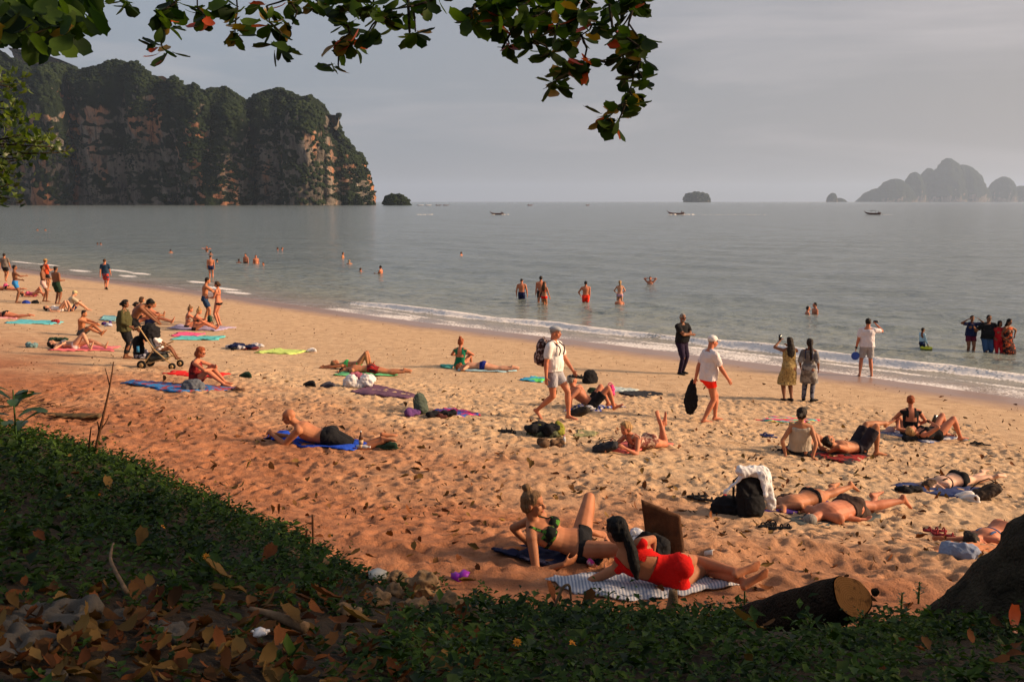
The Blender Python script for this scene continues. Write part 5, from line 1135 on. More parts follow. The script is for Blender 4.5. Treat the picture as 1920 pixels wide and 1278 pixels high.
# backpack draped with a white shirt, front right
g = G(1408, 972)
backpack(1408, 972, 20, BLACK, 'tall black backpack standing under a draped white T-shirt', h=.56, tilt=-8)
so = Soup()
so.limb(g+V3(-.14, -.02, .60)-g, g+V3(.14, .04, .58)-g, [(0, .07), (1, .08)]); so.limb(V3(.12, 0, .58), V3(.24, -.02, .17), [(0, .07), (1, .06)], flat=.5); so.limb(V3(.08, -.09, .58), V3(.14, -.16, .34), [(0, .05), (1, .04)], flat=.5)
so.limb(V3(-.08, -.02, .58), V3(-.33, -.04, .34), [(0, .06), (1, .035)], flat=.5); so.limb(V3(.2, .08, .55), V3(.24, .1, .2), [(0, .05), (1, .05)])
o = obj_soup('draped_shirt', so, cloth((.62, .62, .64), 'draped_white', var=.05), None, .013, 3, .026, 4, 16); o.location = tuple(g); tag(o, 'white T-shirt draped over the tall black backpack', 'shirt')
bag(1368, 962, (.50, .34, .22), 10, BLACK, 'flat black bag slumped left of the draped backpack', handles=False, name='holdall', seed=3)
bundle(1353, 942, (.14, .12, .14), cloth((.55, .02, .03), 'red_scarf'), 'small bright red cloth on the slumped black bag', seed=4)
for a in ((1315, 938, 80, BLACK, 'black strappy sandals left of the draped backpack', 'sandal'), (1452, 992, 110, BLACK, 'black strappy sandals in front of the draped backpack', 'sandal'), (1762, 1004, 70, cloth((.20, .02, .025), 'dark_red_strap'), 'dark red sandals near the sleeping woman', 'sandal'),
          (726, 842, 100, DKGREEN, 'dark green clogs right of the bald man', 'shoe'), (1442, 820, 70, cloth((.04, .05, .14), 'navy_rubber'), 'navy flip-flops left of the vest woman', 'flip'), (1838, 835, 85, BLACK, 'black flip-flops lying alone at the right', 'flip'), (1815, 939, 60, WHITE, 'white trainers beside the brown backpack', 'shoe'),
          (1088, 771, 60, cloth((.35, .30, .25), 'tan_strap'), 'brown sandals in front of the striped blue towel', 'sandal'), (952, 812, 80, BLACK, 'black sandals left of the camouflage heap', 'sandal'), (585, 660, 90, WHITE, 'white trainers at the end of the lime towel', 'shoe'),
          (462, 708, 85, DKGREEN, 'dark shoes behind the red-haired woman', 'shoe'), (448, 733, 80, cloth((.10, .05, .03), 'brown_rubber'), 'brown flip-flops at the corner of the blue towel', 'flip'), (582, 725, 80, BLACK, 'black shoes left of the white bags', 'shoe'), (616, 727, 95, cloth((.05, .05, .07), 'grey_rubber'), 'dark grey shoes just left of the white bags', 'shoe')):
    shoe_pair(a[0], a[1], a[2], a[3], a[4], a[5])
# wooden board standing in the sand
g = G(1240, 1043); root = empty('wooden_board', tuple(g), R(-7), 'dark brown wooden board planted upright in the sand behind the woman in red', 'board'); k = (1043-378)
hh = (1043-930)/FPX*g[1]
bm_ = M('old_plank', (.085, .035, .014), .8, .5, 7, bumpy=.5)
xs_ = np.linspace(-.175, .165, 12); zs_ = np.linspace(0, 1, 14); Xb, Zb = np.meshgrid(xs_, zs_); tp = hh*(1-.26*(Xb+.175)/.34)
zb = -.12+(tp+.12)*Zb; xb = Xb+.075*(1-zb/hh)-.02; yb = fbm(Xb.ravel()*9, Zb.ravel()*4, 3, 4).reshape(Xb.shape)*.012; N = Xb.size
vb = np.concatenate([np.stack([xb.ravel(), yb.ravel(), zb.ravel()], 1), np.stack([xb.ravel(), yb.ravel()+.024, zb.ravel()], 1)]); F = grid_faces(12, 14)
ed = [i for i in range(12)]+[i*12+11 for i in range(1, 14)]+[13*12+11-i for i in range(1, 12)]+[(13-i)*12 for i in range(1, 13)]
sd = np.array([[a_, c_, c_+N, a_+N] for a_, c_ in zip(ed, ed[1:]+ed[:1])]); link('board', mkmesh('board', vb, np.concatenate([F, F[:, ::-1]+N, sd[:, ::-1]]), False), bm_, root)
bag(1222, 1046, (.36, .28, .24), -10, BLACK, 'black bag slumped at the foot of the wooden board', seed=6, handles=False)
bundle(1180, 1030, (.36, .2, .2), cloth((.48, .50, .54), 'pale_denim'), 'pale clothes heaped between the red swimsuit and the board', seed=7, mats=[cloth((.30, .34, .45), 'floral_blue', pattern='blotch', c2=(.6, .6, .6), scale=20)])
bundle(1108, 1062, (.20, .16, .13), cloth((.55, .45, .46), 'scrunched_print', pattern='blotch', c2=(.60, .05, .25), scale=22), 'scrunched white and pink print cloth between the two nearest women', seed=8, mats=[BLACK])
# cup
g = G(1322, 1046); o = obj_soup('paper_cup', lathe([(0, .001), (.002, .028), (.09, .038), (.092, .036), (.02, .024), (.018, .001)]), M('cup_white', (.55, .50, .45), .5)); o.location = tuple(g+V3(0, 0, .04)); o.rotation_euler = (R(75), R(20), R(50)); tag(o, 'crushed white paper cup lying right of the wooden board', 'cup')
bottle(677, 838, 'brown beer bottle standing by the bald man', glass=True, h=.25, capc=(.5, .48, .45))
bottle(668, 841, 'clear plastic bottle lying by the beer bottle', lying=80, h=.22)
bottle(1058, 838, 'plastic bottle with a pink label left of the reading woman', h=.20, capc=(.6, .1, .25))
bottle(1795, 826, 'clear bottle lying near the phone woman', lying=60, h=.22, capc=(.1, .5, .15))
# reading woman's things
backpack(1112, 845, 75, cloth((.03, .03, .035), 'charcoal_cloth'), 'charcoal backpack lying beside the reading woman', h=.42, tilt=72)
g = G(1142, 845); root = empty('open_book', tuple(g+V3(0, 0, .03)), R(28), 'open paperback book in front of the reading woman', 'book'); PG = M('book_pages', (.60, .50, .36), .8)
for sx_, ang in ((-1, 28), (1, 12)):
    v = []; 
    for i in range(7):
        t = i/6; x = sx_*t*.13; z = .015+.045*math.sin(t*2.2)*(1 if sx_ > 0 else 1.2)+t*math.tan(R(ang))*.08
        v += [(x, -.10, z), (x, .10, z), (x, -.10, z-.012), (x, .10, z-.012)]
    f = []
    for i in range(6): a = i*4; f += [(a, a+4, a+5, a+1), (a+2, a+3, a+7, a+6), (a, a+2, a+6, a+4), (a+1, a+5, a+7, a+3)]
    f += [(0, 1, 3, 2), (24, 26, 27, 25)]
    link('page_block', mkmesh('page_block', v, f), PG, root)
bundle(1026, 818, (.55, .40, .26), cloth((.02, .025, .02), 'dark_camo', pattern='blotch', c2=(.10, .11, .06), scale=6), 'heap of dark camouflage clothes left of the reading woman', seed=11, mats=[cloth((.20, .20, .03), 'olive_yellow'), BLACK])
bundle(1032, 838, (.34, .22, .14), cloth((.07, .035, .02), 'brown_net'), 'small brown heap in front of the camouflage clothes', seed=12, mats=[cloth((.12, .07, .04), 'brown_cloth')])
# middle heaps
bundle(676, 726, (.62, .40, .34), cloth((.50, .48, .50), 'white_plastic'), 'heap of white plastic bags on the plum towel', cat='bags', name='plastic_bags', seed=13, mats=[cloth((.60, .58, .58), 'white_bag'), cloth((.30, .08, .12), 'pink_thing')])
backpack(792, 777, 30, cloth((.07, .09, .07), 'grey_green_pack'), 'grey-green backpack beside the pink and blue towel', h=.40, tilt=-20)
bundle(770, 779, (.36, .3, .2), cloth((.10, .04, .14), 'violet_cloth'), 'violet cloth left of the grey-green backpack', seed=15)
bundle(825, 783, (.42, .25, .16), cloth((.09, .035, .03), 'maroon_cloth'), 'maroon clothes right of the grey-green backpack', seed=16, mats=[BLACK])
bundle(460, 654, (.9, .5, .16), cloth((.10, .02, .025), 'wine_cloth'), 'heap of wine red and white clothes by the lime towel', seed=17, mats=[cloth((.45, .43, .45), 'grey_white'), NAVY])
bundle(434, 656, (.3, .2, .14), BLACK, 'small dark heap left of the wine red clothes', seed=18)
bag(1106, 718, (.44, .30, .36), 30, BLACK, 'pointed black bag behind the reclining man', name='beach_bag', seed=19, handles=False)
bag(1144, 742, (.24, .18, .26), 0, cloth((.75, .06, .22), 'hot_pink_bag'), 'hot pink bag on the pale mint towel', seed=20)
bag(1112, 738, (.28, .18, .16), 0, DKGREEN, 'dark green bag behind the raised knees', handles=False, seed=21)
backpack(1068, 778, 80, cloth((.035, .03, .025), 'dark_olive_pack'), 'dark olive backpack lying behind the walking man', h=.42, tilt=70)
g = G(1104, 770); o = obj_soup('white_cap', (lambda s: (s.ell(V3(0, 0, .03), .085, .10, .06), s.ell(V3(0, .10, .015), .07, .07, .010), s)[-1])(Soup()), WHITE, None, .010, 2); o.location = tuple(g+V3(0, 0, .03)); o.rotation_euler[2] = R(-70); tag(o, 'white cap lying on the striped blue towel', 'cap')
# right group
g = G(1669, 812); o = obj_soup('sun_cap', (lambda s: (s.ell(V3(0, 0, .04), .09, .10, .075), s.ell(V3(0, .11, .015), .07, .07, .010), s)[-1])(Soup()), cloth((.50, .30, .27), 'salmon_cap'), None, .010, 2); o.location = tuple(g+V3(0, 0, .03)); o.rotation_euler[2] = R(100); tag(o, 'salmon pink cap left of the woman in black straps', 'cap')
bundle(1690, 826, (.48, .26, .17), BLACK, 'black jacket used as a pillow by the phone woman', seed=23, name='jacket')
bundle(1492, 797, (.30, .18, .14), cloth((.30, .20, .10), 'tan_cloth'), 'tan bundle on the rainbow cloth', seed=24)
backpack(1823, 934, 95, cloth((.045, .032, .025), 'brown_pack'), 'dark brown backpack lying at the pale sunbather\'s waist', h=.44, tilt=68)
bundle(1712, 924, (.34, .22, .14), BLACK, 'black clothes by the pale sunbather\'s head', seed=26)
g = G(1800, 1050); so = Soup(); so.loft([V3(x, 0, .085) for x in (-.19, -.17, -.09, 0, .10, .16, .185)], V3(0, 1, 0), V3(0, 0, 1), [.03, .085, .105, .105, .10, .07, .02], [.03, .07, .085, .085, .08, .055, .02], 16)
o = obj_soup('drawstring_bag', so, cloth((.20, .24, .34), 'slate_blue_bag'), None, .012, 2, .03, 27); o.location = tuple(g); o.rotation_euler[2] = R(-22); tag(o, 'pale blue drawstring bag serving as a pillow near the trunk', 'bag')
# left group
bag(362, 732, (.46, .30, .24), 10, cloth((.10, .11, .13), 'slate_bag'), 'slate grey bag on the blue towel', seed=28, handles=False)
bag(266, 672, (.42, .3, .26), 0, cloth((.03, .03, .05), 'navy_print_bag', pattern='blotch', c2=(.30, .30, .35), scale=14), 'dark patterned bag behind the pushchair', seed=29)
backpack(394, 612, -60, cloth((.02, .05, .03), 'forest_green_pack'), 'dark green backpack at the feet of the couple', h=.42)
bag(104, 606, (.34, .2, .14), 0, cloth((.28, .03, .03), 'brick_red_bag'), 'brick red bag on the cyan towel', seed=31, handles=False)
bag(49, 569, (.36, .24, .16), 0, cloth((.02, .05, .30), 'ultramarine_bag'), 'ultramarine bag beside the blue shorts man', seed=32, handles=False)
bag(66, 569, (.34, .24, .16), 0, BLACK, 'black bag next to the ultramarine one', seed=33, handles=False)
bag(11, 541, (.30, .22, .26), 0, cloth((.75, .08, .22), 'neon_pink_bag'), 'bright pink bag at the left edge', seed=34)
bundle(58, 652, (.34, .24, .26), cloth((.14, .24, .25), 'grey_teal_cloth'), 'grey-teal cushion behind the head of the woman lying far left', seed=35, name='cushion')
bundle(110, 638, (.5, .3, .14), DKGREEN, 'dark green clothes behind the woman lying far left', seed=36)
bundle(200, 612, (.30, .22, .2), cloth((.35, .38, .5), 'lavender_cloth'), 'lavender cloth heap behind the cardigan woman', seed=37, mats=[cloth((.06, .02, .12), 'deep_violet')])
bundle(405, 616, (.22, .16, .09), RED, 'red clothes by the feet of the two seated women', seed=38)
bundle(240, 241*0+244+330, (.2, .2, .05), WHITE, 'scrap of white paper near the water on the left', seed=39) if False else None

# pushchair with a child
g = G(300, 690); root = empty('pushchair', tuple(g), R(-4), 'black pushchair with beige frame and a bag hung on the handle', 'pushchair'); FR = M('beige_frame', (.42, .28, .13), .5); RUB = M('tyre_rubber', (.015, .015, .015), .9)
def tube(name, pts, r, mat, parent=root, n=8):
    so = Soup(); 
    for a, b_ in zip(pts[:-1], pts[1:]): so.limb(V3(*a), V3(*b_), [(0, r), (1, r)], n)
    return obj_soup(name, so, mat, parent)
for y in (-.24, .24):
    tube('frame_tube', [(-.46, y, .98), (-.36, y, 1.02), (-.02, y, .48), (.38, y, .14)], .016, FR); tube('frame_tube', [(-.30, y, .12), (-.02, y, .50), (.26, y, .62)], .016, FR); tube('frame_tube', [(-.30, y, .12), (.36, y, .30)], .012, FR)
    for x, r in ((-.34, .11), (.40, .085)):
        so = Soup(); so.loft([V3(x, y+d, r) for d in (-.022, -.020, .020, .022)], V3(1, 0, 0), V3(0, 0, 1), [r*.8, r, r, r*.8], [r*.8, r, r, r*.8], 20); w = obj_soup('wheel', so, RUB, root); so = Soup(); so.loft([V3(x, y+d, r) for d in (-.028, .028)], V3(1, 0, 0), V3(0, 0, 1), [r*.5]*2, [r*.5]*2, 14); obj_soup('hub', so, FR, w)
tube('handlebar', [(-.46, -.24, .98), (-.47, 0, .99), (-.46, .24, .98)], .018, BLACK)
so = Soup(); so.loft([V3(x, 0, z) for x, z in ((-.22, .98), (-.14, .72), (-.06, .44), (.06, .36), (.30, .40))], V3(0, 1, 0), nrm(V3(.9, 0, .45)), [.19, .21, .21, .20, .17], [.03, .05, .06, .07, .03], 14); obj_soup('seat', so, cloth((.05, .05, .055), 'pram_seat'), root, .02, 2)
so = Soup(); so.ell(V3(-.20, 0, .86), .24, .24, .22); obj_soup('hood', so, BLACK, root, .02, 1, .04, 2)
so = Soup(); so.loft([V3(x, 0, .27) for x in (-.30, -.25, .15, .20)], V3(0, 1, 0), V3(0, 0, 1), [.12, .2, .2, .12], [.06, .11, .11, .06], 12); obj_soup('basket', so, cloth((.05, .055, .05), 'pram_basket'), root, .02, 1, .03, 3)
so = Soup(); so.loft([V3(-.50, 0, z) for z in (.32, .36, .55, .72, .78)], V3(0, 1, 0), V3(1, 0, 0), [.12, .18, .19, .17, .08], [.06, .12, .12, .10, .05], 14); obj_soup('hanging_bag', so, BLACK, root, .016, 1, .03, 4)
tube('piping', [(-.61, -.13, .70), (-.62, .13, .70), (-.62, .15, .56), (-.62, -.15, .56), (-.61, -.13, .70)], .006, M('piping', (.45, .42, .36), .7))
o = obj_soup('cup_holder', lathe([(.42, .001), (.421, .035), (.56, .035), (.561, .001)]), cloth((.05, .22, .40), 'cup_blue'), root); o.location = (-.40, -.25, .0)
gg = g+V3(.02, 0, .42)
person(tuple(gg), -84, hd(h=1.0, P=(0, 0, .06), up=(0, -.4, 1), cup=(0, -.25, 1), LF=(-.07, .38, -.16), RF=(.07, .38, -.16), lk=(0, 0, 1), rk=(0, 0, 1), LH=(-.1, .2, .1), RH=(.1, .2, .1), hfw=(0, 1, -.2)), 'small dark-haired child sitting in the pushchair', vox=.012, skin='brown', hair=('messy', 'black'), wear=[('tee', WHITE)])

# things people hold or wear on them
wl = lambda g_, yaw, p: g_+np.array((Matrix.Rotation(R(yaw), 3, 'Z') @ Vector(p)))
def held(name, so, mat, loc, label, cat, **k):
    o = obj_soup(name, so, mat, None, **k); o.location = tuple(loc); tag(o, label, cat); return o
rb = backpack(0, 0, -118, cloth((.05, .022, .020), 'maroon_pack', pattern='blotch', c2=(.32, .25, .24), scale=16), 'maroon patterned backpack on the back of the man in the flat cap', h=.52, loc=P_(1038, 786), pocket=True)
rb.location = tuple(wl(P_(1038, 786), -118, (0, -.24, 1.00)))
gb = P_(1038, 786)
shoe = shoe_pair(1000, 760, 60, BLACK, 'black sandals dangling from the hand of the walking man', 'sandal', sep=.1); shoe.location = tuple(wl(gb, -118, (-.26, .36, .76)))
gm = P_(1326, 791); so = Soup(); so.limb(V3(0, 0, 0), V3(-.03, -.02, -.66), [(0, .03), (.25, .10), (.6, .155), (.9, .14), (1, .10)], 14, flat=.55)
held('black_sack', so, BLACK, wl(gm, -72, (-.30, -.20, .86)), 'long black sack carried by the man in red shorts', 'sack', vox=.014, lump=.03)
def phone(g_, yaw, p, lab, rot=0):
    v = np.array([(x, y, z) for z in (-.075, .075) for y in (-.005, .005) for x in (-.037, .037)]); f = np.array([(0, 2, 3, 1), (4, 5, 7, 6), (0, 1, 5, 4), (2, 6, 7, 3), (0, 4, 6, 2), (1, 3, 7, 5)])
    o = link('phone', mkmesh('phone', v, f, False), M('phone_black', (.012, .012, .014), .2, 0, spec=.5), None, tuple(wl(g_, yaw, p))); o.rotation_euler = (0, R(rot), R(yaw)); tag(o, lab, 'phone')
phone(P_(1477, 752), 8, (-.09, .38, 1.50), 'phone held up by the leopard dress woman'); phone(P_(1623, 706), -12, (.27, .40, 1.62), 'phone held up by the man filming at the water edge', 90)
phone(G(1749, 826), 0, (-.10, -.26, .50), 'phone in the hand of the woman lying on her back', 20)
so = Soup(); so.loft([V3(0, a, 0) for a in (-.012, -.006, .006, .012)], V3(1, 0, 0), V3(0, 0, 1), [.12, .125, .125, .12], [.12, .125, .125, .12], 24); o = held('flying_disc', so, M('disc_blue', (.03, .08, .35), .4), wl(P_(1623, 706), -12, (-.32, 0, .62)), 'blue plastic disc hanging from the left hand of the filming man', 'disc')
gw = G(1728, 653, water=True); so = Soup(); t_ = np.linspace(0, 2*math.pi, 17)
for a, b_ in zip(t_[:-1], t_[1:]): so.limb(V3(math.cos(a)*.16, math.sin(a)*.16, 0), V3(math.cos(b_)*.16, math.sin(b_)*.16, 0), [(0, .05), (1, .05)], 8)
held('swim_ring', so, M('float_yellow', (.55, .55, .03), .4), V3(gw[0]+.08, gw[1]-.22, .05), 'yellow float beside the small boy', 'float')

# litter and driftwood on the sand
g = G(135, 786); so = Soup(); so.loft([V3(x, 0, z) for x, z in ((-.50, .13), (-.40, .09), (-.1, .06), (.2, .05), (.42, .06), (.47, .06))], V3(0, 1, 0), V3(0, 0, 1), [.01, .05, .10, .11, .08, .07], [.01, .03, .045, .05, .045, .04], 12); o = obj_soup('palm_sheath', so, M('sheath', (.075, .05, .022), .8, .3), None, .014, 1, .01); o.location = tuple(g); tag(o, 'dark boat-shaped palm sheath lying on the upper sand at left', 'palm sheath')
so = Soup(); r = np.random.default_rng(4)
for i in range(150):
    a = r.uniform(0, 6.28); c = r.normal(0, .5, 2); L_ = r.uniform(.15, .5); p = V3(c[0]*1.1, c[1]*.8, max(0, .34-np.hypot(*c)*.36)+.02); so.limb(p, p+V3(math.cos(a)*L_, math.sin(a)*L_*.7, r.uniform(-.08, .12)), [(0, .008), (1, .004)], 5, ends=False)
g = G(25, 782); o = obj_soup('brush_pile', so, M('dry_twigs', (.17, .09, .045), .9, .35)); o.location = tuple(g); tag(o, 'pile of dry brown twigs at the left edge of the beach', 'twig pile', kind='stuff')
o = link('litter_scrap', mkmesh('litter_scrap', *blobs(np.zeros((3, 3))+np.array([[0, 0, 0], [.04, 0, .01], [-.03, .01, 0]]), .045, 5), False), M('purple_wrap', (.28, .02, .38), .4), None, tuple(G(860, 1087)+V3(0, 0, .03))); tag(o, 'crumpled bright purple wrapper on the sand', 'wrapper')
run_jobs()
# ---------------------------------------------------------------- boats
BN = {1268: 'in the boat with white spray', 1637: 'in the canopied longtail boat', 788: 'in the speedboat nearest the islet', 803: 'in the second speedboat from the islet', 822: 'left craft of the three off the headland', 836: 'right craft of the three off the headland', 994: 'in the horizon boat left of the middle', 1102: 'in the horizon boat below the leaves', 932: 'in the boat with a short wake'}
def longtail(px, py, L, yaw, label, canopy=True, far=False):
    g = G(px, py, water=True) if not far else D(px, 381, 1300)*np.array([1, 1, 0])
    k = L/8; root = empty('longtail_boat' if canopy is not None else 'speedboat', (g[0], g[1], .05), R(yaw), label, 'boat'); HM = M('hull_wood', (.075, .030, .020), .6, .2)
    so = Soup()
    if canopy is not None:
        xs_ = [-3.8, -3.2, -1.5, 0, 1.6, 3.0, 3.8, 4.3, 4.6]; zz = [.55, .45, .38, .36, .42, .68, 1.15, 1.8, 2.3]; wy = [.5, .62, .78, .82, .72, .42, .18, .08, .06]; hz_ = [.40, .46, .46, .46, .46, .42, .30, .16, .10]
    else:
        xs_ = [-3.8, -3.6, -1.5, 0, 1.8, 3.4, 4.2]; zz = [.5, .5, .5, .52, .6, .8, .95]; wy = [.9, 1.1, 1.2, 1.2, 1.0, .5, .06]; hz_ = [.4, .5, .5, .5, .48, .36, .1]; HM = M('hull_white', (.55, .55, .55), .5)
    so.loft([V3(x, 0, z)*k for x, z in zip(xs_, zz)], V3(0, 1, 0), V3(0, 0, 1), np.array(wy)*k, np.array(hz_)*k, 12); obj_soup('hull', so, HM, root)
    if canopy:
        for x in (-1.2, 1.0):
            for y in (-.6, .6): so = Soup(); so.limb(V3(x, y, .6)*k, V3(x, y, 2.0)*k, [(0, .05*k), (1, .05*k)], 6); obj_soup('post', so, HM, root)
        so = Soup(); so.loft([V3(-1.6, 0, 2.05)*k, V3(-1.5, 0, 2.05)*k, V3(1.4, 0, 2.05)*k, V3(1.5, 0, 2.05)*k], V3(0, 1, 0), V3(0, 0, 1), np.array([.4, .85, .85, .4])*k, np.array([.03, .10, .10, .03])*k, 12); obj_soup('canopy', so, M('canopy', (.06, .05, .05), .8), root)
    so = Soup(); so.limb(V3(-3.6, 0, .95)*k, V3(-5.2, 0, -.1)*k, [(0, .06*k), (1, .04*k)], 6); so.ell(V3(-3.4, 0, 1.05)*k, .4*k, .22*k, .25*k); obj_soup('motor', so, M('motor', (.03, .03, .03), .5), root)
    so = Soup(); so.limb(V3(-2.6, 0, .7)*k, V3(-2.6, 0, 1.5)*k, [(0, .22*k), (.7, .26*k), (1, .12*k)], 8); so.ell(V3(-2.6, 0, 1.78)*k, .14*k, .14*k, .17*k); o = obj_soup('boatman', so, M('boatman', (.05, .02, .025), .8)); o.location = root.location; o.rotation_euler = root.rotation_euler; tag(o, 'dark figure seated at the stern, '+BN[int(px)], 'person')
    return g
def wake(px0, px1, py, w, n=40, hgt=.3, seed=0, py1=None):
    a, b_ = G(px0, py, water=True), G(px1, py1 or py, water=True); r = np.random.default_rng(seed); t = r.uniform(0, 1, n)**1.4
    p = a[None]*(1-t[:, None])+b_[None]*t[:, None]+np.stack([r.normal(0, w*.5, n), r.normal(0, w, n), np.full(n, .05)], 1); p[:, 2] = .05
    o = link('boat_wake', mkmesh('boat_wake', *blobs(p, hgt, seed, .35), False), M('foam', (.75, .72, .70), .8)); tag(o, kind='stuff', label='white spray and wake behind a boat')
longtail(1268, 396, 6.6, 170, 'longtail boat leaving white spray near the round island', canopy=False); wake(1262, 1300, 397, 1.0, 60, .34, 1); wake(1290, 1440, 397.5, .8, 70, .16, 2, 401); wake(1253, 1266, 396, .6, 30, .5, 9)
longtail(1637, 398, 6.2, 160, 'longtail boat with a canopy in front of the karst islands', canopy=True); wake(1648, 1672, 398, .6, 26, .14, 3)
for i, (px, L, lb, cn) in enumerate(((788, 8, 'white speedboat right of the small islet', None), (803, 8, 'second white speedboat right of the small islet', None), (822, 8, 'dark boat, left of three small craft off the headland', False), (836, 8, 'dark boat, right of three small craft off the headland', False), (994, 9, 'dark boat on the horizon left of the middle', False), (1102, 8, 'small dark boat on the horizon below the leaves', False))):
    longtail(px, 381, L, 10*i, lb, canopy=cn, far=True)
longtail(932, 385, 5.5, 170, 'low dark boat with a short wake between the horizon craft', canopy=False); wake(922, 950, 385.4, 1.5, 20, .35, 4); wake(784, 812, 382.6, 2, 14, .35, 5)

# ---------------------------------------------------------------- leaves
def leaf_mesh(name, L=1.0, W=.55, curl=.3, fold=.25, n=6, seed=0, twist=.0, jag=0):
    """obovate leaf along +y with a midrib fold and a curl"""
    t = np.linspace(0, 1, n); r = np.random.default_rng(seed); wd = W*.5*np.sin(np.pi*np.clip(t, 0, 1)**1.45).clip(0)**.62*(1+jag*r.uniform(-1, 1, n)); wd[0] = .02; wd[-1] = .03
    ang = curl*t*2.2; y = np.cumsum(np.cos(ang))/n*L; z = np.cumsum(np.sin(ang))/n*L; v = []
    for i in range(n):
        f = fold+jag*r.uniform(-.8, .8); tw = twist*t[i]
        v += [(-wd[i]*math.cos(f+tw), y[i], z[i]+wd[i]*math.sin(f+tw)), (0, y[i], z[i]), (wd[i]*math.cos(f-tw), y[i], z[i]+wd[i]*math.sin(f-tw))]
    f = []
    for i in range(n-1):
        a = i*3; f += [(a, a+1, a+4, a+3), (a+1, a+2, a+5, a+4)]
    return np.array(v), np.array(f)
def leafmat(name, c0, c1, trans=.35, rough=.45, scale=6, spec=.4):
    m, b = mat_new(name); tc = b.n('ShaderNodeTexCoord'); oi = b.n('ShaderNodeObjectInfo'); ge = b.n('ShaderNodeNewGeometry')
    nz = b.noise(tc.outputs['Object'], scale, 3, .6)
    f = b.math('ADD', b.math('MULTIPLY', nz, .8), b.math('MULTIPLY_ADD', oi.outputs['Random'], .5, -.15))
    f = b.math('ADD', f, b.math('MULTIPLY_ADD', ge.outputs['Random Per Island'], .5, -.25))
    c = b.ramp(f, [(.25, c0), (.75, c1)])
    p = b.n('ShaderNodeBsdfPrincipled', i_Roughness=rough); b.l(c, p.inputs['Base Color']); p.inputs['Specular IOR Level'].default_value = spec
    tr = b.n('ShaderNodeBsdfTranslucent'); b.l(b.mix(1.0, c, (1.3, 1.4, .5), 'MULTIPLY'), tr.inputs[0]); mx = b.n('ShaderNodeMixShader', i_Fac=trans); b.l(p.outputs[0], mx.inputs[1]); b.l(tr.outputs[0], mx.inputs[2]); o = b.n('ShaderNodeOutputMaterial'); b.l(mx.outputs[0], o.inputs[0]); return m
LG = leafmat('almond_leaf_green', (.008, .022, .004), (.055, .10, .012), .40, .6, spec=.15); LR = leafmat('almond_leaf_red', (.20, .02, .008), (.50, .08, .02), .4); LY = leafmat('almond_leaf_yellow', (.10, .06, .008), (.26, .16, .02), .4)
DL = [leafmat('dead_leaf_brown', (.040, .018, .007), (.13, .060, .022), .12, .8, spec=.1), leafmat('dead_leaf_rust', (.060, .018, .007), (.17, .060, .020), .12, .8, spec=.1), leafmat('dead_leaf_tan', (.075, .042, .013), (.20, .115, .036), .12, .8, spec=.1)]
def euler_rot(rx, ry, rz):
    return np.array((Matrix.Rotation(rz, 3, 'Z') @ Matrix.Rotation(ry, 3, 'Y') @ Matrix.Rotation(rx, 3, 'X')))
def litter_obj(name, SV, SF):
    me = mkmesh(name, np.concatenate(SV), np.concatenate(SF))
    for m in DL: me.materials.append(m)
    me.polygons.foreach_set('material_index', np.repeat(np.random.default_rng(3).integers(0, 3, len(SF)), len(SF[0])).astype(np.int32)); me.update(); return link(name, me)
# dead leaves: on the sand, and larger in view among the ground cover
r = np.random.default_rng(12); dead = []
shapes = [leaf_mesh('d', .165, .094, c, f, 9, i, tw, .09) for i, (c, f, tw) in enumerate(((.3, .5, .3), (.55, .35, -.5), (-.3, .7, .4), (.1, .9, .1), (.6, .2, .6), (-.5, .4, -.3)))]
dmesh = []
for i, (v, f) in enumerate(shapes):
    for j, m in enumerate(DL): me = mkmesh('dead_leaf', v, f); me.materials.append(m); dmesh.append(me)
spots = []
def dens(px, py):
    d = .12+.88*math.exp(-((py-905)/95)**2)*(.5+.5*min(1, px/800)); d += .8*math.exp(-((px-1260)/230)**2-((py-930)/75)**2)
    return d*(1 if px > 480 or py < 900 else .3)
while len(spots) < 560:
    px, py = r.uniform(60, 1915), r.uniform(700, 1150)
    if r.uniform() > dens(px, py)*.7: continue
    g = G(px, py)
    if bank_t(g[0], g[1]) > -.05: continue
    spots.append((px, py, g))
for px, py in ((790, 1022), (1235, 1095), (1300, 940), (1376, 820), (800, 845), (1500, 885), (1660, 870), (1330, 975), (1362, 965), (1450, 1000), (1430, 1012), (1745, 1040), (1500, 1030), (820, 1050), (800, 1100), (1225, 1110), (900, 1075), (1405, 1110), (370, 790), (515, 885)): spots.insert(0, (px, py, G(px, py)))
nd_ = 0; SV, SF, so_ = [], [], 0
order = sorted(range(len(spots)), key=lambda i: spots[i][2][1])
for rank, i in enumerate(order):
    px, py, g = spots[i]; s = r.uniform(.55, 1.25)*(.95 if py > 860 else 1.0); e = (r.normal(-.15, .3), r.normal(0, .4), r.uniform(0, 6.28))
    if r.uniform() < .05: e = (r.uniform(.5, 1.0), e[1], e[2])
    z = g[2]+.022+.015*s
    if rank < 225:
        o = link('dead_leaf', dmesh[r.integers(len(dmesh))], None, None, (g[0], g[1], z)); o.rotation_euler = e; o.scale = (s*.72, s*r.uniform(.65, .95), s*.7); tag(o, 'curled brown fallen leaf lying on the sand', 'leaf', 'fallen leaves scattered over the beach')
    else:
        v, f = shapes[r.integers(len(shapes))]; v = (v*s*.8)@euler_rot(*e).T+np.array([g[0], g[1], z]); SV.append(v); SF.append(f+so_); so_ += len(v)
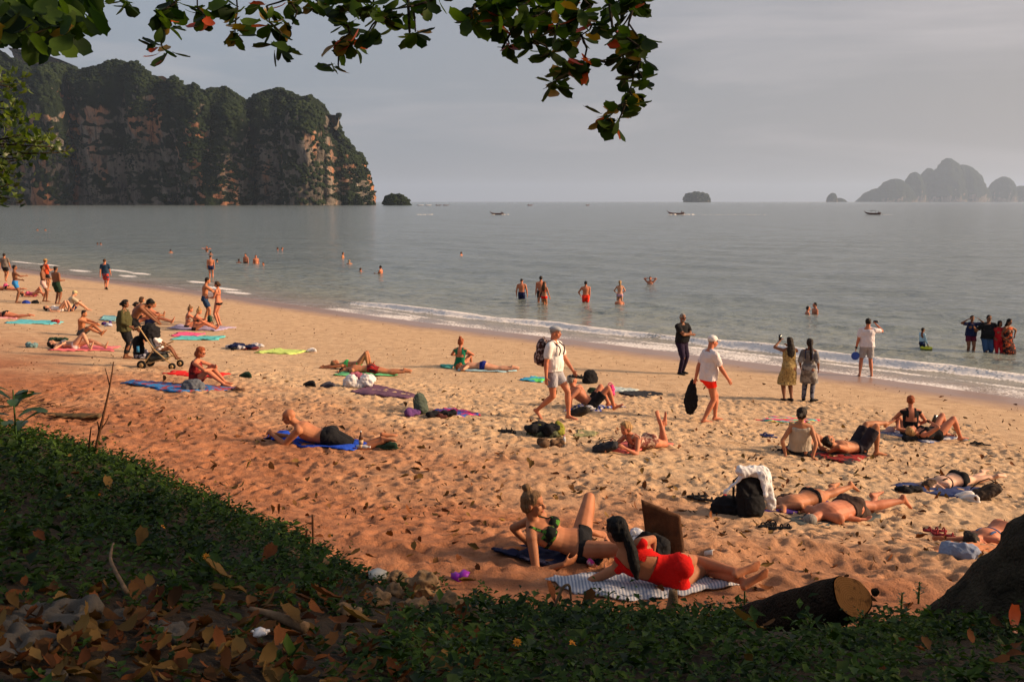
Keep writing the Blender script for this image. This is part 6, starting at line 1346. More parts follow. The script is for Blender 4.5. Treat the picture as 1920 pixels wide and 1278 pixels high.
# farther debris: small flat scraps of leaf and seaweed
for _ in range(2600):
    px = r.uniform(0, 1920); py = r.uniform(600, 900)
    g = G(px, py) if False else None
    y = r.uniform(15, 60); x = r.uniform(-.53, .53)*y; sdist = s_of(x, y)
    if sdist > -1.6 or bank_t(x, y) > -.3: continue
    s = r.uniform(.2, .8)*(.5 if sdist > -6 else .6); v, f = shapes[r.integers(len(shapes))]; v = (v*s)@euler_rot(r.normal(0, .2), r.normal(0, .2), r.uniform(0, 6.28)).T+np.array([x, y, gz(x, y)+.012]); SV.append(v); SF.append(f+so_); so_ += len(v)
for _ in range(1700):
    y = r.uniform(8, 19); x = r.uniform(-.5, .53)*y; sdist = s_of(x, y)
    if bank_t(x, y) > -.1 or vnoise(np.array([x*.7]), np.array([y*.7]), 3)[0] < -.12: continue
    s = r.uniform(.18, .5); v, f = shapes[r.integers(len(shapes))]; v = (v*s)@euler_rot(r.normal(0, .3), r.normal(0, .3), r.uniform(0, 6.28)).T+np.array([x, y, gz(x, y)+.016]); SV.append(v); SF.append(f+so_); so_ += len(v)
o = litter_obj('leaf_litter', SV, SF); tag(o, kind='stuff', label='small dry leaves and scraps strewn over the sand')

# ---------------------------------------------------------------- bank: creeping ground cover, litter, stones
def proj(p):
    p = np.atleast_2d(p); y = p[:, 1]*_cp-(p[:, 2]-CAM_H)*_sp; z = p[:, 1]*_sp+(p[:, 2]-CAM_H)*_cp; return 960+FPX*p[:, 0]/y, 639-FPX*z/y
r = np.random.default_rng(33)
N = 60000; x = r.uniform(-9.5, 8, N); y = r.uniform(2.6, 16, N); bt = bank_t(x, y)+.75*fbm(x*1.3, y*1.3, 3, 5)+.22*r.normal(0, 1, N)
keep = (bt > .02) & (np.abs(x) < .56*y+.7); z = ground(x, y); px, py = proj(np.stack([x, y, z], 1))
litter = sstep(1110, 1165, py+40*fbm(x*1.5, y*1.5, 2, 61))*sstep(800, 640, px+120*fbm(x*1.3, y*1.3, 2, 62))
litter = np.maximum(litter, np.exp(-((px-790)/130)**2-((py-1125)/50)**2)*1.2)
litter = np.maximum(litter, .75*sstep(1650, 1760, px)*sstep(1190, 1230, py))
far = np.clip((y-5)/8, 0, 1)
LA, LB_ = D(1598, 1118, 6.45), D(1398, 1186, 7.35); tq = np.clip(((x-LA[0])*(LB_[0]-LA[0])+(y-LA[1])*(LB_[1]-LA[1]))/((LB_[0]-LA[0])**2+(LB_[1]-LA[1])**2), -.1, 1.2); keep &= np.hypot(x-LA[0]-tq*(LB_[0]-LA[0]), y-LA[1]-tq*(LB_[1]-LA[1])) > .17
keep &= ~((px > 1545) & (px < 1655) & (py > 1080) & (py < 1185))
keep &= ~((px > 1395) & (px < 1600) & (py > 1085) & (py < 1222-.12*(px-1395)))
keep &= (r.uniform(0, 1, N) > litter*.82) & (r.uniform(0, 1, N) < .55-.15*far)
x, y, z, bt, lt = x[keep], y[keep], z[keep], bt[keep], litter[keep]
print('sprigs', len(x))
n = len(x); LV = 9
hgt = (.04+.09*np.clip(bt*1.2, 0, 1)*(.55+.9*(fbm(x*2.2, y*2.2, 3, 71)+.5)))*r.uniform(.6, 1.35, n)*(1-.6*lt); hgt = np.maximum(hgt, .04); tall = r.uniform(0, 1, n) < .035; hgt[tall] += .09
k = np.arange(LV); tt = (k+1)/LV
lean = r.normal(0, .35, (n, 2)); base = np.stack([x, y, z], 1)[:, None, :]
cen = base+np.concatenate([lean[:, None, :]*hgt[:, None, None]*tt[None, :, None]**1.5, (hgt[:, None]*tt[None])[:, :, None]], 2)
az = k[None]*2.4+r.uniform(0, 6.28, (n, 1))+r.normal(0, .3, (n, LV)); el = r.normal(.25, .35, (n, LV)); Ln = r.uniform(.030, .062, (n, LV))*np.where(r.uniform(0, 1, (n, 1)) < .10, 1.9, 1)*np.where(tt > .85, .7, 1)[None]
d = np.stack([np.cos(az)*np.cos(el), np.sin(az)*np.cos(el), np.sin(el)], 2); sd = np.stack([-np.sin(az), np.cos(az), r.normal(0, .35, az.shape)], 2); up_ = np.cross(d, sd)
Lk = Ln[:, :, None]; w = Lk*.27
P0 = cen; P1 = cen+d*Lk*.5+sd*w+up_*Lk*.10; P2 = cen+d*Lk-up_*Lk*.12; P3 = cen+d*Lk*.5-sd*w+up_*Lk*.10; 
V = np.stack([P0, P1, P2, P3], 2).reshape(-1, 3); F = (np.arange(n*LV)[:, None]*4+np.array([[0, 1, 2, 0], [0, 2, 3, 0]])[:, None, :3].reshape(2, 3)[None].reshape(1, -1)).reshape(-1, 3)
CG = leafmat('creeper_leaf', (.005, .018, .003), (.050, .095, .012), .25, .55, 1.4, .15)
o = link('ground_cover', mkmesh('ground_cover', V, F, False), CG); tag(o, kind='stuff', label='dark green creeping plants with small leaves over the bank')
# litter on the bank: individual big leaves nearest, the rest one mass
big = []; r = np.random.default_rng(44); cnt = 0; SV, SF, so_ = [], [], 0
tries = 0
while cnt < 560 and tries < 60000:
    tries += 1; px = r.uniform(-40, 1960); py = r.uniform(840, 1300)
    w_ = 0
    if px < 830 and py > 1115: w_ = 1
    elif 600 < px < 930 and py > 1075: w_ = .6
    elif py > 1180 and px > 1640: w_ = .08
    else: w_ = .022
    if r.uniform() > w_: continue
    g = G(px, py)
    if bank_t(g[0], g[1]) < .05: continue
    cnt += 1; inveg = w_ < .5; s = r.uniform(.30, .60) if inveg else r.uniform(.38, .80); e = (r.normal(-.15, .2), r.normal(0, .3), r.uniform(0, 6.28)); z = g[2]+(.10 if inveg else .02)+r.uniform(0, .04)
    if cnt <= 75:
        o = link('dead_leaf', dmesh[r.integers(len(dmesh))], None, None, (g[0], g[1], z)); o.rotation_euler = e; o.scale = (s, s, s); tag(o, 'large dry almond leaf lying among the plants of the bank', 'leaf', 'dry leaves lying on the planted bank')
    else:
        v, f = shapes[r.integers(len(shapes))]; v = (v*s)@euler_rot(*e).T+np.array([g[0], g[1], z]); SV.append(v); SF.append(f+so_); so_ += len(v)
o = litter_obj('bank_litter', SV, SF); tag(o, kind='stuff', label='layer of dry tan and brown leaves at the foot of the photograph')
for px, py, s, rx, rz, mi, lb in ((205, 945, .8, .3, .6, 2, 'upright tan leaf standing in the dark green plants at left'), (440, 1120, 1.2, .1, 1.3, 2, 'very large curled orange-brown leaf near the stones'), (490, 1085, .9, .1, -.3, 1, 'upright rust leaf right of the very large curled leaf'), (650, 1155, 1.2, .0, 1.6, 1, 'bright orange flat leaf left of the rocks'),
        (260, 1060, .8, .3, .2, 2, 'pale twisted leaf with a long thin stem'), (715, 1205, 1.2, .0, 1.5, 2, 'broad yellow-brown leaf below the rocks'), (570, 1210, 1.1, -.1, .8, 2, 'broad tan leaf right of the white paper'), (1045, 1160, 1.25, .6, .9, 1, 'big folded brown leaf under the bent stem'), (1085, 1165, 1.1, .5, -1.0, 0, 'dark folded leaf right of the bent stem'), (1440, 1215, 1.3, .2, 1.7, 2, 'brown leaf lying beneath the cut log')):
    g = G(px, py); v, f = shapes[3 if rx > .8 else 0]; o = link('dead_leaf', mkmesh('dead_leaf', v, f), DL[mi], None, tuple(g+V3(0, 0, .10))); o.rotation_euler = (rx, .2, rz); o.scale = (s, s, s); tag(o, lb, 'leaf')
def rock(px, py, wpx, hpx, mat, label, seed, sink=.5, name='rock', cat='rock', flat=1):
    g = G(px, py+hpx*.5); k = g[1]/FPX; so = Soup(); r_ = np.random.default_rng(seed); rx, rz = wpx*.5*k, hpx*.62*k; ry = rx*.75*flat
    so.ell(V3(0, 0, rz*(1-sink)), rx, ry, rz, n=20, k=13); so.ell(V3(rx*.35*r_.uniform(-1, 1), 0, rz*.9), rx*.6, ry*.7, rz*.7, n=16)
    v, t = so.data(); o = obj_soup(name, so, mat, None, max(.011, rx*.05), 0, rx*.34, seed, 2.4/rx); o.location = tuple(g); o.rotation_euler[2] = r_.uniform(-.4, .4); tag(o, label, cat)
SM = M('bank_stone', (.19, .12, .065), .95, .4, 7, bumpy=.8, bscale=30); SG = M('grey_stone', (.085, .072, .058), .95, .4, 6, bumpy=.8, bscale=30)
for i, (px, py, w, h, m, lb) in enumerate(((795, 1092, 78, 46, SM, 'tallest rough yellowish rock of the heap'), (742, 1082, 52, 32, SM, 'small rock behind the tallest one'), (741, 1103, 40, 30, SM, 'angular pale rock left of the tallest one'), (838, 1128, 72, 48, SM, 'mossy rounded rock at the right of the heap'), (706, 1118, 60, 34, SM, 'low rock at the left of the heap'), (778, 1132, 64, 34, SM, 'rock in front of the tallest one'),
        (905, 1152, 74, 30, SM, 'flat half buried rock beyond the right end of the heap'), (655, 1140, 60, 26, SM, 'half buried rock at the left end of the heap'), (105, 1148, 170, 34, SG, 'long flat grey stone at far left'), (22, 1172, 90, 26, SG, 'grey stone cut by the left edge'), (42, 1205, 150, 40, SG, 'rounded grey stone below the flat ones'), (250, 1150, 90, 26, SG, 'grey stone among dry leaves'), (80, 1270, 90, 22, SG, 'pale stone at the bottom left corner'),
        (545, 1040, 40, 26, SM, 'small yellow rock by the two upright sticks'), (600, 1052, 40, 24, SM, 'small rock at the edge of the plants'), (310, 1180, 110, 22, SG, 'low grey stone right of the rounded one'))):
    rock(px, py, w, h, m, lb, 200+i)
# orange flowers of the creeper
FO = M('petal_orange', (.60, .22, .01), .6); 
pv_, pf_ = [], []
for i in range(9):
    a = i*2*math.pi/9; c, s = math.cos(a), math.sin(a); j = len(pv_); pv_ += [(0, 0, 0), (c*.012-s*.005, s*.012+c*.005, .003), (c*.024, s*.024, .002), (c*.012+s*.005, s*.012-c*.005, .003)]; pf_.append((j, j+1, j+2, j+3))
fme = mkmesh('flower', np.array(pv_), np.array(pf_), False); fme.materials.append(FO)
so = Soup(); so.ell(V3(0, 0, .003), .007, .007, .004, n=8, k=5); v, t = so.data(); cme = mkmesh('flower_centre', v, t); cme.materials.append(M('flower_centre', (.35, .12, .01), .8))
for i, (px, py) in enumerate(((970, 1248), (1072, 1252), (1210, 1182), (1327, 1190), (190, 962), (15, 1002), (620, 1028), (392, 1083), (310, 1022))):
    g = G(px, py); o = empty('flower', tuple(g+V3(0, -.03, .13)), i, 'small orange daisy-like flower on the ground cover', 'flower', 'orange flowers in the ground cover'); o.rotation_euler = (R(50), 0, i); link('petals', fme, None, o); link('flower_centre', cme, None, o)

# ---------------------------------------------------------------- trees, log, sticks
def bark(name, c0, c1, s=5):
    m, b = mat_new(name); tc = b.n('ShaderNodeTexCoord'); P = tc.outputs['Object']; n1 = b.noise(P, s, 7, .72, .4); vo = b.n('ShaderNodeTexVoronoi', i_Scale=s*4.0, feature='DISTANCE_TO_EDGE'); b.l(P, vo.inputs['Vector'])
    c = b.ramp(n1, [(.3, c0), (.6, c1), (.75, tuple(x*1.8 for x in c1))]); hh = b.math('ADD', b.math('MULTIPLY', n1, 1.5), b.math('MULTIPLY', vo.outputs['Distance'], 1.0)); principled(b, c, .95, .15, bump(b, hh, 1.0, .05)); return m
BK = bark('dark_bark', (.008, .007, .005), (.055, .044, .028), 7); BK2 = bark('log_bark', (.010, .007, .005), (.045, .028, .017), 8)
def trunk_mesh(pts, rad, n=36, sub=8, seed=0, amp=.06, fq=3.0):
    pts = np.array(pts, float); t = np.linspace(0, len(pts)-1, (len(pts)-1)*sub+1); C = np.stack([np.interp(t, range(len(pts)), pts[:, i]) for i in range(3)], 1); 
    for _ in range(3): C[1:-1] = C[1:-1]*.5+(C[:-2]+C[2:])*.25
    rr = np.interp(t, range(len(pts)), rad); T = np.gradient(C, axis=0); T /= np.linalg.norm(T, axis=1)[:, None]; X = np.cross(T, V3(0, 1, .1)); X /= np.linalg.norm(X, axis=1)[:, None]; Y = np.cross(T, X); a = np.linspace(0, 2*math.pi, n, endpoint=False)
    v = (C[:, None]+(X[:, None]*np.cos(a)[None, :, None]+Y[:, None]*np.sin(a)[None, :, None])*rr[:, None, None]).reshape(-1, 3); nn = (v-np.repeat(C, n, 0)); R_ = np.linalg.norm(nn, axis=1)[:, None]; nn = nn/R_
    q = v*fq+seed; v = v+nn*(fbm3(q, 4, seed)*amp*2)[:, None]*np.minimum(1, R_*4); return v, grid_faces(n, len(C), True), C
almond = empty('almond_tree', tuple(D(1870, 1255, 6.6)), 0, 'large leaning almond tree: dark trunk at the right edge, leafy boughs hanging over the top', 'tree')
ao = np.array(almond.location)
A0, A1, A2 = D(1798, 1303, 6.8), D(2035, 1062, 6.5), D(2350, 742, 6.3)
v, f, _ = trunk_mesh([A0+(A0-A1)*.5, A0, A1, A2, (7.0, 6.0, 6.6), (8.2, 5.4, 8.4)], [.56, .53, .50, .45, .36, .28], 72, 22, 3, .028, 6.5); link('trunk', mkmesh('trunk', v-ao, f), BK, almond)
for pts, rad in (([(6.4, 6.1, 5.9), (5.2, 6.5, 7.6), (3.2, 6.8, 8.1), (1.2, 6.8, 8.0), (-1.5, 6.6, 7.9), (-4.5, 6.2, 7.7)], [.22, .17, .13, .10, .07, .03]), ([(7.2, 5.9, 6.9), (7.8, 4.0, 8.2), (7.4, 1.5, 9.4)], [.24, .16, .06]), ([(7.6, 5.7, 7.5), (9.8, 5.2, 8.8), (12, 4.5, 9.6)], [.22, .15, .06]), ([(7.0, 6.0, 6.4), (8.6, 4.2, 6.6), (10.5, 2.5, 6.8)], [.20, .13, .05])):
    v, f, _ = trunk_mesh(pts, rad, 14, 8, 5, .02); link('branch', mkmesh('branch', v-ao, f), BK, almond)
lv, lf = leaf_mesh('l', .155, .098, .22, .22, 9, 1); leafs = []
for j, (c, fo) in enumerate(((.22, .22), (-.15, .35), (.4, .1))):
    v, f = leaf_mesh('l', .155, .100, c, fo, 9, j)
    for m in (LG, LR, LY): me = mkmesh('leaf', v, f); me.materials.append(m); leafs.append(me)
r = np.random.default_rng(8)
CL = [(238, 15, 7), (300, 35, 9), (312, 60, 7), (305, 105, 8), (330, 18, 8), (370, 28, 8), (388, 48, 6), (445, 30, 8), (440, 72, 9), (505, 55, 7), (520, 98, 7), (500, 25, 5), (548, 60, 4), (540, 12, 4), (578, 8, 4), (602, 22, 6), (640, 30, 10), (650, 60, 11), (636, 92, 9), (662, 96, 8), (634, 143, 3), (700, 20, 11), (715, 45, 9), (690, 75, 8), (775, 28, 7), (779, 74, 8), (735, 32, 6), (820, 5, 6), (800, 18, 5), (612, 5, 5), (668, 8, 8),
      (890, 25, 10), (886, 50, 8), (930, 30, 11), (935, 60, 9), (960, 15, 10), (955, 97, 8), (985, 50, 13), (1000, 90, 11), (1020, 35, 13), (1045, 60, 11), (1030, 110, 8), (1060, 90, 9), (1085, 40, 12), (1068, 143, 14), (1040, 168, 9), (1095, 130, 9), (1090, 80, 11), (1110, 60, 7), (1050, 8, 8), (1000, 8, 8), (1090, 10, 6),
      (1160, 18, 11), (1190, 12, 9), (1186, 34, 7), (1175, 85, 9), (1160, 74, 6), (1195, 82, 6), (1168, 118, 7), (1200, 125, 7), (1188, 155, 10), (1205, 160, 5), (1180, 185, 9), (1172, 208, 7), (1136, 232, 9), (1160, 240, 8), (915, 5, 8), (960, 50, 7)]
def rosette(px, py, n, dist, sc=1.0, down=.6):
    c = D(px, py-14*sc, dist); out = []
    for i in range(n):
        a = r.uniform(0, 6.28); out.append((c+V3(r.normal(0, .012), r.normal(0, .06), r.normal(0, .012)), a, r.normal(-down, .45)))
    return out
items = []; tw = Soup()
for ci, (px, py, n) in enumerate(CL):
    dist = 6.4+r.uniform(-.5, .5); ls = rosette(px, py, int(n*1.35)+1, dist); c = D(px, py-14, dist)
    for (p, a, e) in ls: items.append((p, a, e, .87, 'red' if r.uniform() < (.35 if (px, py) in ((305, 105), (1095, 130), (975, 10), (662, 96)) else .055) else ('y' if r.uniform() < .09 else 'g')))
    # twig to the nearest higher cluster or up to the bough
    best = None
    for (qx, qy, _) in CL:
        if qy < py-12 and abs(qx-px) < 70 and (best is None or math.hypot(qx-px, qy-py) < math.hypot(best[0]-px, best[1]-py)): best = (qx, qy)
    tgt = D(best[0], best[1]-14, dist) if best and math.hypot(best[0]-px, best[1]-py) < 95 else c+V3(r.uniform(-.15, .3), r.uniform(-.1, .3), 7.85-c[2])
    mid = (c+tgt)/2+V3(r.normal(0, .03), 0, 0); tw.limb(c, mid, [(0, .005), (1, .006)], 6, ends=False); tw.limb(mid, tgt, [(0, .006), (1, .008)], 6, ends=False)
for _ in range(170):      # dense dark cluster in the top left corner
    px, py = r.uniform(-30, 165), r.uniform(-40, 70)
    if py > 62-abs(px-90)*.25+10: continue
    items.append((D(px, py, 5.6+r.uniform(-.6, .6)), r.uniform(0, 6.28), r.normal(-1.1, .3), 1.05, 'y' if r.uniform() < .03 else 'g'))
# longer twig visible on the right, and the bare curved stalk
for a, b_ in (((1143, 10), (1148, 50)), ((1148, 50), (1165, 72)), ((1100, 118), (1118, 112)), ((1118, 112), (1140, 118)), ((980, 20), (942, 90)), ((765, 0), (768, 60))):
    tw.limb(D(*a, 6.4), D(*b_, 6.4), [(0, .010), (1, .008)], 6)
v, t = tw.data(); o = link('twigs', mkmesh('twigs', v-ao, t), BK, almond); o['kind'] = 'stuff'
order = r.permutation(len(items)); FV, FF, fo_ = {'g': [], 'red': [], 'y': []}, {'g': [], 'red': [], 'y': []}, {'g': 0, 'red': 0, 'y': 0}
npart = 0
for i in order:
    p, a, e, s, kd = items[i]; s *= r.uniform(.75, 1.15); eu = (e, r.normal(0, .5), a)
    if npart < 298:
        o = link('leaf', leafs[3*r.integers(3)+{'g': 0, 'red': 1, 'y': 2}[kd]], None, almond, tuple(p-ao)); o.rotation_euler = eu; o.scale = (s, s, s); npart += 1
    else: v = (lv*s)@euler_rot(*eu).T+p-ao; FV[kd].append(v); FF[kd].append(lf+fo_[kd]); fo_[kd] += len(v)
for kd, m in (('g', LG), ('red', LR), ('y', LY)):
    if FV[kd]: o = link('foliage', mkmesh('foliage', np.concatenate(FV[kd]), np.concatenate(FF[kd])), m, almond); o['kind'] = 'stuff'
# rest of the crown, above and to the right of the view: it shades the bank
n = 8500; c = r.uniform(0, 1, (n, 3)); x = 4.6+c[:, 0]*10; y = -3+c[:, 1]*10.5; z = 3.7+c[:, 2]*6.5
q = ((x-9.6)/5.6)**2+((y-2.6)/5.4)**2+((z-6.9)/3.5)**2+.9*fbm3(np.stack([x, y, z], 1)*.5, 3, 9); ok = (q < 1) & (x > .56*y+1.3+np.maximum(0, .3)); x, y, z = x[ok], y[ok], z[ok]; n = len(x)
a = r.uniform(0, 6.28, n); e = r.normal(-.4, .5, n); sc = r.uniform(1.3, 2.2, n); V = []
ca, sa, ce, se = np.cos(a), np.sin(a), np.cos(e), np.sin(e); d = np.stack([-sa*ce, ca*ce, se], 1); sdv = np.stack([ca, sa, r.normal(0, .4, n)], 1); L_ = .16*sc[:, None]; c0 = np.stack([x, y, z], 1)-ao
V = np.stack([c0, c0+d*L_*.6+sdv*L_*.36, c0+d*L_, c0+d*L_*.6-sdv*L_*.36], 1).reshape(-1, 3); o = link('foliage', mkmesh('crown', V, np.arange(n*4).reshape(-1, 4), False), LG, almond); o['kind'] = 'stuff'
# second tree at the left edge, bright lit leaves
sea_alm = empty('leafy_tree', tuple(D(-160, 700, 8.4)), 0, 'yellow-green leafy tree reaching in from the left edge', 'tree'); so2 = np.array(sea_alm.location)
base_ = V3(D(-160, 700, 8.4)[0], 8.4, gz(D(-160, 700, 8.4)[0], 8.4)); v, f, _ = trunk_mesh([base_, base_+V3(.1, 0, 1.2), D(-120, 330, 8.4), D(-90, 160, 8.3)], [.13, .11, .08, .04], 16, 8, 2, .02); link('trunk', mkmesh('trunk', v-so2, f), BK, sea_alm)
LB = leafmat('bright_leaf', (.016, .036, .005), (.10, .14, .014), .45, .4); sv, sf = leaf_mesh('s', .070, .042, .25, .2, 5, 3); lme = mkmesh('leaf', sv, sf); lme.materials.append(LB)
br = Soup(); cl = [(8, 152, 16), (24, 165, 14), (6, 190, 14), (20, 208, 18), (36, 222, 14), (12, 232, 18), (40, 252, 14), (62, 262, 18), (85, 266, 18), (100, 276, 10), (112, 286, 6), (40, 280, 16), (12, 268, 14), (12, 296, 16), (32, 300, 16), (48, 292, 10), (10, 330, 16), (20, 345, 18), (6, 365, 16), (18, 372, 14), (10, 318, 12)]
NL = 0; VV, FF2, oo = [], [], 0
for (px, py, n) in cl:
    dist = 8.4+r.uniform(-.3, .3); c = D(px, py, dist); br.limb(D(-100, py+r.uniform(-30, 60), 8.4)-so2, c-so2, [(0, .012), (1, .005)], 6, ends=False)
    for i in range(int(n*1.6)):
        p = c+V3(r.normal(0, .048), r.normal(0, .12), r.normal(0, .045))-so2; eu = (r.normal(.2, .6), r.normal(0, .5), r.uniform(0, 6.28)); s = r.uniform(.7, 1.2)
        if NL < 290: o = link('leaf', lme, None, sea_alm, tuple(p)); o.rotation_euler = eu; o.scale = (s, s, s); NL += 1
        else: v = (sv*s)@euler_rot(*eu).T+p; VV.append(v); FF2.append(sf+oo); oo += len(v)
v, t = br.data(); link('branch', mkmesh('branch', v, t), BK, sea_alm); o = link('foliage', mkmesh('foliage', np.concatenate(VV), np.concatenate(FF2)), LB, sea_alm); o['kind'] = 'stuff'

# cut log with rings on its face
FC = D(1598, 1118, 6.45); ax = nrm(D(1398, 1186, 7.35)-D(1598, 1118, 6.45)); root = empty('cut_log', tuple(FC), 0, 'thick dark log with a pale orange sawn face in front of the trunk', 'log'); fx = nrm(np.cross(ax, V3(0, 0, 1))); fz = np.cross(fx, ax)
aa_ = np.linspace(0, 2*math.pi, 40, endpoint=False); lobes = 1+.07*np.cos(aa_*2+1)+.05*np.cos(aa_*3)+.03*np.cos(aa_*5+2); V = []; ts = np.linspace(0, 1, 26)
for i, t in enumerate(ts):
    rad = .158*(1+.30*t**1.1)*(1-.03*(t < .02)); c = ax*t*1.25
    V.append(c[None]+(fx[None]*np.cos(aa_)[:, None]+fz[None]*np.sin(aa_)[:, None])*(rad*lobes)[:, None])
V = np.concatenate(V); V = V+(fbm3(V*9, 3, 4)*.018)[:, None]*nrm(V3(0, 0, 1)); link('bark', mkmesh('bark', V, grid_faces(40, 26, True)), BK2, root)
m, b = mat_new('sawn_wood'); tc = b.n('ShaderNodeTexCoord'); sp = b.n('ShaderNodeVectorMath', operation='LENGTH'); b.l(b.mapping(tc.outputs['Object'], loc=(.02, .02, .01)), sp.inputs[0])
rd = b.math('ADD', sp.outputs['Value'], b.math('MULTIPLY', b.noise(tc.outputs['Object'], 9, 4), .03)); wv = b.math('SINE', b.math('MULTIPLY', rd, 420.0)); c = b.ramp(b.math('MULTIPLY_ADD', wv, .25, .5), [(0, (.52, .17, .04)), (1, (.72, .29, .075))])
c = b.mix(b.ramp(b.noise(tc.outputs['Object'], 16, 4, .6), [(.52, 0), (.66, .8)]), c, (.14, .05, .018)); principled(b, c, .8, .15, bump(b, b.noise(tc.outputs['Object'], 70, 3), .4, .01))
rr_ = np.linspace(0, .93, 8); V = np.concatenate([(-ax*.004)[None]+(fx[None]*np.cos(aa_)[:, None]+fz[None]*np.sin(aa_)[:, None])*(.1565*lobes*q)[:, None] for q in rr_]); V = V+(fbm3(V*14, 2, 6)*.006)[:, None]*ax; link('sawn_face', mkmesh('sawn_face', V, grid_faces(40, 8, True)), m, root)
so = Soup(); so.ell(V3(.165, .03, .02), .032, .03, .036); obj_soup('knot', so, BK2, root, .009, 1, .02, 3)
def stick(name, pts, rad, mat, label, cat='stick', sub=5, amp=.02, n=12):
    o0 = np.array(pts[0], float); v, f, C = trunk_mesh(pts, rad, n, sub, 7, amp); nn = len(v); v = np.concatenate([v, C[:1], C[-1:]]); i = np.arange(n); j = (i+1) % n; f3 = [tuple(q) for q in f]+[(a, b_, nn) for a, b_ in zip(j, i)]+[(nn-n+a, nn-n+b_, nn+1) for a, b_ in zip(i, j)]
    o = link(name, mkmesh(name, v-o0, f3), mat, None, tuple(o0)); tag(o, label, cat); return o
BR = M('brown_wood', (.085, .035, .015), .85, .4, 12, bumpy=.6); GW = M('weathered_wood', (.16, .10, .055), .9, .4, 14, bumpy=.7)
stick('broken_branch', [D(1712, 1330, 5.3), D(1672, 1240, 5.8), D(1622, 1160, 6.5)], [.060, .055, .05], BR, 'thick reddish brown branch propped against the cut log', 'branch')
g = G(1253, 1168); stick('wooden_stake', [g+V3(-.02, 0, -.1), D(1250, 1165, g[1]), D(1262, 1130, g[1]), D(1262, 1106, g[1])], [.045, .042, .040, .030], GW, 'short weathered stake standing in front of the white towel', 'stake')
g = G(587, 1034); stick('thin_stick', [D(587, 1036, g[1]), D(587, 1000, g[1]), D(586, 964, g[1])], [.013, .012, .010], BR, 'taller of two thin upright sticks at the edge of the plants', n=8)
stick('thin_stick', [D(572, 1036, g[1]), D(573, 1015, g[1]), D(575, 994, g[1])], [.013, .012, .010], BR, 'shorter of two thin upright sticks at the edge of the plants', n=8)
stick('thin_stick', [D(410, 960, 10.6), D(409, 945, 10.6), D(409, 938, 10.6)], [.010, .009, .008], BR, 'tiny stick poking out of the plants at left', n=8)
g = G(176, 866); dd = g[1]; sap = empty('bare_sapling', tuple(g), 0, 'bare thin sapling with forked twigs at the left edge of the plants', 'sapling')
for pts, rad in (([(176, 870), (184, 820), (196, 770), (206, 725), (213, 678)], [.018, .015, .011, .008, .005]), ([(186, 815), (184, 795), (182, 790)], [.008, .006, .004]), ([(188, 806), (200, 790), (205, 776)], [.008, .005, .003]), ([(206, 725), (200, 700), (197, 690)], [.006, .004, .003])):
    v, f, _ = trunk_mesh([D(a_, b_, dd) for a_, b_ in pts], rad, 8, 5, 3, .004); link('stem', mkmesh('stem', v-g, f), BR, sap)
stick('thin_stick', [D(166, 868, dd), D(167, 830, dd), D(171, 800, dd)], [.012, .009, .005], BR, 'slender twig standing left of the bare sapling', n=8)
g = G(1040, 1165); stick('bent_stem', [D(1030, 1165, g[1]), D(1044, 1125, g[1]), D(1056, 1098, g[1]), D(1068, 1094, g[1]), D(1071, 1125, g[1])], [.010, .010, .010, .009, .006], GW, 'bent dry stem arching over a big folded leaf', 'stem', n=8)
a_ = G(470, 1168)+V3(0, 0, .07); b_ = G(575, 1205)+V3(0, 0, .07); stick('fallen_branch', [a_, (a_+b_)/2+V3(0, 0, .01), b_], [.012, .022, .028], GW, 'grey fallen branch pointing at the white paper', 'branch', n=10)
a_ = G(215, 1060)+V3(0, 0, .12); b_ = G(240, 1150)+V3(0, 0, .10); stick('winding_twig', [a_, (a_+b_)/2+V3(-.05, 0, .03), b_], [.006, .008, .010], GW, 'pale winding stem below the twisted leaf', 'stem', n=8)
# white paper and plastic among the leaves
for px, py, s, c, lb, nm in ((490, 1213, .019, (.70, .66, .64), 'crumpled white paper in the dry leaves', 'paper_scrap'), (706, 1094, .05, (.50, .48, .42), 'crumpled clear plastic bag on the rocks', 'plastic_bag'), (1415, 1004, .0, (0, 0, 0), '', '')):
    if not s: continue
    g = G(px, py); r2 = np.random.default_rng(int(px)); p = g+V3(0, 0, .07)+r2.normal(0, s*.5, (7, 3))*np.array([1, 1, .4]); v, f = blobs(p-g, s, 5, .5); o = link(nm, mkmesh(nm, v, f, False), M(nm, c, .5), None, tuple(g)); tag(o, lb, nm.replace('_', ' '))
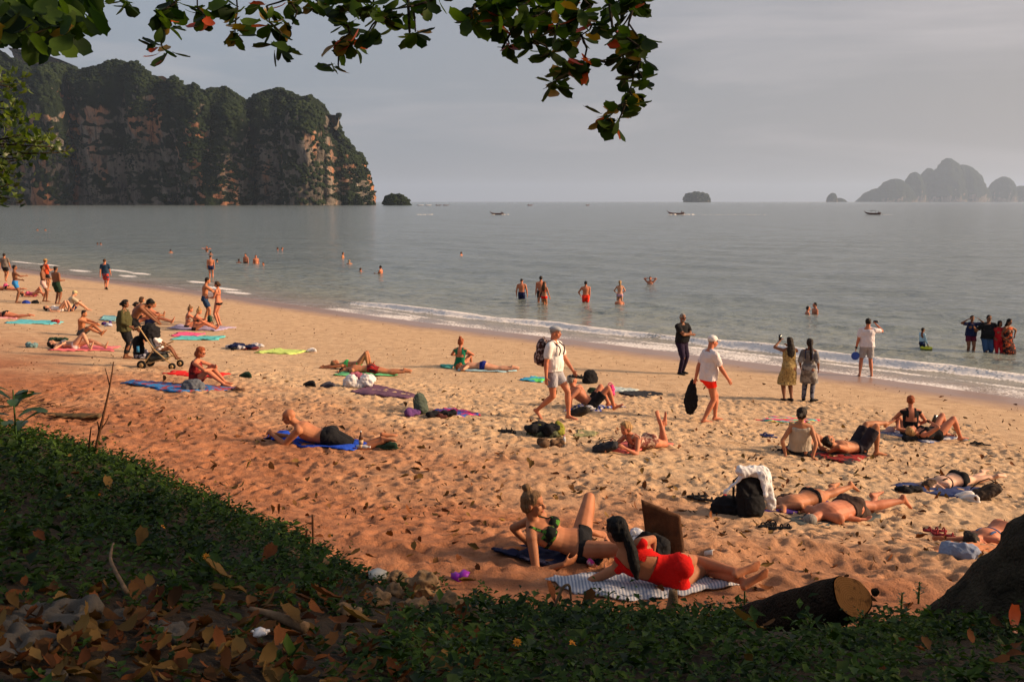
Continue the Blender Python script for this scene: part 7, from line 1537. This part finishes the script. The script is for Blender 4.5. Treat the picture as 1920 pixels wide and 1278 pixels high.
# upright broad-leaved plant at the left edge, and weeds along the front of the bank
def plant(px, py, n, L, h, label, mat, seed, lean=0):
    g = G(px, py); r2 = np.random.default_rng(seed); root = empty('broadleaf_plant', tuple(g), 0, label, 'plant'); so = Soup(); so.limb(V3(0, 0, 0), V3(lean, 0, h), [(0, .010), (1, .006)], 6); obj_soup('stem', so, mat, root); v, f = leaf_mesh('p', L, L*.42, -.25, .25, 6, seed); me = mkmesh('leaf', v, f); me.materials.append(mat)
    for i in range(n): o = link('leaf', me, None, root, (lean*(i+2)/(n+1), 0, h*(.25+.75*i/n))); o.rotation_euler = (r2.uniform(.15, .9), 0, i*2.4+r2.normal(0, .2)); s = r2.uniform(.7, 1.1)*(1-.35*i/n); o.scale = (s, s, s)
PG_ = leafmat('plant_leaf', (.012, .035, .010), (.04, .09, .02), .3, .4)
plant(32, 842, 15, .34, .50, 'tall plant with broad dark leaves at the left edge', PG_, 1)
for i, (px, py, n, L, h) in enumerate(((905, 1158, 10, .06, .14), (1140, 1162, 12, .09, .22), (1055, 1162, 8, .06, .12), (1225, 1166, 10, .06, .12), (1290, 1166, 12, .07, .13), (1350, 1160, 12, .07, .13), (1395, 1150, 8, .05, .18), (1690, 1140, 12, .06, .13), (1722, 1130, 12, .06, .18), (430, 950, 10, .07, .16), (370, 935, 10, .07, .14), (940, 1170, 8, .06, .12), (505, 995, 9, .06, .12))):
    plant(px, py, n, L, h, 'small leafy weed '+['right of the rock heap', 'below the white towel with upright leaves', 'just right of the bent stem', 'left of the weathered stake', 'right of the weathered stake', 'midway between the stake and the cut log', 'tall and thin, left of the cut log', 'right of the cut log', 'tallest one between log and trunk', 'on the crest of the left plants', 'left of the crest weed at left', 'between the rock heap and the bent stem', 'near the small yellow rock'][i], PG_, 20+i)
# red leaf and green leaf by the trunk
for px, py, m_, s, lb in ((1905, 1195, LR, 1.3, 'bright red leaf against the dark trunk'), (1815, 1212, PG_, 1.1, 'single bright green leaf at the foot of the trunk'), (1068, 1215, PG_, .8, 'round green leaf in the middle of the ground cover')):
    g = D(px, py, 5.6); v, f = leaf_mesh('x', .15, .10, .3, .3, 7, 2); o = link('leaf', mkmesh('leaf', v, f), m_, None, tuple(g)); o.rotation_euler = (.9, .3, .5); o.scale = (s, s, s); tag(o, lb, 'leaf')
run_jobs()
for o in list(bpy.data.objects):
    if o.type == 'MESH' and o.data is not None and len(o.data.vertices) == 0: bpy.data.objects.remove(o)
